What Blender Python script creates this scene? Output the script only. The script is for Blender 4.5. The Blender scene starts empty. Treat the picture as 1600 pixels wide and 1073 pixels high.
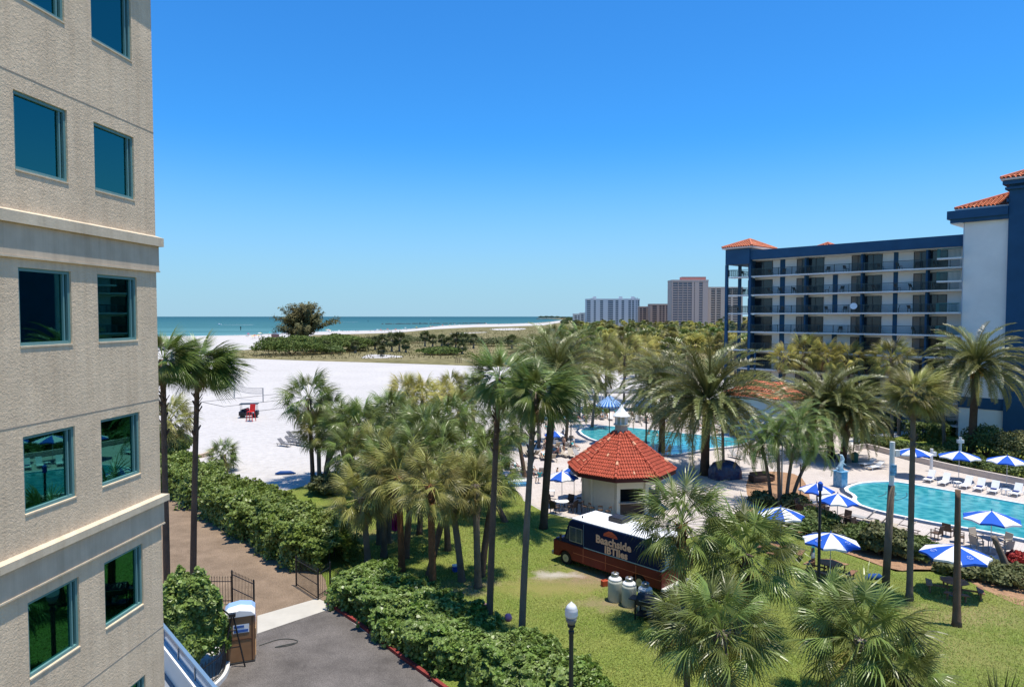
import bpy, math, random
import numpy as np
from mathutils import Vector, Matrix, noise
from mathutils.geometry import tessellate_polygon
random.seed(7); rng = np.random.default_rng(7)
sc = bpy.context.scene
C = sc.collection
R = math.radians
# ---------------------------------------------------------------- camera, sky, sun, exposure
CAM_H = 15.0; FPX = 1067.0
PITCH = math.atan(42.5 / FPX)
cam = bpy.data.cameras.new('camera'); camo = bpy.data.objects.new('camera', cam); C.objects.link(camo)
cam.lens = 24.0; cam.sensor_width = 36.0; cam.clip_start = 0.2; cam.clip_end = 90000
camo.location = (0, 0, CAM_H); camo.rotation_euler = (math.pi / 2 - PITCH, 0, 0)
sc.camera = camo
w = bpy.data.worlds.new('World'); sc.world = w; w.use_nodes = True
nt = w.node_tree; nt.nodes.clear()
SUN_EL, SUN_AZ = R(80), R(108)      # azimuth clockwise from +Y: the sun is high on the right, a little behind the camera
sky = nt.nodes.new('ShaderNodeTexSky'); sky.sky_type = 'NISHITA'; sky.sun_disc = False
sky.sun_elevation = SUN_EL; sky.sun_rotation = SUN_AZ
sky.altitude = 0; sky.air_density = 1.0; sky.dust_density = 0.35; sky.ozone_density = 3.0
hs = nt.nodes.new('ShaderNodeHueSaturation'); hs.inputs['Saturation'].default_value = 1.1; hs.inputs['Value'].default_value = 1.0
bg = nt.nodes.new('ShaderNodeBackground'); bg.inputs['Strength'].default_value = 0.118
wo = nt.nodes.new('ShaderNodeOutputWorld')
tint = nt.nodes.new('ShaderNodeMixRGB'); tint.blend_type = 'MULTIPLY'; tint.inputs[0].default_value = 1; tint.inputs[2].default_value = (0.27, 0.83, 1.25, 1)
# pale sea air towards the horizon, the same all the way round
tc = nt.nodes.new('ShaderNodeTexCoord'); sx = nt.nodes.new('ShaderNodeSeparateXYZ'); nt.links.new(tc.outputs['Generated'], sx.inputs[0])
mz = nt.nodes.new('ShaderNodeMapRange'); mz.interpolation_type = 'SMOOTHSTEP'; mz.inputs['From Min'].default_value = -0.02; mz.inputs['From Max'].default_value = 0.26; mz.inputs['To Min'].default_value = 0.92; mz.inputs['To Max'].default_value = 0.0
nt.links.new(sx.outputs['Z'], mz.inputs['Value'])
air = nt.nodes.new('ShaderNodeMixRGB'); air.inputs[2].default_value = (2.55, 3.95, 5.0, 1); nt.links.new(mz.outputs[0], air.inputs[0])
nt.links.new(sky.outputs[0], hs.inputs['Color']); nt.links.new(hs.outputs[0], tint.inputs[1]); nt.links.new(tint.outputs[0], air.inputs[1]); nt.links.new(air.outputs[0], bg.inputs['Color']); nt.links.new(bg.outputs[0], wo.inputs[0])
sl = bpy.data.lights.new('sun', 'SUN'); sl.energy = 4.4; sl.angle = R(0.5); sl.color = (1.0, 0.93, 0.82)
so = bpy.data.objects.new('sun', sl); C.objects.link(so)
sdir = Vector((math.cos(SUN_EL) * math.sin(SUN_AZ), math.cos(SUN_EL) * math.cos(SUN_AZ), math.sin(SUN_EL)))
so.rotation_euler = sdir.to_track_quat('Z', 'Y').to_euler(); so.location = (0, 0, 60)
sc.view_settings.view_transform = 'Standard'; sc.view_settings.look = 'None'
sc.view_settings.gamma = 1; sc.view_settings.exposure = 0.45; sc.view_settings.use_curve_mapping = False
sc.cycles.transparent_max_bounces = 12; sc.cycles.max_bounces = 6

# ---------------------------------------------------------------- geometry of the place, measured from the viewpoint
_f = Vector((0, math.cos(PITCH), -math.sin(PITCH))); _u = Vector((0, math.sin(PITCH), math.cos(PITCH)))
def ray(px, py): return Vector((px - 800, 0, 0)) + _u * (536.5 - py) + _f * FPX
def G(px, py, z=0.0):
    d = ray(px, py); t = (z - CAM_H) / d.z; return Vector((d.x * t, d.y * t, z))
def P(px, py, Y):
    d = ray(px, py); t = Y / d.y; return Vector((d.x * t, Y, CAM_H + d.z * t))

# ---------------------------------------------------------------- materials
MATS = {}
def lin(c): return tuple((x / 255.0 / 12.92 if x / 255.0 < 0.04045 else ((x / 255.0 + 0.055) / 1.055) ** 2.4) for x in c)
def mat(name, col, rough=0.7, metal=0.0, var=None, bump=None, spec=0.3, trans=0.0, rnd=0.0, coords='Object', col2=None, var2=None):
    """col: base colour; var=(scale, amount); bump=(scale, strength, distance); rnd: per-object value change."""
    if name in MATS: return MATS[name]
    m = bpy.data.materials.new(name); m.use_nodes = True; MATS[name] = m
    t = m.node_tree; n = t.nodes; L = t.links; b = n['Principled BSDF']; out = n['Material Output']
    b.inputs['Base Color'].default_value = (*col, 1); b.inputs['Roughness'].default_value = rough
    b.inputs['Metallic'].default_value = metal; b.inputs['Specular IOR Level'].default_value = spec
    co = n.new('ShaderNodeTexCoord') if coords == 'Object' else n.new('ShaderNodeNewGeometry')
    src = co.outputs['Object'] if coords == 'Object' else co.outputs['Position']
    csock = None
    if var:
        nz = n.new('ShaderNodeTexNoise'); nz.inputs['Scale'].default_value = var[0]; nz.inputs['Detail'].default_value = 6; nz.inputs['Roughness'].default_value = 0.65
        L.new(src, nz.inputs['Vector'])
        r = n.new('ShaderNodeValToRGB'); r.color_ramp.elements[0].position = 0.32; r.color_ramp.elements[1].position = 0.68
        a = var[1]
        c2 = col2 if col2 else tuple(x * (1 - a) for x in col)
        r.color_ramp.elements[0].color = (*c2, 1); r.color_ramp.elements[1].color = (*(col if col2 else tuple(min(1, x * (1 + a)) for x in col)), 1)
        L.new(nz.outputs['Fac'], r.inputs['Fac']); csock = r.outputs['Color']
    if var2:      # a second, finer or coarser value variation (scale, amount)
        nz = n.new('ShaderNodeTexNoise'); nz.inputs['Scale'].default_value = var2[0]; nz.inputs['Detail'].default_value = 4; L.new(src, nz.inputs['Vector'])
        mr = n.new('ShaderNodeMapRange'); mr.inputs['From Min'].default_value = 0.3; mr.inputs['From Max'].default_value = 0.7
        mr.inputs['To Min'].default_value = 1 - var2[1]; mr.inputs['To Max'].default_value = 1 + var2[1]; L.new(nz.outputs['Fac'], mr.inputs['Value'])
        h = n.new('ShaderNodeHueSaturation')
        if csock: L.new(csock, h.inputs['Color'])
        else: h.inputs['Color'].default_value = (*col, 1)
        L.new(mr.outputs[0], h.inputs['Value']); csock = h.outputs[0]
    if rnd:
        oi = n.new('ShaderNodeObjectInfo'); h = n.new('ShaderNodeHueSaturation'); mr = n.new('ShaderNodeMapRange')
        mr.inputs['To Min'].default_value = 1 - rnd; mr.inputs['To Max'].default_value = 1 + rnd; L.new(oi.outputs['Random'], mr.inputs['Value'])
        mh = n.new('ShaderNodeMapRange'); mh.inputs['To Min'].default_value = 0.5 - rnd * 0.05; mh.inputs['To Max'].default_value = 0.5 + rnd * 0.035; L.new(oi.outputs['Random'], mh.inputs['Value'])
        if csock: L.new(csock, h.inputs['Color'])
        else: h.inputs['Color'].default_value = (*col, 1)
        L.new(mr.outputs[0], h.inputs['Value']); L.new(mh.outputs[0], h.inputs['Hue']); csock = h.outputs[0]
    if csock: L.new(csock, b.inputs['Base Color'])
    if bump:
        nz = n.new('ShaderNodeTexNoise'); nz.inputs['Scale'].default_value = bump[0]; nz.inputs['Detail'].default_value = 5; L.new(src, nz.inputs['Vector'])
        bp = n.new('ShaderNodeBump'); bp.inputs['Strength'].default_value = bump[1]; bp.inputs['Distance'].default_value = bump[2] if len(bump) > 2 else 0.05
        L.new(nz.outputs['Fac'], bp.inputs['Height']); L.new(bp.outputs[0], b.inputs['Normal'])
    if trans:
        tr = n.new('ShaderNodeBsdfTranslucent'); mx = n.new('ShaderNodeMixShader'); mx.inputs[0].default_value = trans
        if csock: L.new(csock, tr.inputs['Color'])
        else: tr.inputs['Color'].default_value = (*col, 1)
        L.new(b.outputs[0], mx.inputs[1]); L.new(tr.outputs[0], mx.inputs[2]); L.new(mx.outputs[0], out.inputs['Surface'])
    return m
def NM(m): return m.node_tree.nodes, m.node_tree.links

# ---------------------------------------------------------------- object helpers
def tag(o, label=None, cat=None, group=None, kind=None):
    if label: o['label'] = label
    if cat: o['category'] = cat
    if group: o['group'] = group
    if kind: o['kind'] = kind
    return o
def empty(name, loc, rz=0, label=None, cat=None, group=None, scale=1):
    o = bpy.data.objects.new(name, None); o.empty_display_size = 0.2; C.objects.link(o)
    o.location = loc; o.rotation_euler = (0, 0, rz); o.scale = (scale,) * 3
    return tag(o, label, cat, group)
def link(name, me, parent=None, m=None, loc=None, rot=None, scale=None):
    o = bpy.data.objects.new(name, me); C.objects.link(o)
    if parent: o.parent = parent
    if loc is not None: o.location = loc
    if rot is not None: o.rotation_euler = rot
    if scale is not None: o.scale = scale if hasattr(scale, '__len__') else (scale,) * 3
    if m is not None:
        o.material_slots[0].link = 'OBJECT'; o.material_slots[0].material = m
    return o
def copy_tree(o, parent=None, kids={}):
    c = o.copy(); C.objects.link(c)
    if parent: c.parent = parent
    for ch in CH.get(o.name, []): copy_tree(ch, c)
    return c
CH = {}
def index_children():
    CH.clear()
    for o in C.objects:
        if o.parent: CH.setdefault(o.parent.name, []).append(o)
def dup(o, loc=None, rz=None, label=None, group=None):
    c = copy_tree(o)
    if loc is not None: c.location = loc
    if rz is not None: c.rotation_euler = (0, 0, rz)
    if label: c['label'] = label
    if group: c['group'] = group
    return c

class MB:
    def __init__(s): s.v = []; s.f = []; s.m = []
    def add(s, vs, fs, mi=0, M=None):
        k = len(s.v)
        for q in vs:
            q = Vector(q)
            s.v.append(M @ q if M else q)
        for f in fs: s.f.append([i + k for i in f]); s.m.append(mi)
    def box(s, c, d, rz=0, mi=0, M=None):
        x, y, z = d[0] / 2, d[1] / 2, d[2] / 2
        vs = [(a, b, e) for a in (-x, x) for b in (-y, y) for e in (-z, z)]
        T = Matrix.Translation(c) @ Matrix.Rotation(rz, 4, 'Z')
        if M: T = M @ T
        s.add(vs, [(0, 1, 3, 2), (4, 6, 7, 5), (0, 4, 5, 1), (2, 3, 7, 6), (0, 2, 6, 4), (1, 5, 7, 3)], mi, T)
    def span(s, a, b, mi=0):   # box between two corners
        s.box([(a[i] + b[i]) / 2 for i in range(3)], [abs(a[i] - b[i]) for i in range(3)], 0, mi)
    def bar(s, a, b, wd, ht=None, mi=0):
        a = Vector(a); b = Vector(b); d = b - a; ht = ht or wd
        q = d.to_track_quat('X', 'Z').to_matrix().to_4x4()
        s.box((0, 0, 0), (d.length, wd, ht), 0, mi, Matrix.Translation((a + b) / 2) @ q)
    def tube(s, pts, rad, n=8, mi=0, cap=True):
        pts = [Vector(p) for p in pts]; rad = rad if hasattr(rad, '__len__') else [rad] * len(pts)
        k = len(s.v)
        for i, p in enumerate(pts):
            d = (pts[min(i + 1, len(pts) - 1)] - pts[max(i - 1, 0)]).normalized()
            ref = Vector((0, 1, 0)) if abs(d.y) < 0.9 else Vector((1, 0, 0))
            a = d.cross(ref).normalized(); b = d.cross(a)
            for j in range(n):
                t = 2 * math.pi * j / n; s.v.append(p + (a * math.cos(t) + b * math.sin(t)) * rad[i])
        for i in range(len(pts) - 1):
            for j in range(n):
                s.f.append([k + i * n + j, k + i * n + (j + 1) % n, k + (i + 1) * n + (j + 1) % n, k + (i + 1) * n + j]); s.m.append(mi)
        if cap:
            s.f.append([k + j for j in range(n)][::-1]); s.m.append(mi)
            s.f.append([k + (len(pts) - 1) * n + j for j in range(n)]); s.m.append(mi)
    def lathe(s, prof, n=12, c=(0, 0, 0), mi=0, phase=0):
        k = len(s.v); c = Vector(c)
        for (r, z) in prof:
            for j in range(n):
                t = 2 * math.pi * j / n + phase; s.v.append(c + Vector((r * math.cos(t), r * math.sin(t), z)))
        for i in range(len(prof) - 1):
            for j in range(n):
                s.f.append([k + i * n + j, k + i * n + (j + 1) % n, k + (i + 1) * n + (j + 1) % n, k + (i + 1) * n + j]); s.m.append(mi)
        s.f.append([k + j for j in range(n)][::-1]); s.m.append(mi)
        s.f.append([k + (len(prof) - 1) * n + j for j in range(n)]); s.m.append(mi)
    def prism(s, out, a, b, axis='Y', mi=0):   # outline in (u, z) swept along an axis from a to b
        k = len(s.v); n = len(out)
        for q in (a, b):
            for (u, z) in out:
                s.v.append(Vector((u, q, z)) if axis == 'Y' else Vector((q, u, z)) if axis == 'X' else Vector((u, z, q)))
        s.f.append([k + i for i in range(n)]); s.m.append(mi); s.f.append([k + n + i for i in range(n)][::-1]); s.m.append(mi)
        for i in range(n): s.f.append([k + i, k + n + i, k + n + (i + 1) % n, k + (i + 1) % n]); s.m.append(mi)
    def mesh(s, name, mats, smooth=False):
        me = bpy.data.meshes.new(name); me.from_pydata([tuple(q) for q in s.v], [], s.f); me.validate()
        for m in (mats if isinstance(mats, (list, tuple)) else [mats]): me.materials.append(m)
        if len(me.polygons) == len(s.m): me.polygons.foreach_set('material_index', s.m)
        if smooth: me.polygons.foreach_set('use_smooth', [True] * len(me.polygons))
        me.update(); return me
    def build(s, name, mats, parent=None, loc=None, rz=None, smooth=False, bevel=0):
        o = link(name, s.mesh(name, mats, smooth), parent, None, loc, (0, 0, rz) if rz is not None else None)
        if bevel:
            bv = o.modifiers.new('bevel', 'BEVEL'); bv.width = bevel; bv.segments = 2; bv.limit_method = 'ANGLE'
        return o

def chaikin(pts, it=2, closed=True):
    for _ in range(it):
        q = []
        n = len(pts)
        for i in range(n if closed else n - 1):
            a, b = pts[i], pts[(i + 1) % n]
            q += [a * 0.75 + b * 0.25, a * 0.25 + b * 0.75]
        if not closed: q = [pts[0]] + q + [pts[-1]]
        pts = q
    return pts
def sheet(name, pts, z, m, smooth=0, kind='structure', label=None, parent=None):
    pts = [Vector((p[0], p[1], z)) for p in pts]
    if smooth: pts = chaikin(pts, smooth)
    tris = tessellate_polygon([pts])
    me = bpy.data.meshes.new(name); fs = []
    for t in tris:
        a, b, c = (pts[i] for i in t)
        fs.append(t if (b - a).cross(c - a).z > 0 else (t[0], t[2], t[1]))
    me.from_pydata([tuple(p) for p in pts], [], fs); me.materials.append(m)
    o = link(name, me, parent)
    if kind and not parent: o['kind'] = kind
    return o
def gs(name, px, z, m, smooth=0, **k): return sheet(name, [G(a, b) for a, b in px], z, m, smooth, **k)

def np_mesh(name, V, F, m, nv):   # V (n*nv,3), every face nv corners
    me = bpy.data.meshes.new(name); nf = len(V) // nv if F is None else len(F)
    V = np.ascontiguousarray(V, dtype=np.float32)
    me.vertices.add(len(V)); me.vertices.foreach_set('co', V.ravel())
    idx = np.arange(nf * nv, dtype=np.int32) if F is None else np.asarray(F, dtype=np.int32).ravel()
    me.loops.add(len(idx)); me.loops.foreach_set('vertex_index', idx)
    me.polygons.add(nf); me.polygons.foreach_set('loop_start', np.arange(0, nf * nv, nv, dtype=np.int32))
    me.update(calc_edges=True); me.materials.append(m); return me
def leaf_cloud(name, pts, nrm, size, m, nv=6, jit=0.7, aspect=1.0, up=0.4):
    """many small leaf faces at pts, roughly facing nrm"""
    n = len(pts); d = nrm + rng.normal(0, jit, (n, 3)); d[:, 2] += up
    d /= np.linalg.norm(d, axis=1)[:, None] + 1e-9
    a = np.cross(d, rng.normal(0, 1, (n, 3))); a /= np.linalg.norm(a, axis=1)[:, None] + 1e-9
    b = np.cross(d, a); s = size * rng.uniform(0.45, 1.45, n)[:, None]
    V = np.empty((n, nv, 3))
    for k in range(nv):
        t = 2 * math.pi * k / nv
        V[:, k] = pts + (a * math.cos(t) * aspect + b * math.sin(t)) * s + d * s * 0.25 * math.cos(2 * t)
    return np_mesh(name, V.reshape(-1, 3), None, m, nv)

# palettes
M_concrete = mat('concrete', (0.62, 0.60, 0.55), 0.85, var=(1.2, 0.10), bump=(30, 0.3, 0.01))
M_white = mat('white_paint', (0.78, 0.77, 0.74), 0.55, var=(2, 0.05))
M_white_pl = mat('white_plastic', (0.80, 0.80, 0.78), 0.4)
M_black = mat('black_metal', (0.02, 0.02, 0.022), 0.45, 0.2, spec=0.5)
M_grey_m = mat('grey_metal', (0.30, 0.31, 0.32), 0.4, 0.6)
M_wood = mat('brown_wood', (0.20, 0.115, 0.06), 0.7, var=(6, 0.3))
M_wicker = mat('dark_wicker', (0.085, 0.055, 0.038), 0.7, var=(20, 0.35))
M_tan = mat('tan_sling', (0.42, 0.36, 0.28), 0.8)
M_blue = mat('umbrella_blue', (0.015, 0.10, 0.50), 0.75, trans=0.15)
M_uwhite = mat('umbrella_white', (0.80, 0.80, 0.80), 0.8, trans=0.15)
M_navy_cloth = mat('navy_towel', (0.02, 0.04, 0.18), 0.9)
M_red = mat('red_paint', (0.55, 0.02, 0.015), 0.5)
M_skin = mat('skin', (0.42, 0.24, 0.16), 0.6, rnd=0.4)
M_hair = mat('hair', (0.04, 0.025, 0.015), 0.8)
# ================================================================ THE GROUND
def ground_mat():
    m = mat('dune_ground', (0.125, 0.12, 0.045), 0.95, var=(0.018, 0.3), coords='P', col2=(0.24, 0.20, 0.11), var2=(0.35, 0.38), bump=(0.8, 0.6, 0.5), spec=0.05)
    return m
gm = ground_mat()
g = MB(); ys = [-400, -60, 0, 60, 150, 300, 600, 1200, 2500, 5000, 12000, 30000]; xs = [-30000, -8000, -2000, -600, -200, -60, 0, 60, 200, 600, 2000, 8000, 30000]
for y in ys:
    for x in xs: g.v.append(Vector((x, y, -0.15)))
nx = len(xs)
for j in range(len(ys) - 1):
    for i in range(nx - 1): g.f.append([j * nx + i, j * nx + i + 1, (j + 1) * nx + i + 1, (j + 1) * nx + i]); g.m.append(0)
tag(g.build('ground', gm), kind='structure')
# sea
def sea_mat():
    m = mat('sea_water', (0.02, 0.2, 0.22), 0.6, spec=0.12); n, L = NM(m); b = n['Principled BSDF']
    geo = n.new('ShaderNodeNewGeometry'); sp = n.new('ShaderNodeSeparateXYZ'); L.new(geo.outputs['Position'], sp.inputs[0])
    mr = n.new('ShaderNodeMapRange'); mr.inputs['From Min'].default_value = 500; mr.inputs['From Max'].default_value = 5200; L.new(sp.outputs['Y'], mr.inputs['Value'])
    cr = n.new('ShaderNodeValToRGB'); e = cr.color_ramp.elements
    e[0].position = 0.0; e[0].color = (0.08, 0.20, 0.205, 1); e[1].position = 1.0; e[1].color = (0.02, 0.085, 0.105, 1)
    x = e.new(0.07); x.color = (0.045, 0.14, 0.145, 1); x = e.new(0.35); x.color = (0.028, 0.11, 0.125, 1)
    mp = n.new('ShaderNodeMapping'); mp.inputs['Scale'].default_value = (0.002, 0.014, 1); L.new(geo.outputs['Position'], mp.inputs[0])
    nz = n.new('ShaderNodeTexNoise'); nz.inputs['Scale'].default_value = 1; nz.inputs['Detail'].default_value = 5; L.new(mp.outputs[0], nz.inputs['Vector'])
    ad = n.new('ShaderNodeMath'); ad.operation = 'MULTIPLY_ADD'; ad.inputs[1].default_value = 0.3; L.new(nz.outputs['Fac'], ad.inputs[0]); 
    sb = n.new('ShaderNodeMath'); sb.operation = 'SUBTRACT'; sb.inputs[1].default_value = 0.15; L.new(mr.outputs[0], sb.inputs[0]); L.new(sb.outputs[0], ad.inputs[2])
    L.new(ad.outputs[0], cr.inputs['Fac']); L.new(cr.outputs[0], b.inputs['Base Color'])
    n2 = n.new('ShaderNodeTexNoise'); n2.inputs['Scale'].default_value = 0.5; n2.inputs['Detail'].default_value = 4; L.new(geo.outputs['Position'], n2.inputs['Vector'])
    bp = n.new('ShaderNodeBump'); bp.inputs['Strength'].default_value = 0.5; bp.inputs['Distance'].default_value = 0.4; L.new(n2.outputs['Fac'], bp.inputs['Height']); L.new(bp.outputs[0], b.inputs['Normal'])
    return m
shore = [(-700, 531), (240, 526), (370, 524), (400, 522.5), (440, 520), (520, 517.3), (600, 516), (650, 513), (690, 508.5), (740, 506.5), (800, 505.6), (850, 504), (880, 500), (905, 497.4), (916, 496)]
sp_ = [G(a, b) for a, b in shore]
far = [Vector((1900, 16000, 0)), Vector((3500, 29500, 0)), Vector((-29000, 29500, 0)), Vector((-29000, 500, 0))]
sheet('sea', chaikin(sp_, 1, False) + far, -0.08, sea_mat())
# surf line
def surf_strip():
    V = []; F = []; ln = chaikin(sp_, 3, False)
    k = 0
    for i, p in enumerate(ln):
        w0 = 3.0 + 2.5 * noise.noise(Vector((i * 0.9, 0, 0))); far_ = 5 + 0.012 * p.y
        V += [(p.x, p.y - 2.5, -0.045), (p.x, p.y + far_ * 0.5 + w0, -0.045)]
        if i: F.append([k - 2, k - 1, k + 1, k])
        k += 2
    me = bpy.data.meshes.new('surf'); me.from_pydata(V, [], [f[::-1] for f in F]); me.materials.append(mat('sea_foam', (0.72, 0.76, 0.76), 0.9, var=(0.3, 0.25), coords='P'))
    return tag(link('surf', me), kind='structure')
surf_strip()
def sand_mat():
    m = mat('white_sand', (0.485, 0.458, 0.43), 0.95, var=(0.05, 0.06), var2=(1.3, 0.09), bump=(2.4, 1.0, 0.2), coords='P', spec=0.05)
    n, L = NM(m); b = n['Principled BSDF']; cs_ = b.inputs['Base Color'].links[0].from_socket; geo = n.new('ShaderNodeNewGeometry'); mp = n.new('ShaderNodeMapping'); mp.inputs['Scale'].default_value = (0.03, 0.35, 1); mp.inputs['Rotation'].default_value = (0, 0, 0.12); L.new(geo.outputs['Position'], mp.inputs[0])
    nz = n.new('ShaderNodeTexNoise'); nz.inputs['Scale'].default_value = 1.6; nz.inputs['Detail'].default_value = 7; nz.inputs['Roughness'].default_value = 0.7; L.new(mp.outputs[0], nz.inputs['Vector']); mr = n.new('ShaderNodeMapRange'); mr.inputs['From Min'].default_value = 0.56; mr.inputs['From Max'].default_value = 0.70; mr.inputs['To Max'].default_value = 0.45; L.new(nz.outputs['Fac'], mr.inputs['Value'])
    mx = n.new('ShaderNodeMixRGB'); L.new(mr.outputs[0], mx.inputs[0]); L.new(cs_, mx.inputs[1]); mx.inputs[2].default_value = (0.36, 0.33, 0.30, 1); L.new(mx.outputs[0], b.inputs['Base Color'])
    return m
SAND = sand_mat()
veg = [(880, 503), (850, 508), (790, 510), (740, 511), (680, 514), (620, 519.5), (560, 521.3), (490, 523), (470, 530), (440, 541), (400, 545), (366, 548), (352, 553), (350, 562), (100, 575), (-900, 600)]
gs('beach_sand', [(a, b + 0.4) for a, b in shore] + veg, -0.05, SAND)
gs('near_beach_sand', [(-900, 556), (240, 557), (356, 559), (380, 560), (480, 563.5), (600, 567), (740, 571.5), (830, 575), (960, 577), (1130, 584), (1190, 600), (1190, 650), (1100, 700), (1000, 850), (700, 1000), (300, 1300), (-900, 1300)], 0.0, SAND)
# sandy blowouts in the dunes
BS = [[(570, 556), (575, 553), (610, 554), (638, 557), (600, 559), (560, 559)], [(760, 513.5), (800, 512.2), (826, 513), (812, 515.6), (775, 516)], [(700, 520.5), (760, 518.3), (765, 519), (705, 521.4)]]
for b_ in BS: gs('sand_patch', b_, -0.1, SAND, 2)
# mulch drive behind the gate, asphalt, concrete slab
M_mulch = mat('brown_mulch', (0.225, 0.165, 0.115), 1.0, var=(0.6, 0.22), var2=(18, 0.35), bump=(14, 1.0, 0.06), coords='P', spec=0.0)
gs('mulch_drive', [(150, 690), (262, 742), (330, 790), (420, 830), (500, 880), (540, 925), (524, 945), (470, 1000), (300, 1010), (100, 1100), (100, 800)], 0.004, M_mulch)
def asphalt_mat():
    m = mat('asphalt', (0.125, 0.112, 0.102), 0.95, var=(0.5, 0.30), var2=(28, 0.45), bump=(60, 0.6, 0.01), coords='P', spec=0.15)
    return m
gs('asphalt_drive', [(402, 964), (500, 935), (516, 946), (620, 1024), (700, 1083), (800, 1163), (900, 1240), (900, 1600), (200, 1600), (250, 1100), (352, 1050), (400, 1000)], 0.008, asphalt_mat())
# pavement slab between asphalt and mulch
cs = MB()
a, b, c, d = (G(*q) for q in ((404, 964), (400, 985), (514, 951), (496, 936)))
sheet('concrete_apron', [G(402, 962), G(496, 935), G(512, 942), G(514, 952), G(402, 990)], 0.020, mat('pale_concrete', (0.46, 0.43, 0.37), 0.9, var=(0.8, 0.08), bump=(30, 0.3, 0.01), coords='P'))
# lawns
def lawn_mat():
    m = mat('lawn_grass', (0.165, 0.235, 0.040), 0.95, var=(0.35, 0.2), col2=(0.265, 0.285, 0.075), var2=(12, 0.50), bump=(22, 1.0, 0.14), coords='P', spec=0.05); n, L = NM(m)
    b = n['Principled BSDF']; csock = b.inputs['Base Color'].links[0].from_socket
    geo = n.new('ShaderNodeNewGeometry')
    for (cx, cy, rx, ry, col, st) in DIRT:
        mp = n.new('ShaderNodeMapping'); mp.vector_type = 'POINT'; mp.inputs['Location'].default_value = (-cx / rx, -cy / ry, 0); mp.inputs['Scale'].default_value = (1 / rx, 1 / ry, 0)
        L.new(geo.outputs['Position'], mp.inputs[0]); ln = n.new('ShaderNodeVectorMath'); ln.operation = 'LENGTH'; L.new(mp.outputs[0], ln.inputs[0])
        nz = n.new('ShaderNodeTexNoise'); nz.inputs['Scale'].default_value = 0.8; nz.inputs['Detail'].default_value = 9; nz.inputs['Roughness'].default_value = 0.68; L.new(geo.outputs['Position'], nz.inputs['Vector'])
        ad = n.new('ShaderNodeMath'); ad.operation = 'MULTIPLY_ADD'; ad.inputs[1].default_value = 3.2; L.new(nz.outputs['Fac'], ad.inputs[0]); L.new(ln.outputs['Value'], ad.inputs[2])
        mr = n.new('ShaderNodeMapRange'); mr.inputs['From Min'].default_value = 2.75; mr.inputs['From Max'].default_value = 1.75; mr.inputs['To Max'].default_value = st; L.new(ad.outputs[0], mr.inputs['Value'])
        mx = n.new('ShaderNodeMixRGB'); L.new(mr.outputs[0], mx.inputs[0]); L.new(csock, mx.inputs[1]); mx.inputs[2].default_value = (*col, 1); csock = mx.outputs[0]
    L.new(csock, b.inputs['Base Color']); return m
def dirt(px, py, rx, ry, col, st=1.0): p = G(px, py); return (p.x, p.y, rx, ry, col, st)
DIRT = [dirt(915, 903, 3.6, 1.9, (0.36, 0.26, 0.17)), dirt(872, 898, 1.6, 0.7, (0.62, 0.58, 0.5), 0.8), dirt(850, 920, 4.0, 1.4, (0.33, 0.30, 0.10), 0.8), dirt(960, 945, 2.5, 1.0, (0.36, 0.27, 0.17), 0.8),
        dirt(1500, 960, 5, 2.0, (0.36, 0.30, 0.14), 0.8), dirt(1440, 1020, 5, 2.4, (0.34, 0.31, 0.12), 0.75), dirt(1300, 900, 3, 1.6, (0.33, 0.29, 0.11), 0.7), dirt(600, 838, 3, 1.6, (0.33, 0.23, 0.14), 0.9),
        dirt(700, 925, 2.4, 0.8, (0.40, 0.33, 0.2), 0.9), dirt(735, 912, 1.6, 0.8, (0.38, 0.30, 0.2), 0.9)]
LAWN = lawn_mat()
gs('lawn', [(424, 772), (455, 764), (520, 748), (575, 738), (640, 727), (720, 722), (800, 745), (818, 782), (850, 800), (900, 812), (1000, 860), (1100, 835), (1165, 793), (1215, 812), (1260, 845), (1330, 868), (1400, 893),
            (1480, 893), (1560, 925), (1700, 960), (1900, 1400), (950, 1400), (800, 1158), (700, 1078), (620, 1020), (560, 972), (516, 940), (508, 905), (490, 880), (440, 830)], 0.012, LAWN)
def deck_mat():
    m = mat('pool_deck_paving', (0.53, 0.475, 0.43), 0.85, var=(0.35, 0.07), var2=(3.0, 0.05), coords='P', bump=(6, 0.1, 0.02), spec=0.15); n, L = NM(m)
    b = n['Principled BSDF']; cs_ = b.inputs['Base Color'].links[0].from_socket
    geo = n.new('ShaderNodeNewGeometry'); mp = n.new('ShaderNodeMapping'); mp.inputs['Rotation'].default_value = (0, 0, 0.75); L.new(geo.outputs['Position'], mp.inputs[0])
    br = n.new('ShaderNodeTexBrick'); br.inputs['Scale'].default_value = 1.2; br.inputs['Mortar Size'].default_value = 0.012; br.inputs['Color1'].default_value = (1, 1, 1, 1); br.inputs['Color2'].default_value = (0.9, 0.88, 0.87, 1); br.inputs['Mortar'].default_value = (0.6, 0.56, 0.52, 1)
    L.new(mp.outputs[0], br.inputs['Vector']); mx = n.new('ShaderNodeMixRGB'); mx.blend_type = 'MULTIPLY'; mx.inputs[0].default_value = 0.9; L.new(cs_, mx.inputs[1]); L.new(br.outputs['Color'], mx.inputs[2]); L.new(mx.outputs[0], b.inputs['Base Color'])
    return m
DECK = deck_mat()
gs('pool_deck', [(775, 702), (800, 660), (835, 642), (900, 633), (1130, 641), (1260, 652), (1345, 690), (1400, 702), (1600, 748), (1800, 790), (1800, 930), (1600, 880), (1530, 895), (1440, 872), (1330, 840), (1270, 820), (1215, 803), (1165, 792), (1100, 834), (1000, 858), (900, 810), (850, 798), (818, 780), (790, 745)], 0.016, DECK)
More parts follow.
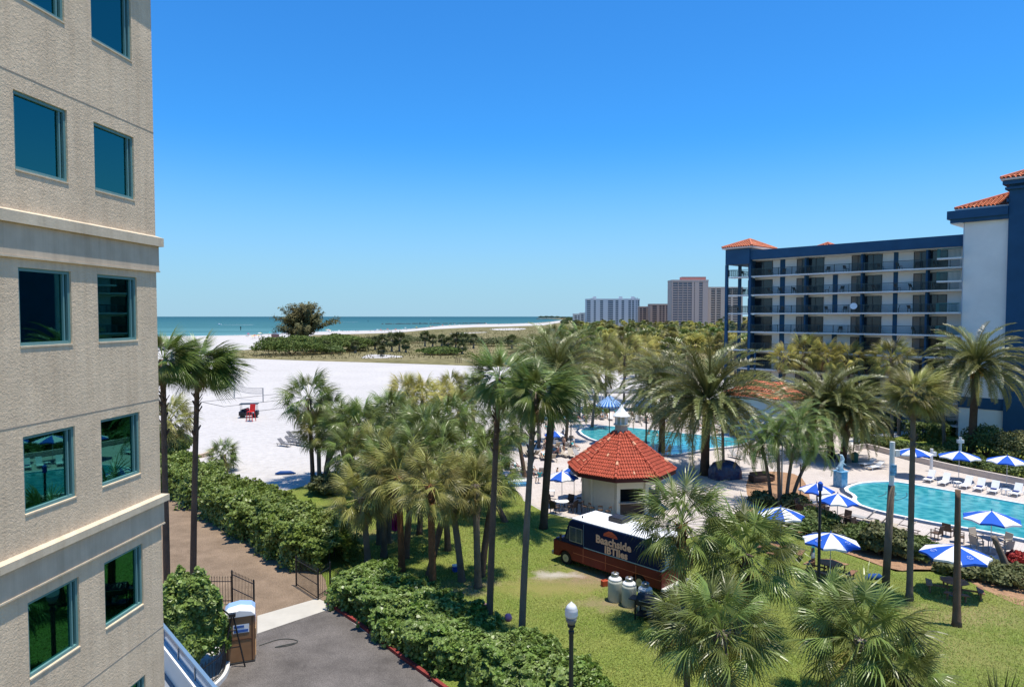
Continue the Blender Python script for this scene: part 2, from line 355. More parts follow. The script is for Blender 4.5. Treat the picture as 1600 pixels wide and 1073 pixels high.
def lawn_tufts():
    poly = [G(a, b) for a, b in ((620, 745), (800, 745), (818, 790), (870, 835), (1000, 860), (1165, 800), (1260, 850), (1400, 896), (1560, 928), (1700, 965), (1700, 1150), (960, 1150), (760, 1010), (560, 900), (540, 860))]
    P_ = np.array([(q.x, q.y) for q in poly]); n = 340000; x = rng.uniform(P_[:, 0].min(), P_[:, 0].max(), n); y = P_[:, 1].min() + (P_[:, 1].max() - P_[:, 1].min()) * rng.random(n) ** 1.3
    ins = np.zeros(n, bool); j = len(P_) - 1
    for i in range(len(P_)):
        c = ((P_[i, 1] > y) != (P_[j, 1] > y)) & (x < (P_[j, 0] - P_[i, 0]) * (y - P_[i, 1]) / (P_[j, 1] - P_[i, 1] + 1e-9) + P_[i, 0]); ins ^= c; j = i
    dp = np.ones(n, bool)
    for (cx, cy, rx, ry, col, st) in DIRT[:4]: dp &= ((x - cx) / rx) ** 2 + ((y - cy) / ry) ** 2 > rng.uniform(.35, 1.3, n)
    k = ins & dp; x, y = x[k], y[k]; n = len(x); a = rng.uniform(0, 6.28, n); h = rng.uniform(.04, .10, n); w_ = rng.uniform(.010, .026, n); V = np.empty((n, 3, 3)); b_ = np.stack([x, y, np.full(n, .012)], 1); s_ = np.stack([-np.sin(a), np.cos(a), np.zeros(n)], 1) * w_[:, None]
    V[:, 0] = b_ - s_; V[:, 1] = b_ + s_; V[:, 2] = b_ + np.stack([np.cos(a) * h * .8, np.sin(a) * h * .8, h], 1)
    me = np_mesh('lawn_blades', V.reshape(-1, 3), None, mat('grass_blade', (.27, .36, .075), .7, trans=.3, var=(.5, .3), coords='P', col2=(.38, .39, .12), var2=(9, .4)), 3); tag(link('lawn_blades', me), 'rough blades of the green lawn around the food truck', 'grass', kind='stuff')
lawn_tufts()
# garden bed between deck and lawn
M_bed = mat('garden_bed_mulch', (0.33, 0.20, 0.12), 1.0, var=(3, 0.25), var2=(20, 0.3), bump=(16, 1.0, 0.05), coords='P', spec=0.0)
gs('garden_bed', [(1160, 788), (1215, 800), (1270, 812), (1330, 834), (1385, 852), (1440, 867), (1530, 888), (1560, 878), (1610, 872), (1800, 890), (1800, 985), (1600, 950), (1545, 925), (1490, 895), (1440, 888), (1400, 893), (1330, 866), (1262, 848), (1220, 818), (1170, 800)], 0.020, M_bed, 1)
gs('palm_bed', [(1165, 752), (1180, 738), (1215, 736), (1250, 742), (1262, 760), (1268, 790), (1240, 800), (1195, 796), (1168, 780)], 0.020, M_bed, 1)
# back garden lawns and walks right of the pool
gs('garden_lawn', [(1255, 650), (1300, 640), (1500, 648), (1800, 690), (1800, 790), (1600, 748), (1400, 700), (1345, 688)], 0.020, LAWN)
gs('garden_walk', [(1325, 697), (1350, 690), (1390, 686), (1425, 676), (1470, 664), (1497, 659), (1497, 656), (1462, 660), (1420, 670), (1384, 677), (1330, 683), (1310, 690)], 0.024, M_concrete, 1)
gs('garden_walk', [(1290, 668), (1340, 664), (1400, 667), (1440, 663), (1440, 659), (1390, 661), (1340, 657), (1290, 660)], 0.024, M_concrete, 1)

# ---------------------------------------------------------------- pools
def pool_mat():
    m = mat('pool_water', (0.05, 0.50, 0.55), 0.08, spec=0.5); n, L = NM(m); b = n['Principled BSDF']
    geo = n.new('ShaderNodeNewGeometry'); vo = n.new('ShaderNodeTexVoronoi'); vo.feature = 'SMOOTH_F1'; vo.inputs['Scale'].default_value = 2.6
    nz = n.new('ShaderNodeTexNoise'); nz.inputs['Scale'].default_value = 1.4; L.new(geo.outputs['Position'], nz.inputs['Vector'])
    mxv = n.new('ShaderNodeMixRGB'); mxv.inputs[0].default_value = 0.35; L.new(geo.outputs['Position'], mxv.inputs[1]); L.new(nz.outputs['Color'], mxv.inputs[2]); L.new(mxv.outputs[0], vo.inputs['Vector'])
    cr = n.new('ShaderNodeValToRGB'); cr.color_ramp.elements[0].position = 0.25; cr.color_ramp.elements[0].color = (0.02, 0.25, 0.30, 1); cr.color_ramp.elements[1].position = 0.75; cr.color_ramp.elements[1].color = (0.10, 0.43, 0.46, 1)  # caustic light ripples painted into the water colour by the voronoi cells
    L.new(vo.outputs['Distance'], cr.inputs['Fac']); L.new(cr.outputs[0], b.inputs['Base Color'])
    bp = n.new('ShaderNodeBump'); bp.inputs['Strength'].default_value = 0.25; bp.inputs['Distance'].default_value = 0.05; n3 = n.new('ShaderNodeTexNoise'); n3.inputs['Scale'].default_value = 5; L.new(geo.outputs['Position'], n3.inputs['Vector'])
    L.new(n3.outputs['Fac'], bp.inputs['Height']); L.new(bp.outputs[0], b.inputs['Normal']); return m
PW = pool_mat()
M_tile = mat('dark_pool_tile', (0.035, 0.045, 0.075), 0.35, var=(4, 0.4), coords='P')
def ring(pts, off0, off1, z0, z1, name, m, parent=None, kind='structure', gap=None):
    """closed strip around a polygon; offsets outwards"""
    n = len(pts); area = sum(pts[i].x * pts[(i + 1) % n].y - pts[(i + 1) % n].x * pts[i].y for i in range(n)); sg = 1 if area > 0 else -1
    def off(d):
        q = []
        for i in range(n):
            e0 = (pts[i] - pts[i - 1]); e1 = (pts[(i + 1) % n] - pts[i]); e0.z = e1.z = 0; e0.normalize(); e1.normalize()
            n0 = Vector((e0.y, -e0.x, 0)) * sg; n1 = Vector((e1.y, -e1.x, 0)) * sg; nn = (n0 + n1); nn = nn / max(0.3, nn.length_squared / 2)
            q.append(pts[i] + nn * d)
        return q
    A, B = off(off0), off(off1); mb = MB()
    for i in range(n):
        j = (i + 1) % n
        a0, a1, b0, b1 = A[i], A[j], B[i], B[j]
        k = len(mb.v)
        for q, z in ((a0, z0), (a1, z0), (b1, z0), (b0, z0), (a0, z1), (a1, z1), (b1, z1), (b0, z1)): mb.v.append(Vector((q.x, q.y, z)))
        mb.f += [[k + 4, k + 5, k + 6, k + 7], [k, k + 4, k + 7, k + 3], [k + 1, k + 2, k + 6, k + 5], [k, k + 1, k + 5, k + 4], [k + 3, k + 7, k + 6, k + 2]]; mb.m += [0] * 5
    o = mb.build(name, m, parent)
    if not parent: o['kind'] = kind
    return o
def pool(pxs, name, sm=1):
    pts = [G(a, b) for a, b in pxs]
    if sm: pts = chaikin(pts, sm)
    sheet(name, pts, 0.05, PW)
    ring(pts, -0.02, 0.28, 0.0, 0.14, 'pool_coping', mat('pool_coping_stone', (0.74, 0.72, 0.68), 0.7))
    ring(pts, 0.285, 0.66, 0.0, 0.03, 'pool_tile_border', M_tile)
    # white joints and small marks in the dark tile border
    return pts
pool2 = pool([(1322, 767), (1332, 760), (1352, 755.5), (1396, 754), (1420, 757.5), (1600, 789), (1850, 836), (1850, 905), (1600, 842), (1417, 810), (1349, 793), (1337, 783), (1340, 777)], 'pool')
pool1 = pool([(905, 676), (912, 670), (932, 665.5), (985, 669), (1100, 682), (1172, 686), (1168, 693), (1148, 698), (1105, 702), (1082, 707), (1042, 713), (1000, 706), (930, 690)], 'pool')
# steps drawn in the shallow corner of the main pool
c0 = G(1330, 766)
for i, rr in enumerate((2.6, 3.3, 4.1)):
    mb = MB(); A0 = (G(1400, 775) - c0).normalized()
    pts = []
    for k in range(15):
        t = -0.5 + 0.85 * k / 14; d = Matrix.Rotation(t, 3, 'Z') @ A0; pts.append(c0 + d * rr * (1 + 0.05 * math.sin(t * 3)) + Vector((0, 0, 0.062)))
    for k in range(14): mb.bar(pts[k], pts[k + 1], 0.05, 0.012)
    o = mb.build('pool_step_line', M_tile); o['kind'] = 'structure'
# depth markings on the coping (unreadable small black figures)
# kerb: red painted along the asphalt
kb = [G(513, 944), G(560, 975), G(620, 1022), G(700, 1080), G(800, 1160)]
kmb = MB()
for i in range(len(kb) - 1):
    n_ = max(1, int((kb[i + 1] - kb[i]).length / 1.2))
    for j in range(n_):
        a = kb[i].lerp(kb[i + 1], j / n_ + 0.006); b = kb[i].lerp(kb[i + 1], (j + 1) / n_ - 0.006)
        kmb.bar(a + Vector((0, 0, .075)), b + Vector((0, 0, .075)), 0.16, 0.15)
tag(kmb.build('kerb', mat('red_kerb_paint', (0.21, 0.035, 0.028), 0.8, var=(3, 0.3), coords='P')), kind='structure')
# grass tufts in the dunes
def dunes():
    n = 15000; py = 494 + np.exp(rng.uniform(math.log(15), math.log(66), n)); px = rng.uniform(352, 1150, n)
    edge = np.interp(px, [352, 480, 740, 1150], [558, 562, 570, 583]); top = np.interp(px, [352, 440, 480, 560, 620, 680, 740, 850, 1150], [553, 544, 526, 523, 521.5, 516, 513, 510, 505])
    k = (py < edge - 1) & (py > top); px, py = px[k], py[k]; n = len(px)
    Y = FPX * CAM_H / (py - 494.0); X = (px - 800) / FPX * Y; B = 5
    V = np.empty((n, B, 3, 3)); s = (0.2 + 0.3 * rng.random(n)) * (1 + Y / 900)
    for b in range(B):
        a = rng.uniform(0, 6.28, n); l = rng.uniform(0.2, 0.7, n)
        base = np.stack([X, Y, np.full(n, -0.15)], 1); w_ = np.stack([-np.sin(a), np.cos(a), np.zeros(n)], 1) * (0.28 * s)[:, None]
        tip = base + np.stack([np.cos(a) * l * s, np.sin(a) * l * s, s], 1)
        V[:, b, 0] = base - w_; V[:, b, 1] = base + w_; V[:, b, 2] = tip
    me = np_mesh('dune_grass', V.reshape(-1, 3), None, mat('dune_grass', (0.16, 0.16, 0.055), 0.9, var=(0.05, 0.3), coords='P', col2=(0.26, 0.22, 0.11), trans=0.3), 3)
    tag(link('dune_grass', me), 'low olive and tan dune grass behind the white beach', 'grass', kind='stuff')
dunes()

# ================================================================ LEFT BUILDING (pale stucco, teal windows)
D0 = Vector((100, 1067, 0)).normalized()
WX = lambda Y: -8.0 + (Y - 15.4) * 100 / 1067     # wall line
WN = Vector((D0.y, -D0.x, 0))
wall_org = Vector((WX(0), 0, 0)); kfac = math.sqrt(1 + (100 / 1067) ** 2)
lb = empty('left_building_origin', (WX(0), 0, 0), math.atan2(1067, 100), 'cream stucco apartment tower with teal framed windows at the left edge', 'building')
lb.name = 'stucco_apartment_tower'
# local frame: x along the wall (away from camera), y towards inside (left), -y outwards
S = lambda Y: Y * kfac
def stucco(name, col, bs=0.8):
    m = mat(name, col, 0.9, var=(0.7, 0.09), spec=0.15, var2=(3, 0.06)); n, L = NM(m); b = n['Principled BSDF']; co = n.new('ShaderNodeTexCoord')
    vo = n.new('ShaderNodeTexNoise'); vo.inputs['Scale'].default_value = 19; vo.inputs['Detail'].default_value = 5; vo.inputs['Roughness'].default_value = 0.6; vo.inputs['Distortion'].default_value = 0.8; L.new(co.outputs['Object'], vo.inputs['Vector'])
    bp = n.new('ShaderNodeBump'); bp.inputs['Strength'].default_value = bs; bp.inputs['Distance'].default_value = 0.03; L.new(vo.outputs['Fac'], bp.inputs['Height']); L.new(bp.outputs[0], b.inputs['Normal'])
    cs_ = b.inputs['Base Color'].links[0].from_socket; mp = n.new('ShaderNodeMapping'); mp.inputs['Scale'].default_value = (5, 5, .22); L.new(co.outputs['Object'], mp.inputs[0]); st = n.new('ShaderNodeTexNoise'); st.inputs['Scale'].default_value = 1.2; st.inputs['Detail'].default_value = 6; st.inputs['Roughness'].default_value = .7; L.new(mp.outputs[0], st.inputs['Vector'])
    mr = n.new('ShaderNodeMapRange'); mr.inputs['From Min'].default_value = .42; mr.inputs['From Max'].default_value = .75; mr.inputs['To Min'].default_value = 0; mr.inputs['To Max'].default_value = .5; L.new(st.outputs['Fac'], mr.inputs['Value']); mx = n.new('ShaderNodeMixRGB'); mx.blend_type = 'MULTIPLY'; L.new(mr.outputs[0], mx.inputs[0]); L.new(cs_, mx.inputs[1]); mx.inputs[2].default_value = (.66, .62, .58, 1); L.new(mx.outputs[0], b.inputs['Base Color']); return m
M_st = stucco('cream_stucco', (0.71, 0.555, 0.385), 0.55); M_sm = stucco('smooth_cream_render', (0.60, 0.485, 0.355), 0.12); M_cor = stucco('cornice_cream', (0.62, 0.52, 0.38), 0.15)
cols = [(S(5.2), S(6.4)), (S(7.4), S(8.6)), (S(11.59), S(12.80)), (S(13.50), S(14.71))]
rows = [(2.88, 4.22), (5.8, 7.14), (8.72, 10.06), (11.60, 12.94), (14.49, 15.83), (17.48, 18.80), (20.40, 21.72)]
SE = S(15.4); S0 = S(-3)
wl = MB(); T = 0.3
zs = [0] + [z for r_ in rows for z in r_] + [26]
sy = [S0] + [c_ for cc in cols for c_ in cc] + [SE]
for i in range(0, len(zs) - 1):
    if i % 2 == 0: wl.span((S0, 0, zs[i]), (SE, T, zs[i + 1]))
    else:
        for j in range(0, len(sy) - 1, 2): wl.span((sy[j], 0, zs[i]), (sy[j + 1], T, zs[i + 1]))
wl.build('wall', M_st, lb)
mb = MB(); mb.span((SE - 0.3, 0.303, 0), (SE, 12, 26)); mb.span((S0, 12.003, 0), (SE, 12.3, 26)); mb.span((S0, 0.303, 0), (S0 + .3, 12, 26)); mb.build('side_wall', M_st, lb)
mb = MB(); mb.span((S0, 0, 26.003), (SE, 12.3, 26.2)); mb.build('roof', M_concrete, lb)
def ledge(z0, z1, out, m, name, chamf=0.0):
    mb = MB(); o_ = out
    mb.v += [Vector(q) for q in ((S0, -o_, z0), (SE + o_, -o_, z0), (SE + o_, 12, z0), (S0, -o_, z1 - chamf), (SE + o_, -o_, z1 - chamf), (SE + o_, 12, z1 - chamf), (S0, 0.01, z1), (SE - 0.01, 0.01, z1), (SE - 0.01, 12, z1), (S0, 0.01, z0), (SE - 0.01, 0.01, z0), (SE - 0.01, 12, z0))]
    for f in ((0, 1, 4, 3), (1, 2, 5, 4), (3, 4, 7, 6), (4, 5, 8, 7), (0, 9, 10, 1), (1, 10, 11, 2), (0, 3, 6, 9), (2, 11, 8, 5)): mb.f.append(list(f)); mb.m.append(0)
    return mb.build(name, m, lb)
ledge(16.56, 16.80, 0.12, M_cor, 'cornice', 0.05); ledge(16.02, 16.557, 0.045, M_sm, 'band'); ledge(15.985, 16.017, 0.06, M_cor, 'string_course')
ledge(10.80, 10.97, 0.13, M_cor, 'cornice', 0.03); ledge(10.30, 10.797, 0.045, M_sm, 'band'); ledge(10.265, 10.297, 0.06, M_cor, 'string_course')
ledge(22.3, 22.5, 0.17, M_cor, 'cornice', 0.05)
for z in (19.07, 13.12, 7.9):
    mb = MB(); mb.span((S0, -0.004, z), (SE + 0.003, 0.02, z + 0.018)); mb.build('control_joint', mat('joint_sealant', (0.30, 0.26, 0.21), 0.9), lb)
M_fr = mat('teal_window_frame', (0.13, 0.27, 0.27), 0.5, 0.1)
def glass_mat(name, tint, g=0.42):
    m = mat(name, tint, 0.03); n, L = NM(m); out = n['Material Output']
    tr = n.new('ShaderNodeBsdfTransparent'); tr.inputs[0].default_value = (*tint, 1); gl = n.new('ShaderNodeBsdfGlossy'); gl.inputs['Roughness'].default_value = 0.015; gl.inputs['Color'].default_value = (0.13, 0.52, 0.46, 1)
    fr = n.new('ShaderNodeFresnel'); fr.inputs[0].default_value = 1.5; ad = n.new('ShaderNodeMath'); ad.operation = 'ADD'; ad.inputs[1].default_value = g - 0.04; L.new(fr.outputs[0], ad.inputs[0])
    mx = n.new('ShaderNodeMixShader'); L.new(ad.outputs[0], mx.inputs[0]); L.new(tr.outputs[0], mx.inputs[1]); L.new(gl.outputs[0], mx.inputs[2]); L.new(mx.outputs[0], out.inputs['Surface']); return m
M_gl = glass_mat('teal_glass', (0.10, 0.55, 0.52), 0.30)
M_cur = mat('dark_curtain', (0.16, 0.50, 0.48), 0.9, var=(3, 0.5)); M_bl = mat('grey_blind', (0.30, 0.36, 0.33), 0.8); M_shade = mat('pale_shade', (0.55, 0.62, 0.58), 0.8)
for ci, (a, b) in enumerate(cols):
    for ri, (z0, z1) in enumerate(rows):
        wroot = MB(); fy = 0.035; fw = 0.055
        for q in (((a, fy, z0), (b, fy + .1, z0 + fw)), ((a, fy, z1 - fw), (b, fy + .1, z1)), ((a, fy, z0 + fw), (a + fw, fy + .1, z1 - fw)), ((b - fw, fy, z0 + fw), (b, fy + .1, z1 - fw)), ((b - fw - 0.10, fy + 0.012, z0 + fw), (b - fw - 0.065, fy + .08, z1 - fw))): wroot.span(*q)
        wf = wroot.build('window', M_fr, lb)
        p_ = MB(); p_.span((a + fw, fy + .05, z0 + fw), (b - fw, fy + .056, z1 - fw)); p_.build('pane', M_gl, wf)
        s_ = MB(); s_.span((a, -0.015, z0 - 0.03), (b, fy + .1, z0 - 0.002)); s_.build('sill', M_cor, wf)
        c_ = MB(); nn = 14
        if (ci, ri) == (3, 4):
            for k in range(26):
                zz = z0 + 0.06 + (z1 - z0 - 0.12) * k / 26; c_.span((a + .05, fy + .17, zz), (b - .22, fy + .19, zz + 0.036))
            c_.build('blind', M_bl, wf)
        elif (ci, ri) in ((3, 6), (1, 5)): c_.span((a, fy + .2, z0 + 0.6 * (z1 - z0)), (b, fy + .22, z1)); c_.build('roller_shade', M_shade, wf)
        else:
            for k in range(nn):
                x0 = a + (b - a) * k / nn; c_.span((x0, fy + .25 + 0.04 * (k % 2), z0), (x0 + (b - a) / nn, fy + .27 + 0.04 * (k % 2), z1))
            c_.build('curtain', M_cur, wf)
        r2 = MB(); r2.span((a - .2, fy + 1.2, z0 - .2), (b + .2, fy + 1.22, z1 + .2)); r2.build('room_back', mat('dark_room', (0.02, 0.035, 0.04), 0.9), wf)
# low terrace parapet below the tower with blue grey glass top
pa = G(252, 972, 3.2); pb = G(352, 1092, 3.2)
tp = empty('terrace_parapet', (pa.x, pa.y, 0), math.atan2(pb.y - pa.y, pb.x - pa.x), 'low white parapet wall with blue glazed railing below the stucco tower', 'parapet')
LL = (pb - pa).length * 1.6
mb = MB(); mb.span((0, -0.12, 0), (LL, 0.12, 2.5)); mb.build('wall', M_white, tp)
mb = MB(); mb.span((0, -0.18, 2.503), (LL, 0.18, 2.6)); mb.build('coping', M_white_pl, tp)
mb = MB(); mb.span((0, -0.012, 2.603), (LL, 0.012, 3.13)); mb.build('glass_panel', mat('blue_panel', (0.10, 0.24, 0.42), 0.15, 0.3), tp)
mb = MB(); mb.span((0, -0.06, 3.133), (LL, 0.06, 3.2)); mb.build('handrail', mat('blue_grey_metal', (0.25, 0.38, 0.5), 0.35, 0.5), tp)
for k in range(6):
    mb = MB(); mb.span((0.3 + k * 1.9, -0.04, 2.6), (0.36 + k * 1.9, 0.04, 3.13)); mb.build('post', M_grey_m, tp)
mb = MB(); mb.span((0.0, -6, 0), (LL, -0.125, 1.6)); mb.build('terrace_floor', mat('terrace_grey', (0.2, 0.22, 0.25), 0.8), tp)
# ================================================================ HOTEL (right)
HR = Vector((54.8, 83.9, 0)); HL = Vector((33.8, 106.7, 0)); hu = (HL - HR).normalized()
hrz = math.atan2(-hu.y, -hu.x)      # local +x runs towards the camera (from far-left to near-right)
hotel = empty('balcony_hotel', HL, hrz, 'white and navy hotel with rows of balconies and orange tile roofs', 'building')
HLEN = (HR - HL).length
inv_h = Matrix.Translation(HL) @ Matrix.Rotation(hrz, 4, 'Z'); inv_h = inv_h.inverted()
def hs_(px, dy=0.0):     # position along the facade for an image column (facade plane, dy metres behind)
    o = inv_h @ Vector((0, 0, 0)); d = inv_h.to_3x3() @ Vector(((px - 800) / FPX, 1, 0))
    t = (dy - o.y) / d.y; return o.x + d.x * t
# local y: left perpendicular of +x ; +x=(0.677,-0.736) -> left perp=(0.736,0.677) = away from the camera
M_navy = mat('navy_render', (0.016, 0.073, 0.15), 0.7, var=(0.6, 0.12)); M_hw = mat('hotel_white_render', (0.78, 0.74, 0.68), 0.8, var=(0.5, 0.05))
M_hend = mat('hotel_end_wall', (0.80, 0.76, 0.70), 0.85, var=(0.35, 0.06), bump=(3, 0.1, 0.02))  # even pale render, the end tower's own wall colour
M_hg = mat('dark_door_glass', (0.022, 0.03, 0.038), 0.08, spec=0.6); M_dfr = mat('bronze_frame', (0.05, 0.045, 0.045), 0.5)
M_slab = mat('slab_edge_white', (0.68, 0.68, 0.66), 0.7); M_rail = mat('dark_green_railing', (0.045, 0.075, 0.075), 0.5, 0.3)
M_orange = mat('orange_roof_tile', (0.52, 0.17, 0.085), 0.8, var=(1.5, 0.25), rnd=0.12); M_rtrim = mat('pink_white_fascia', (0.7, 0.55, 0.48), 0.7)
lv = [21.1 - 2.8 * k for k in range(8)]; depth = 14.0; rec = 1.7
top0, top1 = 23.55, 24.95
part = lambda name, m, boxes, par=hotel: (lambda q: ([q.span(*b) for b in boxes], q.build(name, m, par))[1])(MB())
xe = HLEN + 6
part('wall', M_hw, [((3.4, rec, 0), (xe, depth, top0 - .01))])
part('parapet', M_navy, [((3.6, -0.15, top0), (xe, 0.35, top1)), ((4.0, depth - .3, top0), (xe, depth, top1 - .1)), ((-0.4, -0.4, top0 - .6), (3.597, 8, top1 + .35))])
part('roof', M_concrete, [((3.6, 0.353, top0), (xe, depth - .303, top0 + .3))])
for z in lv + [top0 + 0.0]:
    if z < 0.4: continue
    part('floor_slab', M_slab, [((-0.1, 0, z - 0.20), (HLEN + .4, rec - .003, z - .01))] if z < 23 else [((3.6, .353, z - .12), (HLEN, rec - .003, z - .003))])
for q in ((hs_(1134), 0.0), (hs_(1141.5), 2.5), (3.5, 0.0)):
    part('column', M_navy, [((q[0] - .2, q[1] - .06, 0), (q[0] + .2, q[1] + .34, top0 - .6 if q[0] < 3 else top0))])
for px in (1180, 1344, 1444): x = hs_(px); part('column', M_navy, [((x - .13, -.04, 0), (x + .13, .2, 10.0))])
def cx(c): return hs_(1100 + c / 3.2, rec)
groups = [(218, 340, 250), (460, 596, 517), (733, 886, 797), (1042, 1212, 1120)]
strips = [(377, 402), (640, 665), (942, 965)]
for li, z in enumerate(lv[:8]):
    if z < 0.5: continue
    for (a, b, mid) in groups:
        x0, x1, xm = cx(a), cx(b), cx(mid); h = 2.25
        wf = part('window', M_dfr, [((x0, rec - .07, z), (x0 + .07, rec - .003, z + h)), ((x1 - .07, rec - .07, z), (x1, rec - .003, z + h)), ((x0 + .07, rec - .07, z + h - .07), (x1 - .07, rec - .003, z + h)),
                                    (((x0 + xm) / 2 - .04, rec - .07, z), ((x0 + xm) / 2 + .04, rec - .003, z + h - .07)), (((x1 + xm) / 2 - .04, rec - .07, z), ((x1 + xm) / 2 + .04, rec - .003, z + h - .07))])
        part('pane', M_hg, [((x0 + .07, rec - .04, z + .02), (x1 - .07, rec - .008, z + h - .08))], wf)
        part('fin', M_navy, [((xm - .12, rec - 1.0, z), (xm + .12, rec - .075, z + 2.55))])
        # half-open curtains behind the doors
        k = random.random()
        part('curtain', mat('beige_curtain', (0.22, 0.19, 0.16), 0.9), [((x0 + .1, rec - .047, z + .05), (x0 + .1 + (xm - x0) * (0.3 + .4 * k), rec - .042, z + h - .1))], wf)
    for si, (a, b) in enumerate(strips):
        if si == 1 and li in (0, 3): continue
        part('wall_strip', M_navy, [((cx(a), rec - .03, z), (cx(b), rec - .003, z + 2.55))])
    rail = MB(); rail.span((-.05, -.03, z + 1.02), (HLEN, .03, z + 1.08)); rail.span((-.05, -.02, z + .08), (HLEN, .02, z + .12))
    x = 0
    while x < HLEN: rail.span((x - .018, -.012, z + .12), (x + .012, .012, z + 1.02)); x += .12
    x = 0
    while x < HLEN: rail.span((x - .035, -.035, z - .01), (x + .035, .035, z + 1.1)); x += 2.0
    rail.span((-.08, 0.03, z + 1.02), (-.02, 6, z + 1.08)); y = 0.2
    while y < 6: rail.span((-.062, y - .012, z + .1), (-.038, y + .012, z + 1.02)); y += .16
    rail.build('railing', M_rail, hotel)
    part('party_screen', M_hw, [((cx(690) - .06, 0.5, z), (cx(690) + .06, rec - .003, z + 2.5))]) if 0 else None
# hipped tile roof built from rows of barrel tiles
def tile_face(mb, a, b, top_a, top_b, row=0.45, tw=0.28, r=0.11):
    """tiles on a sloped face between eave a-b and ridge top_a-top_b"""
    a, b, ta, tb = map(Vector, (a, b, top_a, top_b)); mid = ((ta + tb) / 2 - (a + b) / 2); L = mid.length
    nrm = (b - a).cross(mid).normalized()
    if nrm.z < 0: nrm = -nrm
    rows_ = max(1, int(L / row)); k = len(mb.v)
    mb.v += [a, b, tb, ta]; mb.f.append([k, k + 1, k + 2, k + 3]); mb.m.append(0)
    e = (b - a).normalized(); W = (b - a).length; up = mid.normalized()
    n = int(W / tw)
    for j in range(rows_):
        t0, t1 = j / rows_, (j + 1.08) / rows_
        l0 = a.lerp(ta, t0); r0 = b.lerp(tb, t0); w0 = (r0 - l0).length; l1 = a.lerp(ta, min(1, t1)); w1 = (b.lerp(tb, min(1, t1)) - l1).length
        for i in range(n + 1):
            c_ = (a + e * ((i + 0.5) * W / (n + 1))); s_ = e.dot(c_ - a)
            ls = e.dot(l0 - a); rs = e.dot(r0 - a)
            l1s = e.dot(l1 - a); r1s = l1s + w1
            if s_ < ls + .02 or s_ > rs - .02: continue
            p0 = c_ + up * (L * t0); p1 = c_ + up * (L * min(1, t1))
            if s_ < l1s or s_ > r1s: p1 = c_ + up * (L * (t0 + t1) / 2)
            jx = random.uniform(-.01, .01); k = len(mb.v)
            for (p, rr, lift) in ((p0, r, .035), (p1, r * .8, .0)):
                for t in (-1, -.5, 0, .5, 1):
                    mb.v.append(p + e * (math.sin(t * math.pi / 2) * rr + jx) + nrm * (math.cos(t * math.pi / 2) * rr + lift))
            mi = 1 if random.random() < .018 else 0
            for t in range(4): mb.f.append([k + t, k + t + 1, k + 6 + t, k + 5 + t]); mb.m.append(mi)
            mb.f.append([k, k + 1, k + 2, k + 3, k + 4][::-1]); mb.m.append(2)
M_tdark = mat('tile_shadow_gap', (0.10, 0.03, 0.02), 0.9); M_tpale = mat('bleached_tile', (0.66, 0.34, 0.2), 0.85)
def hip_roof(parent, x0, y0, x1, y1, z, h, over=0.5, row=.5, tw=.4, r=.16, tm=None, ridge=0.0):
    x0 -= over; y0 -= over; x1 += over; y1 += over; tm = tm or M_orange
    if x1 - x0 >= y1 - y0: r0 = ((x0 + x1) / 2 - max(ridge, 0) / 2, (y0 + y1) / 2, z + h); r1 = ((x0 + x1) / 2 + ridge / 2, (y0 + y1) / 2, z + h)
    else: r0 = r1 = ((x0 + x1) / 2, (y0 + y1) / 2, z + h)
    mb = MB()
    for f in (((x0, y0, z), (x1, y0, z), r0, r1), ((x1, y0, z), (x1, y1, z), r1, r1), ((x1, y1, z), (x0, y1, z), r1, r0), ((x0, y1, z), (x0, y0, z), r0, r0)): tile_face(mb, *f, row=row, tw=tw, r=r)
    o = mb.build('roof_tiles', [tm, M_tpale, M_tdark], parent); o['kind'] = 'stuff'
    mb = MB(); mb.span((x0, y0, z - .22), (x1, y1, z - .005)); mb.build('fascia', M_rtrim, parent)
    for c_ in ((x0, y0, z), (x1, y0, z), (x1, y1, z), (x0, y1, z)): mb = MB(); mb.tube([Vector(c_) + Vector((0, 0, .1)), Vector(r0 if c_[0] == x0 else r1) + Vector((0, 0, .12))], r * 1.1, 6); mb.build('hip_ridge', tm, parent)
hip_roof(hotel, -0.2, -0.2, 3.6, 6.5, top1 + .62, 1.35, .6)
hip_roof(hotel, 9.0, 9.0, 12.0, 13.0, top1 + .3, 1.0, .4)
# white end tower with navy cap, tile roof; then the navy tower
TX0 = HLEN + 0.45; TX1 = TX0 + 4.55; ty = -0.55
part('tower_wall', M_hend, [((TX0, ty, 0), (TX1, 10, 26.3))])
part('tower_band', M_navy, [((TX0 - .1, ty - .06, 3.9), (TX1, ty - .003, 5.25))])
part('tower_cap', M_navy, [((TX0 - 1.3, ty - .5, 26.3), (TX1 + .0, 10.4, 26.75)), ((TX0 - 1.6, ty - .75, 26.753), (TX1 + .0, 10.6, 27.75))])
part('soffit', M_slab, [((TX0 - 1.25, ty - .45, 26.2), (TX0 - .005, 10.3, 26.295))])
part('wall_seam', mat('panel_seam', (0.5, 0.52, 0.56), .8), [((TX0 + 4.47, ty - .02, 5.3), (TX1, ty - .004, 26.2)), ((TX0, ty - .02, 5.3), (TX0 + .1, ty - .004, 26.2))])
hip_roof(hotel, TX0 - .1, ty + 1.1, TX1 + 3.0, 8.5, 28.05, 1.9, .9, .5, .42, .17)
NX0 = TX1 + .02; ny = -1.0
part('navy_tower', M_navy, [((NX0, ny, 0), (NX0 + 26, 12, 30.4))])
part('tower_cornice', M_navy, [((NX0 - .35, ny - .35, 29.6), (NX0 + 26, 12.3, 29.85)), ((NX0 - .55, ny - .55, 30.15), (NX0 + 26, 12.5, 30.6)), ((NX0 - .2, ny - .15, 28.2), (NX0 - .003, ny + .8, 28.6))])
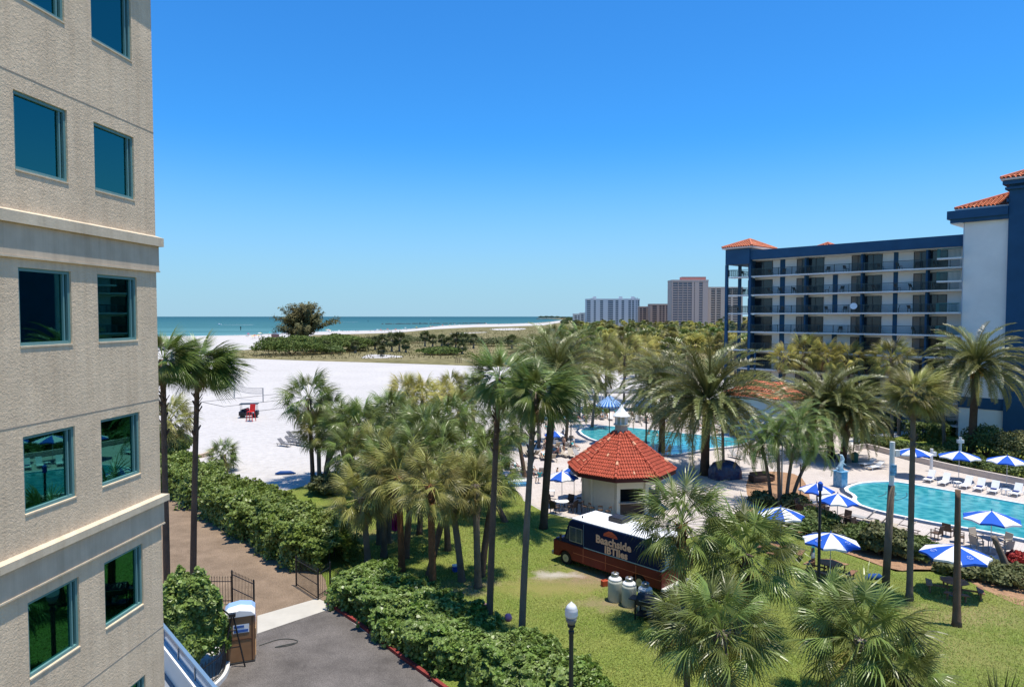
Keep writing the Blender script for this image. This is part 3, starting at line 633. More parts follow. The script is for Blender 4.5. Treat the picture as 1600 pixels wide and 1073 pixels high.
hip_roof(hotel, NX0 + .6, ny + .6, NX0 + 25, 11, 30.85, 3.0, 1.3, .6, .48, .2, ridge=12)
mb = MB(); mb.tube([(NX0 + 2.2, ny + 1.5, 31.3), (NX0 + 2.2, ny + 1.5, 33.1)], .04, 6); mb.tube([(NX0 + 2.2, ny + 1.5, 31.6), (NX0 + 2.2, ny + 1.5, 32.3)], .09, 6); mb.build('roof_antenna', M_grey_m, hotel)
# small projecting side balconies beside the tower
for k in range(4):
    z = lv[0] - 2.8 * k + 1.05 if k < 2 else lv[0] - 2.8 * k
    bx0 = HLEN - 2.1
    part('side_balcony', M_slab, [((bx0, -1.3, z - .2), (HLEN + .44, -.04, z))])
    rb = MB(); rb.span((bx0, -1.3, z + 1.05), (HLEN + .44, -1.24, z + 1.12)); rb.span((bx0, -1.3, z + 1.05), (bx0 + .06, -.06, z + 1.12)); x = bx0
    while x < HLEN + .4: rb.span((x, -1.29, z + .003), (x + .03, -1.25, z + 1.05)); x += .13
    y = -1.3
    while y < -.1: rb.span((bx0, y, z + .003), (bx0 + .03, y + .04, z + 1.05)); y += .13
    rb.build('side_railing', mat('green_balustrade', (0.05, 0.16, 0.15), .5), hotel)
# satellite dish / white lamp on a mid balcony
p_ = inv_h.inverted() @ Vector((hs_(1335.5), -0.5, 16.35))
mb = MB(); mb.lathe([(0.02, -.05), (.3, -.02), (.45, .1)], 14); dsh = mb.build('satellite_dish', M_white_pl, None, p_, None); dsh.rotation_euler = (R(75), 0, R(-30))
tag(dsh, 'white satellite dish fixed to the third balcony railing from the top of the hotel', 'satellite dish')
arm = MB(); arm.bar((0, 0, -.02), (0, -.1, -.75), .05); arm.build('arm', M_grey_m, dsh)
# balcony chairs
def chair_mesh():
    mb = MB(); mb.span((-.25, -.25, .40), (.25, .25, .45)); mb.bar((-.25, .22, .42), (-.25, .38, .95), .04); mb.bar((.25, .22, .42), (.25, .38, .95), .04); mb.add([(-.25, .24, .5), (.25, .24, .5), (.25, .37, .93), (-.25, .37, .93)], [(0, 1, 2, 3)])
    for x in (-.23, .23):
        for y in (-.23, .23): mb.span((x - .02, y - .02, 0), (x + .02, y + .02, .40))
    return mb
bc = chair_mesh().mesh('balcony_chair', M_wicker)
for li in range(5):
    for k in range(13):
        if random.random() < .12: continue
        x = 1.6 + k * 2.2 + random.uniform(-.5, .5)
        o = link('balcony_chair', bc, None, None, inv_h.inverted() @ Vector((x, .8, lv[li] - .008)), (0, 0, hrz + random.choice([0, 1.2, -1.2, 2.6])))
        tag(o, 'dark chair on the %s hotel balcony level from the top, %s along from the left' % (('first', 'second', 'third', 'fourth', 'fifth')[li], ('first', 'second', 'third', 'fourth', 'fifth', 'sixth', 'seventh', 'eighth', 'ninth', 'tenth', 'eleventh', 'twelfth', 'thirteenth')[k]), 'chair', 'chairs on the hotel balconies')
# low tiled pavilion in front of the hotel
pv = G(1195, 668); pv = Vector((31.5, 84, 0))
pav = empty('tiled_pavilion', pv, hrz, 'low white pavilion with bright orange tile roof in front of the hotel', 'pavilion')
mb = MB(); mb.span((-4, -2.5, 0), (4, 3, 5.0)); mb.build('wall', mat('pale_blue_wall', (0.5, 0.56, 0.62), .8), pav)
hip_roof(pav, -4, -2.5, 4, 3, 5.2, 1.7, .6, .4, .3, .12, ridge=3)
# garden fence and low walls by the hotel
def picket(name, a, b, h, m, label, cat, step=.13, rails=(.15, .85), post=2.0, spear=True):
    a = Vector(a); b = Vector(b); L = (b - a).length
    e = empty(name, a, math.atan2(b.y - a.y, b.x - a.x), label, cat)
    n = int(L / step); pk = MB(); pk.tube([(0, 0, 0.05), (0, 0, h)], .012, 4)
    if spear: pk.lathe([(.024, h), (.002, h + .1)], 4)
    pm = pk.mesh('picket', m)
    if n <= 300:
        for i in range(n): link('picket', pm, e, None, ((i + .5) * L / n, 0, 0))
    r = MB()
    for q in rails: r.span((0, -.015, h * q), (L, .015, h * q + .035))
    r.build('rail', m, e)
    k = max(1, round(L / post))
    po = MB(); po.span((-.035, -.035, 0), (.035, .035, h + .06)); po.lathe([(.05, h + .06), (.005, h + .12)], 4, phase=.785); pm = po.mesh('post', m)
    for i in range(k + 1): link('post', pm, e, None, (i * L / k, 0, 0))
    return e
picket('garden_fence', G(1205, 660), G(1418, 672), 1.3, M_black, 'dark metal garden fence at the foot of the hotel', 'fence', .3, post=3)

# ================================================================ DISTANT HIGH RISES
def tower(name, x0, x1, Y, ytop, label, wallc, darkc, dep, slabs, piers, extra=None, turn=0.0):
    a = P(x0, 494, Y); b = P(x1, 494, Y); z1 = CAM_H + (494 - ytop) * Y / FPX; W = b.x - a.x
    e = empty(name, (a.x, Y, 0), turn, label, 'high rise')
    wm = mat(name + '_wall', wallc, .8); dm = mat(name + '_glass', darkc, .3, spec=.5)
    q = MB(); q.span((0, .6, 0), (W, dep, z1)); q.build('wall', dm, e)
    nf = int(z1 / slabs); q = MB()
    for k in range(nf + 1): q.span((-.3, 0, k * slabs), (W + .3, .597, k * slabs + slabs * .38))
    q.build('balconies', wm, e)
    for (u0, u1, h_) in piers: q = MB(); q.span((u0 * W, -.25, 0), (u1 * W, 1.0, z1 * h_)); q.build('pier', wm, e)
    q = MB(); q.span((-.5, -.3, z1), (W + .5, dep, z1 + 2.2)); q.build('parapet', wm, e)
    q = MB(); q.span((W, .5, 0), (W + .4, dep - .5, z1)); q.span((-.4, .5, 0), (0, dep - .5, z1)); q.build('end_wall', wm, e)
    if extra: extra(e, W, z1, wm, dm)
    return e
def exA(e, W, z1, wm, dm):
    for u in (.12, .62, .85): q = MB(); q.span((u * W, 2, z1 + 2.2), (u * W + 5, 8, z1 + 5.5)); q.build('plant_room', wm, e)
tower('condo_block', 917, 999, 1050, 469, 'long white condominium with dark blue glass bands at the far end of the beach', (.60, .62, .65), (.035, .075, .12), 22, 3.0,
      [(0.07, .13, 1.08), (.17, .25, 1.05), (.31, .40, 1.02), (.50, .545, 1.0), (.60, .66, 1.04), (.71, .79, 1.06), (.84, .86, 1.08), (.90, .93, 1.1), (.95, .965, 1.1)], exA)
def exC(e, W, z1, wm, dm):
    q = MB(); q.span((.28 * W, 2, z1 + 2.2), (.95 * W, 14, z1 + 6)); q.build('penthouse', mat('pink_roof', (.55, .24, .20), .8), e)
tower('pink_tower', 1050, 1106, 860, 440, 'tall pale pink tower block with gridded balconies left of the hotel', (.58, .44, .39), (.13, .14, .18), 24, 3.0, [(.0, .02, 1), (.16, .175, 1), (.29, .305, 1), (.42, .435, 1), (.55, .61, 1.0), (.63, .75, 1), (.85, 1.0, 1.02)], exC)
tower('cream_tower', 1106.5, 1160, 880, 451, 'cream apartment block with dark window rows directly beside the hotel', (.60, .48, .40), (.10, .09, .10), 20, 3.0, [(.0, .08, 1), (.2, .24, 1), (.36, .5, 1), (.66, .72, 1), (.9, 1, 1)])
tower('stepped_condo', 1016, 1050, 980, 477, 'brown and pink mid rise block with dark bays between the two tall towers', (.50, .34, .28), (.06, .06, .08), 16, 3.0, [(.0, .1, 1.05), (.3, .42, 1), (.52, .56, 1), (.66, .72, 1), (.88, 1, 1)])
tower('stepped_condo', 1000, 1016, 1000, 481, 'low pink roofed block at the right end of the white condominium', (.52, .36, .31), (.1, .08, .08), 16, 3.0, [(.2, .3, 1), (.6, .75, 1)])
for (x0, x1, yt, lab) in ((896, 905, 492, 'smallest white beach house at the far point'), (906, 916, 490.5, 'white flat roofed beach house left of the white condominium')):
    tower('beach_house', x0, x1, 1150, yt, lab, (.68, .66, .62), (.15, .15, .16), 10, 3.2, [(0, .2, 1), (.6, .8, 1)])

# ================================================================ GAZEBO BAR
gz0 = G(970, 790)
gz = empty('tiki_bar', (gz0.x, gz0.y, 0), R(22.5 + 8), 'octagonal poolside bar with red barrel tile roof and small white cupola', 'gazebo')
gr_ = 4.25; gzE = 3.12; gzT = 6.1
M_gred = mat('red_roof_tile', (0.42, 0.085, 0.045), .8, var=(2.2, .22), var2=(9, .12)); M_cream = mat('bar_cream_wall', (.60, .56, .43), .8, var=(2, .05))
mb = MB(); oc = [Vector((gr_ * math.cos(k * math.pi / 4), gr_ * math.sin(k * math.pi / 4), gzE)) for k in range(8)]; it = [Vector((.42 * math.cos(k * math.pi / 4), .42 * math.sin(k * math.pi / 4), gzT - .15)) for k in range(8)]
for k in range(8): tile_face(mb, oc[k], oc[(k + 1) % 8], it[k], it[(k + 1) % 8], row=.31, tw=.21, r=.078)
o = mb.build('roof_tiles', [M_gred, M_tpale, M_tdark], gz); o['kind'] = 'stuff'
for k in range(8):
    nseg = 12
    for j in range(nseg):
        a = oc[k].lerp(it[k], j / nseg) + Vector((0, 0, .10)); b = oc[k].lerp(it[k], (j + 1.1) / nseg) + Vector((0, 0, .07)); q = MB(); q.tube([a, b], [.12, .085], 6)
        q.build('hip_tile', M_gred if (k * 7 + j * 3) % 11 else M_tpale, gz)
mb = MB(); mb.lathe([(gr_ - .05, gzE - .03), (gr_ - .02, gzE - .3), (gr_ - .15, gzE - .32)], 8); mb.build('eave_fascia', mat('dark_red_brown_fascia', (.09, .022, .015), .8), gz)
for k in range(8):
    p0 = oc[k] * (2.9 / gr_); p1 = oc[(k + 1) % 8] * (2.9 / gr_); p0.z = p1.z = 0; q = MB(); q.span((-.16, -.16, 0), (.16, .16, gzE - .33))
    q.build('column', M_cream, gz, p0)
    d = p1 - p0; q = MB()
    ang = math.atan2(d.y, d.x); L = d.length; mid = (p0 + p1) / 2
    wm_ = (gz.matrix_basis @ mid)
    if k in (3, 4):      # closed panels towards the camera left
        q.span((-L / 2 + .17, -.07, 0), (L / 2 - .17, .07, gzE - .34)); q.build('wall_panel', M_cream, gz, mid, ang)
    else:
        q.span((-L / 2 + .17, -.06, 0), (L / 2 - .17, .06, .98)); q.build('counter_front', mat('bar_front_dark', (.07, .045, .03), .7), gz, mid, ang)
        q = MB(); q.span((-L / 2 + .17, -.3, .983), (L / 2 - .17, .2, 1.04)); q.build('counter_top', M_tan, gz, mid, ang)
        q = MB(); q.span((-L / 2 + .17, -.07, 2.05), (L / 2 - .17, .07, gzE - .34)); q.build('header', M_cream, gz, mid, ang)
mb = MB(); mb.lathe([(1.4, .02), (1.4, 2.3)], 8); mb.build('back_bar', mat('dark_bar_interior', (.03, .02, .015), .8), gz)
mb = MB(); mb.lathe([(.50, gzT - .4), (.50, gzT + .35)], 16); mb.build('cupola_base', mat('cupola_beige', (.5, .42, .33), .8), gz)
mb = MB(); mb.lathe([(.62, gzT + .353), (.62, gzT + .43)], 16); mb.lathe([(.30, gzT + .433), (.30, gzT + 1.0)], 8)
mb.build('cupola_lantern', mat('cupola_cream', (.6, .53, .38), .8), gz)
for k in range(8):
    t = k * math.pi / 4; q = MB(); q.tube([(.46 * math.cos(t), .46 * math.sin(t), gzT + .433), (.46 * math.cos(t), .46 * math.sin(t), gzT + 1.05)], .05, 6); q.build('cupola_post', M_white, gz)
mb = MB(); mb.lathe([(.68, gzT + 1.053), (.66, gzT + 1.1), (.38, gzT + 1.38), (.16, gzT + 1.68), (.02, gzT + 1.95)], 8); mb.build('cupola_roof', M_white_pl, gz)

# ================================================================ FOOD TRUCK
fwp = G(886, 881); rwp = G(1001, 920.5); fdir = (rwp - fwp).normalized(); wb = (rwp - fwp).length
tk = empty('food_truck', fwp - fdir * 0.95, math.atan2(fdir.y, fdir.x), 'navy and red step van food truck with white roof and orange lettering on the lawn', 'food truck')
# local: x to the rear, y>0 away from the camera (left perp of (.7,-.71) = (.71,.7)), near side at y=0 -> wheels inset
TL = wb + .95 + 1.45; TW = 2.35; TH = 2.92
M_tn = mat('truck_navy', (.006, .015, .055), .5, spec=.08, var=(.8, .15)); M_tr = mat('truck_red_brown', (.135, .020, .016), .5, spec=.2, var=(.9, .2)); M_tw = mat('truck_white_roof', (.80, .80, .80), .5, var=(2, .04)); M_trim = mat('truck_trim_blue', (.22, .36, .5), .4, .4); M_ty = mat('tyre_rubber', (.018, .018, .018), .9)
M_tg = mat('truck_window_glass', (.06, .08, .09), .06, spec=.8); M_or = mat('truck_orange_stripe', (.55, .17, .08), .5)
ay, by = -.18, TW - .18
arch = lambda c, r, n=9: [(c + r * math.cos(math.pi - math.pi * k / (n - 1)), .42 + r * math.sin(math.pi - math.pi * k / (n - 1)) * .95) for k in range(n)]
low = [(0, .42)] + arch(.95, .50) + arch(.95 + wb, .52) + [(TL, .42), (TL, 1.38), (.08, 1.38), (0, 1.2)]
mb = MB(); mb.prism(low, ay, by); tb = mb.build('body', M_tr, tk, bevel=.03)
up_ = [(.083, 1.383), (TL, 1.383), (TL, TH - .12), (TL - .15, TH - .03), (1.45, TH - .03), (1.28, TH - .15), (.82, 1.62), (.2, 1.52)]
mb = MB(); mb.prism(up_, ay, by); mb.build('upper_body', M_tn, tk, bevel=.04)
mb = MB(); mb.span((1.42, ay + .04, TH - .027), (TL - .12, by - .04, TH + .045)); mb.build('roof', M_tw, tk, bevel=.03)
mb = MB(); mb.span((0, 0, 0), (1.0, .85, .28)); mb.build('roof_vent', M_black, tk, (2.9 + .4, .95, TH + .048), bevel=.05)
mb = MB(); mb.tube([(0, 0, 0), (0, 0, .12)], .05, 8); mb.build('antenna_stub', M_black, tk, (1.9, .3, TH + .046))
def disc_wheel(x, y):
    mb = MB(); mb.tube([(0, -.12, 0), (0, .12, 0)], .41, 20); t = mb.build('wheel', M_ty, tk, (x, y, .41)); q = MB(); q.tube([(0, -.135, 0), (0, -.122, 0)], .23, 14); q.build('rim', mat('steel_rim', (.4, .4, .4), .4, .6), t); q = MB(); q.tube([(0, -.16, 0), (0, -.137, 0)], .08, 8); q.build('hub', M_grey_m, t)
for x in (.95, .95 + wb):
    for y in (.0, TW - .36): disc_wheel(x, y)
q = MB(); q.add([(.83, ay + .1, 1.66), (.83, by - .1, 1.66), (1.25, by - .1, TH - .22), (1.25, ay + .1, TH - .22)], [(0, 1, 2, 3)]); q.v = [v + Vector((-.035, 0, .012)) for v in q.v]; q.build('windscreen', M_tg, tk)
q = MB(); q.span((1.35, ay - .012, 1.62), (2.25, ay - .002, 2.42)); wd = q.build('cab_window', M_tg, tk)
q = MB()
for b_ in (((1.30, ay - .02, 1.57), (2.30, ay - .003, 1.617)), ((1.30, ay - .02, 2.423), (2.30, ay - .003, 2.47)), ((1.30, ay - .02, 1.62), (1.347, ay - .003, 2.42)), ((2.253, ay - .02, 1.62), (2.30, ay - .003, 2.42)), ((1.80, ay - .02, 1.62), (1.84, ay - .013, 2.42))): q.span(*b_)
q.build('window_frame', M_grey_m, wd)
q = MB(); q.add([(.98, ay - .006, 1.66), (1.24, ay - .006, 1.66), (1.24, ay - .006, 2.3), (1.16, ay - .006, 2.1)], [(0, 1, 2, 3)]); q.build('quarter_window', M_tg, tk)
q = MB(); q.span((.9, ay - .30, 1.7), (.96, ay - .02, 1.74)); q.span((.86, ay - .42, 1.55), (.92, ay - .28, 1.95)); q.build('mirror', M_black, tk)
for y in (ay + .25, by - .25): q = MB(); q.tube([(-.03, y, .98), (.01, y, .98)], .10, 12); q.build('headlight', M_white_pl, tk)
q = MB(); q.span((-.16, ay, .42), (-.01, by, .62)); q.build('bumper', M_grey_m, tk, bevel=.02)
q = MB(); q.span((-.018, ay + .03, .62), (-.003, by - .03, 1.36)); q.build('front_panel', M_tn, tk)
q = MB(); q.span((-.035, ay + .5, .75), (-.02, by - .5, 1.15)); q.build('grille', M_black, tk)
q = MB(); q.span((TL + .003, ay, .38), (TL + .22, by, .50)); q.build('rear_bumper', mat('pale_bumper', (.6, .6, .58), .5), tk)
q = MB(); q.span((TL + .002, ay + .3, 1.5), (TL + .014, by - .3, 2.6)); q.build('rear_panel', mat('rear_blue_panel', (.10, .2, .3), .4), tk)
q = MB(); q.span((TL + .002, ay, 1.40), (TL + .02, by, 1.47)); q.build('rear_stripe', M_trim, tk)
q = MB(); q.span((2.4, ay - .02, 1.40), (TL, ay - .003, 1.45)); q.build('side_trim', M_trim, tk)
for x in (2.35, 4.0, 6.1): q = MB(); q.span((x, ay - .01, .5), (x + .025, ay - .002, 1.34)); q.build('stripe', M_or, tk)
q = MB(); q.span((1.6, ay - .01, .90), (TL - .05, ay - .003, .925)); q.build('stripe', M_or, tk)
q = MB(); q.span((2.38, ay - .012, 1.5), (2.40, ay - .002, TH - .15)); q.build('panel_seam', M_trim, tk)
# roof sun logo and lettering (near side, read from the left = front of truck)
q = MB(); cx_, cz_ = 4.35, 2.47
for (z0, z1) in ((0, .06), (.075, .15), (.165, .33)):
    r = .5; pts = []
    w0 = math.sqrt(max(0, 1 - (z0 / .34) ** 2)) * r; w1 = math.sqrt(max(0, 1 - (z1 / .34) ** 2)) * r
    q.add([(cx_ - w0, ay - .006, cz_ + z0), (cx_ + w0, ay - .006, cz_ + z0), (cx_ + w1, ay - .006, cz_ + z1), (cx_ - w1, ay - .006, cz_ + z1)], [(0, 1, 2, 3)])
q.build('setting_sun_emblem', mat('logo_orange', (.62, .11, .05), .6), tk)
def text_mesh(s, size, name, m, parent, loc, rot, ext=.006, off=.012, sx=1.0):
    cu = bpy.data.curves.new(name, 'FONT'); cu.body = s; cu.size = size; cu.extrude = ext; cu.offset = off; cu.align_x = 'CENTER'; cu.resolution_u = 2
    tmp = bpy.data.objects.new('tmp', cu); C.objects.link(tmp); dg = bpy.context.evaluated_depsgraph_get(); me = bpy.data.meshes.new_from_object(tmp.evaluated_get(dg)); bpy.data.objects.remove(tmp)
    me.materials.clear(); me.materials.append(m); o = link(name, me, parent, None, loc, rot, (sx, 1, 1)); return o
M_let = mat('lettering_peach', (.80, .48, .32), .6)
text_mesh('Baachside', .62, 'lettering', M_let, tk, (4.55, ay - .012, 1.98), (R(90), 0, 0), off=.022, sx=1.02)
text_mesh('IBTIIes', .58, 'lettering', M_let, tk, (4.75, ay - .012, 1.50), (R(90), 0, 0), off=.022, sx=1.0)
# serifs: small bars under and over the strokes so the letters read as slab lettering
# propane tanks
def tank(px, py, label, sc_=1.0):
    p = G(px, py); e = empty('propane_tank', p, 0, label, 'gas tank', 'propane tanks beside the food truck', sc_)
    mb = MB(); mb.lathe([(.36, 0), (.36, .06), (.385, .1), (.385, 1.0), (.37, 1.12)], 20); mb.build('body', mat('tank_grey_green', (.44, .46, .40), .55, var=(2, .12), bump=(6, .1)), e, smooth=True)
    mb = MB(); mb.lathe([(.372, 1.122), (.33, 1.22), (.2, 1.30), (.05, 1.32)], 20); mb.build('dome', M_white_pl, e, smooth=True)
    mb = MB(); mb.lathe([(.19, 1.28), (.2, 1.32), (.2, 1.48), (.17, 1.5)], 14); mb.build('collar', M_grey_m, e)
    mb = MB(); mb.tube([(0, 0, 1.30), (0, 0, 1.54)], .06, 8); mb.build('valve', mat('brass', (.3, .22, .1), .4, .7), e)
tank(961, 938, 'leftmost of the three grey propane tanks beside the truck, next to a red can'); tank(983, 946, 'middle of the three grey propane tanks beside the truck'); tank(1008, 955, 'rightmost of the three grey propane tanks, behind the black grill')
p = G(945, 915); e = empty('red_fuel_can', p, .4, 'small red fuel can on the grass left of the propane tanks', 'fuel can')
mb = MB(); mb.span((-.2, -.14, 0), (.2, .14, .34)); mb.build('body', mat('dull_red', (.42, .07, .03), .6), e, bevel=.04); mb = MB(); mb.bar((-.12, 0, .4), (.12, 0, .4), .03); mb.tube([(.14, 0, .34), (.22, 0, .46)], .03, 6); mb.bar((-.12, 0, .34), (-.12, 0, .4), .03); mb.bar((.12, 0, .34), (.12, 0, .4), .03); mb.build('handle', M_black, e)
def grill(px, py, rz, label):
    p = G(px, py); e = empty('grill', p, rz, label, 'grill', 'black grills behind the truck')
    for x in (-.62, .62):
        for y in (-.35, .35): q = MB(); q.span((x - .03, y - .03, 0), (x + .03, y + .03, 1.0)); q.build('leg', M_black, e)
    q = MB(); q.span((-.62, -.35, .22), (.62, .35, .26)); q.build('shelf', M_black, e)
    q = MB(); q.prism([(-.34, .72), (.34, .72), (.36, 1.0), (.22, 1.22), (-.12, 1.25), (-.34, 1.05)], -.6, .6, 'X'); q.build('hood', mat('charred_black', (.025, .025, .028), .5, spec=.4, var=(4, .4)), e, bevel=.03)
    q = MB(); q.bar((-.4, -.42, 1.02), (.4, -.42, 1.02), .03); q.bar((-.4, -.42, 1.02), (-.4, -.33, 1.02), .03); q.bar((.4, -.42, 1.02), (.4, -.33, 1.02), .03); q.build('handle', M_grey_m, e)
    q = MB(); q.tube([(0, 0, .26), (0, 0, .58)], .16, 10); q.build('gas_bottle', M_grey_m, e)
    q = MB(); q.span((-1.0, -.3, .93), (-.63, .3, .97)); q.build('side_shelf', M_black, e)
grill(1015, 968, -.55, 'black hooded grill cart nearest the propane tanks'); grill(1052, 985, -.5, 'second black grill cart, half hidden by the fan palm')
# ================================================================ PORTABLE TOILET, FENCES, GATES
pt = G(353, 1040)
tl = empty('portable_toilet', pt, R(20), 'brown portable toilet with white roof and blue signs beside the fence', 'portable toilet')
M_brn = mat('brown_plastic', (.30, .16, .075), .5, var=(1.5, .15)); M_brd = mat('dark_brown_plastic', (.13, .06, .03), .6); M_sgn = mat('sign_blue', (.05, .13, .38), .5)
for b_, m_, nme in ((((0, 0, .08), (1.15, 1.15, 2.05)), M_brn, 'cabin'), (((-.03, -.03, 0), (1.18, 1.18, .077)), mat('dark_skid', (.03, .03, .03), .8), 'skid')):
    q = MB(); q.span(*b_); q.build(nme, m_, tl, bevel=.02)
for b_ in (((.05, -.02, .1), (.10, -.003, 2.0)), ((1.05, -.02, .1), (1.10, -.003, 2.0)), ((.10, -.016, 1.05), (1.05, -.003, 1.09)), ((1.153, .08, .15), (1.17, .14, 1.98)), ((1.153, 1.02, .15), (1.17, 1.08, 1.98))): q = MB(); q.span(*b_); q.build('rib', M_brd, tl)
q = MB(); q.prism([(-.05, 2.053), (1.2, 2.053), (1.2, 2.12), (1.05, 2.27), (.575, 2.36), (.1, 2.27), (-.05, 2.12)], -.05, .62); q.build('roof', M_white_pl, tl, bevel=.03)
q = MB(); q.prism([(-.05, 2.053), (1.2, 2.053), (1.2, 2.12), (1.05, 2.25), (.575, 2.33), (.1, 2.25), (-.05, 2.12)], .623, 1.2); q.build('roof_skylight', mat('pale_blue_plastic', (.26, .40, .66), .35), tl, bevel=.02)
q = MB(); q.span((.3, -.012, 1.35), (.95, -.002, 1.72)); sg = q.build('sign', M_white_pl, tl); q = MB(); q.span((.34, -.02, 1.38), (.91, -.0125, 1.50)); q.span((.34, -.02, 1.58), (.75, -.0125, 1.68)); q.build('sign_print', M_sgn, sg)
q = MB(); q.span((1.152, .18, .12), (1.19, 1.0, 1.98)); dr = q.build('door', M_brn, tl, bevel=.015)
q = MB(); q.span((1.192, .3, 1.5), (1.2, .9, 1.85)); q.build('sign', M_sgn, dr); q = MB(); q.bar((1.195, .2, .2), (1.195, .95, 1.4), .04); q.bar((1.195, .95, .2), (1.195, .2, 1.4), .04); q.build('brace', mat('tan_rib', (.42, .26, .13), .6), dr)
# leaning A frame beside it
p = G(372, 1038); e = empty('steel_a_frame', p + Vector((-.1, -.35, 0)), R(20), 'black steel A frame leaning against the portable toilet', 'frame')
q = MB(); q.bar((-.45, 0, 0), (0, .15, 2.25), .05); q.build('leg', M_black, e); q = MB(); q.bar((.5, 0, 0), (.05, .15, 2.25), .05); q.build('leg', M_black, e)
q = MB(); q.bar((-.25, .05, .9), (.30, .05, .9), .035); q.bar((-.1, .1, 1.6), (.15, .1, 1.6), .035); q.build('crossbar', M_black, e); q = MB(); q.bar((0, .13, 2.2), (-.6, .3, 2.75), .05); q.span((-.12, .06, 2.2), (.15, .24, 2.34)); q.build('head', M_black, e)
picket('black_picket_fence', G(312, 945), G(363, 945), 1.45, M_black, 'straight black picket fence behind the portable toilet', 'fence', .14)
picket('black_gate', G(363, 945), G(397, 962), 1.75, M_black, 'tall black gate leaf standing open beside the concrete apron', 'gate', .13, (.06, .5, .92), post=9)
picket('black_gate', G(463, 915), G(497, 937), 1.6, M_black, 'black gate leaf swung back against the hedge right of the mulch drive', 'gate', .13, (.06, .5, .92), post=9)
picket('black_picket_fence', G(497, 937), G(516, 925), 1.6, M_black, 'short black fence panel ending in the right hand hedge', 'fence', .14)
# curved fence round the corner bush
cf = empty('curved_black_fence', G(352, 1052), 0, 'curved black picket fence around the corner planting on its pale kerb', 'fence')
pts_ = [G(352, 1030), G(354, 1046), G(347, 1062), G(330, 1078), G(308, 1092), G(285, 1100)]; pts_ = chaikin(pts_, 2, False)
pk = MB(); pk.tube([(0, 0, .2), (0, 0, 1.25)], .013, 4); pk.lathe([(.024, 1.25), (.002, 1.34)], 4); pkm = pk.mesh('picket', M_black); q = MB(); kq = MB()
org = Vector(G(352, 1052))
for i in range(len(pts_) - 1):
    a, b = pts_[i] - org, pts_[i + 1] - org; L = (b - a).length
    for z in (.3, 1.1): q.bar(a + Vector((0, 0, z)), b + Vector((0, 0, z)), .03)
    kq.bar(a + Vector((0, 0, .1)), b + Vector((0, 0, .1)), .3, .2)
    n = max(1, round(L / .13))
    for j in range(n): link('picket', pkm, cf, None, a.lerp(b, j / n))
q.build('rail', M_black, cf); kq.build('kerb_base', M_concrete, cf)
# hose lying on the asphalt
hp = chaikin([G(405, 1008, .03), G(440, 996, .03), G(470, 1000, .03), G(455, 1008, .03), G(420, 1012, .03), G(465, 1003, .03)], 3, False)
mb = MB(); mb.tube(hp, .02, 5); tag(mb.build('hose', mat('dark_hose', (.05, .055, .05), .7)), 'thin dark hose looped on the asphalt right of the portable toilet', 'hose')
# ================================================================ PALMS
M_lgreen = mat('sabal_leaf', (0.145, 0.185, 0.042), .36, trans=.2, rnd=.5, spec=.4)
M_lyel = mat('yellowing_leaf', (0.42, 0.38, 0.10), .55, trans=.3, rnd=.25)
M_lolive = mat('olive_leaf', (0.235, 0.225, 0.058), .42, trans=.2, rnd=.42, spec=.35)
M_ldead = mat('dead_leaf', (0.30, 0.20, 0.11), .9, trans=.15, rnd=.3)
M_ldate = mat('date_palm_leaf', (0.17, 0.18, 0.055), .36, trans=.16, rnd=.45, spec=.4)
M_lbright = mat('bright_fan_leaf', (0.14, 0.20, 0.042), .36, trans=.22, rnd=.3, spec=.4)
M_ldune = mat('dune_palm_leaf', (0.10, 0.115, 0.04), .7, trans=.2, rnd=.2)
M_orangef = mat('date_fruit_orange', (0.52, 0.24, 0.05), .7)
def trunk_mat(name, c, s=9):
    m = mat(name, c, .95, var=(1.5, .2), coords='Object', spec=.05); n, L = NM(m); b = n['Principled BSDF']; co = n.new('ShaderNodeTexCoord')
    wv = n.new('ShaderNodeTexWave'); wv.bands_direction = 'Z'; wv.inputs['Scale'].default_value = s; wv.inputs['Distortion'].default_value = 2.5; wv.inputs['Detail'].default_value = 3; wv.inputs['Detail Scale'].default_value = 2.0; L.new(co.outputs['Object'], wv.inputs['Vector'])
    cs_ = b.inputs['Base Color'].links[0].from_socket; mx = n.new('ShaderNodeMixRGB'); mx.blend_type = 'MULTIPLY'; mx.inputs[0].default_value = .45; cr = n.new('ShaderNodeValToRGB'); cr.color_ramp.elements[0].color = (.45, .42, .40, 1); L.new(wv.outputs['Fac'], cr.inputs[0]); L.new(cs_, mx.inputs[1]); L.new(cr.outputs[0], mx.inputs[2]); L.new(mx.outputs[0], b.inputs['Base Color'])
    bp = n.new('ShaderNodeBump'); bp.inputs['Strength'].default_value = .9; bp.inputs['Distance'].default_value = .04; L.new(wv.outputs['Fac'], bp.inputs['Height']); L.new(bp.outputs[0], b.inputs['Normal']); return m
M_tgrey = trunk_mat('grey_palm_trunk', (.32, .26, .20)); M_tbrown = trunk_mat('brown_palm_trunk', (.27, .185, .135)); M_tred = trunk_mat('red_brown_trunk', (.26, .125, .06), 5); M_tdate = trunk_mat('date_palm_trunk', (.13, .09, .06), 4)

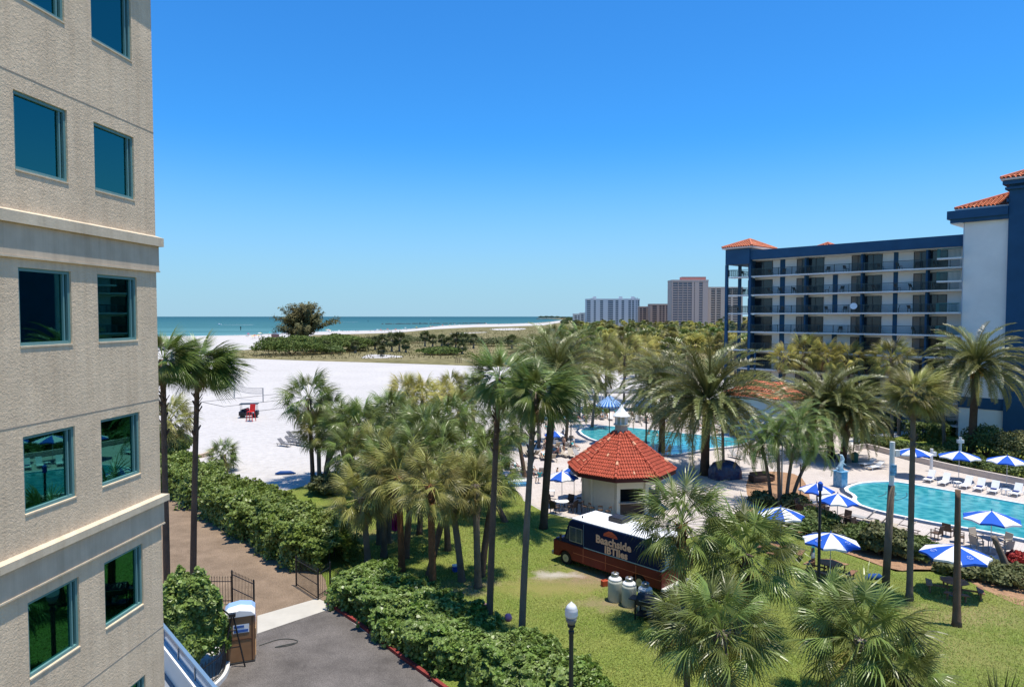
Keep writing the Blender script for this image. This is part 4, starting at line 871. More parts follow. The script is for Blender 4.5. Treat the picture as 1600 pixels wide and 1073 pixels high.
def fan_mesh(name, m, span=125, nl=25, pet=.46, L=.56, droop=.32, fold=.25, wind=0.0, wid=.021):
    mb = MB()
    def curve(x): return -droop * .55 * x * x
    # petiole
    k = 6; pp = [Vector((pet * i / k, 0, curve(pet * i / k))) for i in range(k + 1)]
    for i in range(k): mb.add([pp[i] + Vector((0, -.011, 0)), pp[i] + Vector((0, .011, 0)), pp[i + 1] + Vector((0, .009, 0)), pp[i + 1] + Vector((0, -.009, 0))], [(0, 1, 2, 3)])
    hub = pp[-1]
    for i in range(nl):
        u = (i + .5) / nl * 2 - 1; a = R(span) * u; l = L * (1 - .38 * abs(u) ** 1.5) * random.uniform(.88, 1.08)
        st = hub + Vector((.16 * (1 - abs(u)) , 0, -droop * .12 * (1 - abs(u))))
        d = Vector((math.cos(a), math.sin(a), -fold * abs(math.sin(a)) - .18 + .1 * math.cos(a))); d.normalize(); side = Vector((-math.sin(a), math.cos(a), random.uniform(-.55, .55))).normalized()
        p = st.copy(); segs = 4; ww = wid; prev = (p - side * ww * .25, p + side * ww * .25)
        for s_ in range(1, segs + 1):
            t = s_ / segs; dd = d.copy(); dd.z -= droop * 2.2 * t * t * random.uniform(.8, 1.2); dd.x += wind * t * .6; dd.normalize(); p = p + dd * l / segs
            wv = ww * (1.0 if t < .55 else max(.0, 1.5 * (1.08 - t)))
            if s_ < segs: cur = (p - side * wv * .5, p + side * wv * .5); mb.add([prev[0], prev[1], cur[1], cur[0]], [(0, 1, 2, 3)]); prev = cur
            else: mb.add([prev[0], prev[1], p], [(0, 1, 2)])
    return mb.mesh(name, m)
def feather_mesh(name, m, curl=.9, nl=36, lw=.020, ll=.20, vee=.5, hang=.3, rise=0.0, sw=0.0):
    mb = MB(); N = 14; pts = []; p = Vector((0, 0, 0)); ang = rise; yaw = 0
    for i in range(N + 1): pts.append(p.copy()); t = i / N; an = ang - curl * t ** 1.4 * 1.3; p = p + Vector((math.cos(an), 0, math.sin(an))) / N
    for i in range(N):
        w0 = .016 * (1 - i / N) + .003; a, b = pts[i], pts[i + 1]
        mb.add([a + Vector((0, -w0, 0)), a + Vector((0, w0, 0)), b + Vector((0, w0 * .9, 0)), b + Vector((0, -w0 * .9, 0))], [(0, 1, 2, 3)])
    for i in range(nl):
        t = .14 + .86 * (i / (nl - 1)); f = t * N; k = min(N - 1, int(f)); q = pts[k].lerp(pts[k + 1], f - k); tg = (pts[k + 1] - pts[k]).normalized(); up = Vector((-tg.z, 0, tg.x))
        l = ll * (math.sin(math.pi * min(1, .18 + t * .78)) ** .6) * random.uniform(.85, 1.1)
        for s_ in (-1, 1):
            d = (tg * .75 + Vector((0, s_ * .8, 0)) + up * vee * random.uniform(.4, 1.2)).normalized(); e = q + d * l * .5; tip = e + (d + Vector((0, 0, -hang))).normalized() * l * .5
            wv = (tg - d * tg.dot(d)).normalized() * lw * .5
            mb.add([q - wv * .6, q + wv * .6, e + wv, e - wv], [(0, 1, 2, 3)]); mb.add([e - wv, e + wv, tip], [(0, 1, 2)])
    return mb.mesh(name, m)
FAN = [fan_mesh('frond', M_lgreen, pet=.52, L=.50, span=random.uniform(110, 155), droop=random.uniform(.25, .9), fold=random.uniform(.1, 1.0)) for _ in range(7)]
WND = [fan_mesh('frond', M_lbright, span=random.uniform(62, 88), nl=28, pet=.38, L=.68, droop=random.uniform(.3, 1.0), fold=.6, wind=1.0, wid=.019) for _ in range(6)]
DEAD = [fan_mesh('frond', M_ldead, span=70, nl=14, droop=.75, fold=.9, wid=.05) for _ in range(2)]
DATE = [feather_mesh('frond', M_ldate, curl=random.uniform(.7, 1.35), nl=52, lw=.0085, ll=.125, vee=.7) for _ in range(5)]
QUEEN = [feather_mesh('frond', M_lbright, curl=random.uniform(1.0, 1.7), nl=50, lw=.0075, ll=.17, vee=.35, hang=.9) for _ in range(4)]
def crown_lod(name, m, n=36, r=1.0, nl=12):
    mb = MB()
    for i in range(n):
        az = random.uniform(0, 6.28); el = R(random.uniform(-50, 80)); M = Matrix.Rotation(az, 4, 'Z') @ Matrix.Rotation(-el, 4, 'Y') @ Matrix.Rotation(random.uniform(-.5, .5), 4, 'X')
        for j in range(nl):
            a = R(110) * ((j + .5) / nl * 2 - 1); d = Vector((math.cos(a), math.sin(a), -.35 * abs(math.sin(a)))).normalized(); l = .55 * random.uniform(.8, 1.1); s_ = Vector((-d.y, d.x, random.uniform(-.5, .5))) * .045
            st = Vector((.42, 0, -.03)); e = st + d * l * .6; tp = e + (d + Vector((0, 0, -.6))).normalized() * l * .45
            mb.add([st, e - s_, tp, e + s_], [(0, 1, 2, 3)], 0, M)
    return mb.mesh(name, m)
LOD = [crown_lod('crown', M_lolive) for _ in range(4)]
def trunk_mesh(pts, r0, r1, m, n=10, seg=14, flare=1.35, boots=0.0, bulge=0.0):
    P_ = []; Rr = []
    a, b, c = pts
    L = (c - a).length
    for i in range(seg + 1):
        t = i / seg; p = a * (1 - t) ** 2 + b * 2 * t * (1 - t) + c * t * t; P_.append(p)
        r = r0 + (r1 - r0) * t + (flare - 1) * r0 * math.exp(-t * L / .35) + bulge * r0 * math.exp(-((1 - t) * L / .7) ** 2)
        Rr.append(r * (1 + random.uniform(-.035, .035)))
    mb = MB(); mb.tube(P_, Rr, n)
    if boots:   # leaf bases under the crown
        nb = int(boots * 26)
        for i in range(nb):
            z = L * (1 - random.uniform(0, boots * .28)); t = z / L; p = a * (1 - t) ** 2 + b * 2 * t * (1 - t) + c * t * t; an = i * 2.4
            d = Vector((math.cos(an), math.sin(an), 0)); q = p + d * r1 * .9; mb.bar(q - Vector((0, 0, .12)), q + d * .16 + Vector((0, 0, .14)), .09, .03)
    return mb.mesh('trunk', m, True)
NP = [0]
def palm(kind, bx, by, cx_, cy_, rpx, label, name=None, lod=False, tone=None, n=None, tm=None, tr=None, wind=None, bend=0.35, grp=None, seed=None):
    random.seed(seed if seed is not None else 1000 + int(bx * 7 + by * 13 + cx_)); NP[0] += 1
    base = G(bx, by); Yb = base.y; top = P(cx_, cy_, Yb); r = rpx * Yb / FPX
    nm = name or {'S': 'cabbage_palm', 'W': 'fan_palm', 'D': 'date_palm', 'Q': 'queen_palm'}[kind]
    e = empty(nm, base, 0, label, 'palm tree', grp)
    tl_ = top - base; top_l = Vector((tl_.x, tl_.y, tl_.z - .1 * r))
    rr = {'S': (.20, .17), 'W': (.165, .115), 'D': (.27, .25), 'Q': (.15, .11)}[kind] if tr is None else tr
    tmm = tm or {'S': M_tgrey, 'W': M_tbrown, 'D': M_tdate, 'Q': M_tgrey}[kind]
    mid = Vector((top_l.x * bend, top_l.y * bend, top_l.z * .5))
    link('trunk', trunk_mesh([Vector((0, 0, -.1)), mid, top_l], rr[0], rr[1], tmm, 7 if lod else 12, 8 if lod else 18, boots=0 if lod else (1.0 if kind in 'SW' else .6), bulge=.35 if kind != 'Q' else 0), e)
    if lod:
        o = link('crown', random.choice(LOD), e, random.choice([M_lolive, M_lgreen, M_lgreen, M_lolive, M_lyel]) if tone is None else tone, top_l, (0, 0, random.uniform(0, 6.28)), r * random.uniform(.95, 1.1)); return e
    def put(me, az, el, sc_, m=None, off=0.06, nme='frond'):
        o = link(nme, me, e, m, top_l + Vector((math.cos(az) * math.cos(el), math.sin(az) * math.cos(el), math.sin(el))) * off * r, None, sc_)
        o.rotation_euler = (Matrix.Rotation(az, 3, 'Z') @ Matrix.Rotation(-el, 3, 'Y') @ Matrix.Rotation(random.gauss(0, .35), 3, 'X')).to_euler(); return o
    ga = 2.39996
    if kind == 'S':
        n = int((n or 38) * 1.55)
        for i in range(n):
            t = (i + .5) / n; el = R(82 - 128 * t ** .85); put(random.choice(FAN), i * ga + random.gauss(0, .2), el, r * random.uniform(.92, 1.16), (tone or M_lgreen) if t < .86 else (tone or M_lolive))
        for i in range(5): put(random.choice(DEAD), random.uniform(0, 6.28), R(random.uniform(-75, -50)), r * random.uniform(.7, .95))
    elif kind == 'W':
        n = n or 80; wx = Vector((1.0, .15, 0)) * (.8 if wind is None else wind)
        for i in range(n):
            t = (i + .5) / n; az = i * ga; el = R(74 - 118 * t ** .8); d = Vector((math.cos(az) * math.cos(el), math.sin(az) * math.cos(el), math.sin(el))) + wx * .62 * (1 if math.cos(az) > -.3 else .5)
            az2 = math.atan2(d.y, d.x); el2 = math.asin(max(-1, min(1, d.z / d.length))); put(random.choice(WND), az2, el2, r * random.uniform(.95, 1.25) * (.85 + .3 * max(0, d.x / d.length) * (1 if wind is None or wind > 0 else 0)), (M_lbright if random.random() < .75 else M_lgreen) if tone is None else tone)
        for i in range(4): put(random.choice(DEAD), random.uniform(-1, 1), R(random.uniform(-75, -55)), r * .8)
    elif kind == 'D':
        n = n or 115
        for i in range(n):
            t = (i + .5) / n; el = R(84 - 112 * t ** .8); put(random.choice(DATE), i * ga + random.gauss(0, .12), el, r * random.uniform(.92, 1.15), M_ldate if t < .8 or random.random() < .5 else M_lolive)
        for i in range(6):
            az = i * 1.05 + .4; o = MB()
            for j in range(26):
                d = Vector((random.gauss(.55, .2), random.gauss(0, .22), random.gauss(-.25, .3))); o.tube([(0.1, 0, .1), Vector((.3, 0, .12)) + d * .2, d + Vector((0, 0, -.1))], [.02, .02, .045], 4)
            q = o.mesh('fruit_cluster', M_orangef); link('fruit_cluster', q, e, None, top_l + Vector((0, 0, -.25)), (0, 0, az), 1.0 if r > 3 else .7)
    elif kind == 'Q':
        n = n or 34
        for i in range(n):
            t = (i + .5) / n; el = R(80 - 105 * t); put(random.choice(QUEEN), i * ga, el, r * random.uniform(.9, 1.2), tone or M_lbright)
    return e
# two wind-blown palms beside the stucco tower
palm('W', 262, 978, 254, 556, 52, 'tall windblown fan palm touching the stucco tower edge', wind=1.1)
palm('W', 301, 955, 309, 562, 54, 'tall windblown fan palm, second from the stucco tower', wind=1.3)
# windblown palms in the middle
palm('W', 764, 992, 780, 585, 62, 'tall dark trunked windblown palm, leftmost of the three centre trunks', wind=1.0)
palm('W', 814, 1018, 836, 606, 60, 'tall leaning windblown palm with pale trunk rising from the hedge', wind=1.0, tm=M_tgrey)
palm('D', 849, 826, 868, 578, 88, 'date palm with dark trunk rising just left of the food truck', tr=(.27, .25))
palm('D', 1101, 742, 1105, 614, 112, 'largest date palm with orange fruit beside the back pool', tr=(.42, .38))
palm('D', 1034, 706, 1036, 598, 76, 'date palm with orange fruit left of the largest one, behind the bar roof', tr=(.35, .32))
palm('D', 1300, 716, 1290, 632, 88, 'broad date palm in front of the hotel left of its twin trunk', tr=(.36, .34))
palm('D', 1316, 722, 1330, 640, 66, 'smaller date palm with trunk directly right of the broad one', tr=(.33, .30))
palm('D', 1518, 712, 1526, 566, 76, 'date palm with orange fruit in front of the white hotel tower', tr=(.38, .34))
palm('W', 1421, 938, 1428, 608, 46, 'tall straight palm standing in front of the main pool', wind=.2, tm=M_tgrey, tone=M_lolive)
palm('S', 1476, 698, 1470, 598, 30, 'slender pale trunked palm left of the white hotel tower', tr=(.2, .16), tone=M_lolive)
palm('S', 1394, 692, 1393, 556, 34, 'palm with rounded crown before the hotel balconies, left of the tall straight palm', tone=M_lolive)
for (a, b, c, d, r_, lb_) in ((1222, 664, 1226, 556, 26, 'leftmost yellowish palm of the row before the hotel'), (1252, 662, 1256, 548, 30, 'second yellowish palm from the left before the hotel'), (1292, 664, 1290, 552, 26, 'third yellowish palm from the left before the hotel'), (1326, 666, 1326, 555, 28, 'fourth yellowish palm from the left before the hotel'), (1352, 668, 1350, 604, 24, 'low yellowish palm behind the broad date palm'), (1440, 676, 1440, 606, 26, 'low yellowish palm behind the tall straight palm'), (1405, 680, 1402, 612, 26, 'low bushy palm between the hotel and the straight palm')):
    palm('S', a, b, c, d, r_, lb_, tone=random.choice([M_lyel, M_lolive, M_lolive]), n=30)
palm('Q', 1131, 748, 1128, 640, 40, 'slim grey trunked palm beside the blue tarpaulin mound', tone=M_lolive)
for (a, b, c, d, r_, lb_) in ((1228, 790, 1248, 662, 68, 'tallest feathery palm of the clump beside the patio umbrellas'), (1205, 786, 1190, 690, 52, 'left leaning feathery palm of the clump'), (1218, 792, 1214, 676, 56, 'middle feathery palm of the clump'), (1236, 788, 1272, 700, 44, 'right leaning feathery palm of the clump')):
    palm('Q', a, b, c, d, r_, lb_, tm=M_tgrey, bend=.2)
# cabbage palms, right foreground
palm('S', 1068, 978, 1065, 812, 78, 'cabbage palm whose crown hides the rear of the food truck', tm=M_tred)
palm('S', 1150, 990, 1170, 858, 84, 'cabbage palm right of the food truck in front of the blue umbrella', tm=M_tbrown)
palm('S', 1122, 1160, 1128, 978, 90, 'cabbage palm at the bottom edge with its crown right above two trunks')
palm('S', 1074, 1120, 1072, 975, 66, 'smaller thin trunked cabbage palm at the bottom edge, left of the lamp post palms', tr=(.14, .11))
palm('S', 1345, 1150, 1345, 990, 98, 'cabbage palm at the bottom edge below the picnic tables')
palm('S', 1300, 1090, 1290, 945, 58, 'cabbage palm crown leaning left of the bottom right palm')
palm('S', 1405, 1180, 1410, 1052, 70, 'low cabbage palm fronds at the bottom right')
# middle-left grove of cabbage palms
grove = [
 (489, 754, 482, 618, 46, 0, 'isolated cabbage palm with the highest crown on the left of the grove'), (499, 757, 497, 668, 38, 1, 'cabbage palm under the isolated one, second trunk of the left cluster'),
 (506, 756, 520, 672, 36, 0, 'third trunk of the left cluster, crown over the sand'), (503, 766, 534, 660, 38, 0, 'palm leaning right out of the left trunk cluster'), (529, 772, 560, 658, 46, 0, 'straight thick trunk palm right of the left cluster'),
 (577, 732, 572, 668, 42, 1, 'yellowish palm in the second row over the beach loungers'), (587, 731, 600, 660, 44, 0, 'palm beside the yellowish one at the lawn edge'), (597, 742, 610, 640, 40, 0, 'palm behind the lawn with crown against the white beach'),
 (607, 742, 640, 668, 50, 0, 'broad green palm at the centre of the grove'), (575, 882, 566, 772, 52, 2, 'short palm with drooping pale fronds above the hedge end'), (593, 850, 590, 745, 42, 2, 'thin curved palm behind the short drooping one'),
 (606, 848, 612, 752, 40, 2, 'dark thin trunk palm in the lawn shade'), (628, 892, 622, 738, 58, 2, 'thick trunk palm rising from the hedge'), (634, 872, 650, 700, 46, 0, 'palm directly behind the thick trunk one'),
 (677, 948, 672, 752, 58, 2, 'palm with red brown upper trunk at the hedge'), (722, 908, 704, 770, 48, 2, 'leaning grey palm on the lawn right of the red brown trunk'), (747, 918, 742, 752, 48, 1, 'straight palm on the lawn with pale yellow lower fronds'),
 (752, 900, 775, 742, 42, 0, 'palm with shaded crown behind the tall dark trunk'), (700, 860, 690, 700, 48, 0, 'palm in the heart of the grove'), (770, 790, 776, 668, 44, 0, 'dark cabbage palm left of the blue umbrellas'), (735, 800, 724, 690, 46, 0, 'dark green palm near the middle of the lawn edge'),
 (640, 720, 634, 610, 32, 1, 'yellow green palm with crown against the beach, left of a pair'), (662, 716, 660, 615, 34, 1, 'yellow palm in the centre back row'), (694, 672, 690, 612, 26, 1, 'small yellow palm by the sand'),
 (728, 662, 706, 600, 26, 2, 'palm with pale leaning trunk on the sand'), (741, 664, 732, 600, 24, 2, 'slim palm on the sand behind the tall dark one'), (718, 668, 745, 604, 22, 0, 'slim palm crossing the pale leaning trunk'),
 (660, 780, 655, 668, 44, 0, 'full green palm right of the centre'), (820, 745, 805, 660, 36, 0, 'dark palm behind the two tall centre trunks'), (790, 815, 735, 722, 30, 0, 'small crown low in the grove')]
for (a, b, c, d, r_, ty_, lb_) in grove:
    palm('S', a, b, c, d, r_, lb_, tone=(None, M_lyel if r_ < 35 else M_lolive, M_lolive)[ty_], tm=M_tbrown if ty_ == 0 else M_tgrey if r_ != 58 else M_tred, n=34)
for i_, (a, b, c, d, r_) in enumerate(((842, 700, 838, 555, 38), (884, 690, 896, 572, 38), (905, 655, 908, 532, 34), (868, 652, 866, 532, 34), (925, 668, 935, 580, 32), (655, 835, 668, 672, 46), (715, 790, 700, 650, 44), (610, 800, 585, 700, 44), (560, 800, 545, 700, 42), (745, 812, 760, 700, 42), (685, 770, 720, 635, 34), (815, 690, 812, 610, 30), (545, 745, 515, 640, 34), (670, 900, 715, 735, 40), (600, 870, 600, 715, 44))):
    palm('S', a, b, c, d, r_, ('palm behind the centre date palm trunk', 'palm left of the back pool behind the striped canopy', 'tall palm above the back pool left end', 'tall palm behind the windblown centre crowns', 'palm over the loungers left of the striped canopy', 'shaded palm deep in the grove right of the thick trunk', 'palm crown between the sand and the dark tall trunk', 'palm behind the drooping short one with a green head', 'palm at the left of the grove above the drooping short one', 'palm crown just left of the dark tall trunk', 'upper palm of the grove near the pale leaning trunk', 'palm by the striped cloth left of the centre trunks', 'palm filling the gap beside the leaning one', 'palm crown between the red brown and leaning grey trunks', 'palm head right behind the thick trunk hedge palm')[i_], tone=(None, M_lolive, None)[i_ % 3], tm=M_tbrown if i_ % 2 else M_tgrey, n=34)
# row by the beach behind the back pool
for (a, b, c, d, r_, lb_) in ((947, 622, 946, 546, 34, 'palm at the left of the row behind the striped canopy'), (975, 628, 976, 552, 34, 'palm directly behind the bar cupola'), (957, 612, 930, 540, 26, 'slim trunk palm beyond the striped canopy'), (966, 612, 1003, 545, 28, 'yellow crowned palm beside the pool date palms'), (1014, 640, 1012, 572, 24, 'low palm right of the bar cupola'), (915, 640, 912, 560, 36, 'palm left of the striped canopy'), (1165, 660, 1168, 600, 22, 'small palm left of the orange roofed pavilion')):
    palm('S', a, b, c, d, r_, lb_, tone=M_lyel if a in (966,) else M_lolive, n=30)
# small ones by the beach hedge
palm('S', 262, 735, 264, 652, 42, 'olive cabbage palm behind the beach end of the hedge by the tower', tone=M_lolive)
palm('S', 352, 736, 348, 708, 26, 'very low palm on the sand by the hedge and a dark sign')
# the bare trunk
b_ = G(1495, 978); t_ = P(1497, 765, b_.y); e = empty('bare_palm_trunk', b_, 0, 'bare dark palm trunk without a crown on the lawn by the picnic table', 'palm trunk')
link('trunk', trunk_mesh([Vector((0, 0, -.1)), (t_ - b_) * .5, t_ - b_], .18, .12, M_tbrown, 12, 16), e)
b_ = G(1582, 905); t_ = P(1553, 838, b_.y); e = empty('leaning_trunk', b_, 0, 'short pale leaning palm trunk in the mulch under the rightmost poolside umbrella', 'palm trunk')
link('trunk', trunk_mesh([Vector((0, 0, -.1)), (t_ - b_) * .5, t_ - b_], .2, .14, M_tgrey, 12, 10), e)
# ---- background palm grove beyond the pool
gl = 'green palm of the dense grove between the pool and the high rises'
cnt = 0; random.seed(5)
spots = []
for k in range(1500):
    by = 494 + math.exp(random.uniform(math.log(17), math.log(102))); bx = random.uniform(835, 1185)
    if by > 575 and bx < 990: continue
    if bx < 920 - (by - 505) * 1.1 + 0: continue
    if by > 590 and bx > 1130: continue
    spots.append((by, bx))
random.shuffle(spots); spots = sorted(spots[:290])
for by, bx in spots:
    pxm = (by - 494) / 15.0; h = random.uniform(6.5, 9); r_ = random.uniform(2.4, 3.4)
    palm('S', bx, by, bx + random.uniform(-2, 2), by - h * pxm, r_ * pxm, gl, lod=True, name='grove_palm', grp='palms of the background grove', tr=(.28, .24))
# ---- low palms in the dunes
for (a, b, h, r_, lb_) in ((586, 546, 14, 9, 'clump palm left of the dark dune palms'), (598, 548, 17, 11, 'dark dune palm next to the clump palm'), (612, 549, 20, 12, 'tallest dark palm in the dunes'), (624, 549, 22, 12, 'dark dune palm with dense skirt'), (634, 550, 13, 9, 'lighter low dune palm at the right of the dark ones'), (596, 556, 10, 8, 'brown skirted low palm at the dune front'),
                    (664, 541, 17, 10, 'dune palm standing apart on the right'), (676, 541, 12, 9, 'low dune palm right beside the one standing apart'), (700, 548, 14, 10, 'round bushy dune palm over green ground cover'), (712, 545, 18, 11, 'dark tufted dune palm near the volleyball sand'), (725, 546, 19, 11, 'dune palm behind the two grill stands'), (722, 553, 12, 9, 'pale low dune palm in front'), (510, 551, 13, 8, 'small brown palm in front of the bushes'), (555, 551, 12, 8, 'small palm over the bare sand patch'), (740, 544, 16, 9, 'dune palm left of the windblown palm crown'), (690, 540, 12, 8, 'faint dune palm in the middle distance'), (800, 545, 15, 10, 'dune palm behind the tall windblown crowns')):
    palm('S', a, b, a, b - h, r_ * 1.2, lb_, lod=True, name='dune_palm', tone=M_ldune, tr=(.45, .4))

# ================================================================ SHRUBS, HEDGES, TREES
M_sg = mat('sea_grape_leaf', (0.17, 0.24, 0.04), .42, trans=.3, var=(.7, .35), coords='P', col2=(0.23, 0.28, 0.075), var2=(5, .45), spec=.4)
M_sg2 = mat('sea_grape_leaf_bright', (0.16, 0.26, 0.045), .40, trans=.3, var=(.9, .3), coords='P', col2=(0.24, 0.31, 0.09), var2=(6, .45), spec=.45)
M_clip = mat('clipped_hedge_leaf', (0.11, 0.17, 0.04), .6, trans=.25, var=(1.2, .3), coords='P', col2=(0.13, 0.16, 0.05))
M_shr = mat('shrub_leaf', (0.13, 0.155, 0.055), .6, trans=.25, var=(1.0, .4), coords='P', col2=(0.17, 0.17, 0.07))
M_stem = mat('stem_brown', (.12, .08, .055), .9)
def hedge_run(name, pts, width, h, n, size, m, label, cat='hedge', taper=True):
    e = empty(name, pts[0], 0, label, cat); pts = [Vector((p.x, p.y, 0)) for p in pts]
    seg = [(pts[i], pts[i + 1]) for i in range(len(pts) - 1)]; Ls = [(b - a).length for a, b in seg]; T_ = sum(Ls)
    s = rng.uniform(-.0, 1.0, n) * T_; out = np.empty((n, 3)); nr = np.empty((n, 3)); cum = np.cumsum([0] + Ls)
    th = rng.uniform(-.15, math.pi + .15, n)
    for i in range(n):
        k = min(len(seg) - 1, int(np.searchsorted(cum, s[i], 'right') - 1)); a, b = seg[k]; t = (s[i] - cum[k]) / Ls[k]; c = a.lerp(b, t); d = (b - a).normalized(); nn = Vector((-d.y, d.x, 0))
        bump = 1 + .38 * noise.noise(Vector((c.x * .5, c.y * .5, th[i] * 1.1))) + .38 * noise.noise(Vector((c.x * 1.5, c.y * 1.5, th[i] * 2.8))) + .25 * noise.noise(Vector((c.x * 3.5, c.y * 3.5, th[i] * 6)))
        endf = min(1, (min(s[i], T_ - s[i]) + .35) / (width * .45)) ** .5 if taper else 1
        ct, st = math.cos(th[i]), math.sin(th[i]); ct = math.copysign(abs(ct) ** .7, ct); st = math.copysign(abs(st) ** .7, st) if st > 0 else st
        rr = bump * endf * (1.03 - .40 * rng.random() ** 1.7)
        p = c + nn * (width / 2 * ct * rr) + Vector((0, 0, max(.03, h * .42 + h * .58 * st * rr)))
        if th[i] < .12 or th[i] > math.pi - .12: p.z = rng.uniform(.02, h * .55)
        out[i] = p; q = nn * ct + Vector((0, 0, st)); nr[i] = q
    out -= np.array([pts[0].x, pts[0].y, 0])
    o = link('foliage', leaf_cloud('foliage', out, nr, size, m, 5, .8, up=.5), e); o['kind'] = 'stuff'
    # stems
    mb = MB(); random.seed(3)
    for i in range(int(T_ * 2.2)):
        t = random.random() * T_; k = min(len(seg) - 1, int(np.searchsorted(cum, t, 'right') - 1)); a, b = seg[k]; c = a.lerp(b, (t - cum[k]) / Ls[k]) - pts[0]; d = (b - a).normalized(); nn = Vector((-d.y, d.x, 0)); c = c + nn * random.uniform(-.25, .25) * width
        mb.tube([c, c + Vector((random.uniform(-.2, .2), random.uniform(-.2, .2), h * .5)), c + Vector((random.uniform(-.5, .5), random.uniform(-.5, .5), h * .85))], [.035, .028, .01], 5)
    mb.build('stems', M_stem, e)
    # dense twiggy heart of the hedge (real inner leaves)
    ci = out.copy(); cen = np.array([[0, 0, h * .4]])
    return e
def line_px(*q): return [G(*a) for a in q]
hedge_run('sea_grape_hedge', line_px((236, 722), (300, 770), (350, 797)), 4.1, 2.2, 34000, .095, M_sg, 'sea grape hedge section nearest the beach and the stucco tower, left of the mulch drive')
hedge_run('sea_grape_hedge', line_px((345, 796), (420, 832), (525, 890)), 4.2, 2.3, 62000, .09, M_sg, 'long sea grape hedge section between the mulch drive and the lawn, ending at the gate')
hedge_run('sea_grape_hedge', line_px((548, 918), (660, 985), (770, 1052)), 3.5, 1.5, 52000, .075, M_sg2, 'bright sea grape hedge section beside the red kerb')
hedge_run('sea_grape_hedge', line_px((755, 1043), (850, 1100), (935, 1152)), 3.3, 1.6, 46000, .075, M_sg2, 'bright sea grape hedge section running behind the globe lamp post at the bottom')
def bush(name, px, py, w_, h, n, size, m, label, cat='shrub', stemh=.5, jitter=.8, loc=None, seed=0, cone=0.0):
    b0 = loc if loc is not None else G(px, py); e = empty(name, b0, 0, label, cat); th = rng.uniform(0, 2 * math.pi, n); ph = np.arcsin(rng.uniform(-.35, 1, n))
    d = np.stack([np.cos(th) * np.cos(ph), np.sin(th) * np.cos(ph), np.sin(ph)], 1)
    bmp = np.array([1 + .38 * noise.noise(Vector((a * 1.8 + b0.x * .3, b * 1.8 + b0.y * .3, c * 1.8))) + .22 * noise.noise(Vector((a * 4.5 + b0.x, b * 4.5, c * 4.5))) for a, b, c in d])
    rr = bmp * (1 - .4 * rng.random(n) ** 2)
    p = d * rr[:, None] * np.array([w_ / 2, w_ / 2, h * .56]) + np.array([0, 0, h * .44]); p[:, 2] = np.maximum(p[:, 2], .04)
    o = link('foliage', leaf_cloud('foliage', p, d, size, m, 5 if size < .4 else 4, jitter), e); o['kind'] = 'stuff'
    mb = MB(); random.seed(int(abs(b0.x * 10)) + 1)
    for i in range(8):
        a = random.uniform(0, 6.28); q = Vector((math.cos(a), math.sin(a), 0)); mb.tube([q * .08 * w_ * .3, q * w_ * .15 + Vector((0, 0, h * .4)), q * w_ * .34 + Vector((0, 0, h * .75))], [.02 * h + .01, .015 * h + .005, .005 * h], 5)
    mb.build('stems', M_stem, e); return e
bush('sea_grape_bush', 298, 1050, 2.7, 4.2, 22000, .08, M_sg2, 'rounded glossy sea grape bush inside the curved black fence')
bush('sea_grape_bush', 270, 712, 3.4, 2.6, 5000, .13, M_sg, 'sea grape bush at the beach end of the hedge by the tower')
bush('dark_shrub', 512, 770, 3.2, 1.6, 3000, .10, M_shr, 'dark low shrub at the foot of the left palm trunks')
# dunes: Australian pine and bushes
def pine(px, py, h, label):
    b0 = G(px, py); e = empty('australian_pine', b0, 0, label, 'tree'); mb = MB(); mb.tube([(0, 0, -.2), (.3, 0, h * .3), (0, .2, h * .75)], [.5, .38, .12], 8); P_ = []; N_ = []
    random.seed(11)
    for i in range(120):
        a = random.uniform(0, 6.28); el = R(random.uniform(12, 85)); L = h * random.uniform(.4, .95); z0 = h * random.uniform(.12, .45); d = Vector((math.cos(a) * math.cos(el), math.sin(a) * math.cos(el), math.sin(el)))
        st = Vector((0, 0, z0)); pts = [st, st + d * L * .5 + Vector((0, 0, .3)), st + d * L * .95 + Vector((0, 0, -.02 * L * math.cos(el)))]
        if pts[2].z > h: pts[2] = pts[2] * (h * random.uniform(.85, 1.02) / pts[2].z)
        mb.tube(pts, [.14, .08, .02], 4)
        for j in range(170):
            t = random.random() ** .5; q = pts[0].lerp(pts[1], t * 2) if t < .5 else pts[1].lerp(pts[2], t * 2 - 1); s_ = .3 + .45 * t
            P_.append((q.x + random.gauss(0, s_), q.y + random.gauss(0, s_), max(.5, q.z + random.gauss(0, s_)))); N_.append((d.x, d.y, d.z))
    mb.build('trunk', mat('pine_bark', (.16, .13, .10), .9), e)
    o = link('crown', leaf_cloud('crown', np.array(P_), np.array(N_), .34, mat('pine_needles', (.12, .125, .045), .7, trans=.3, var=(.12, .3), coords='P', col2=(.17, .145, .06)), 3, .4, aspect=2.4), e); o['kind'] = 'stuff'; return e
pine(478, 539, 21.5, 'large wispy Australian pine standing before the sea among low bushes')
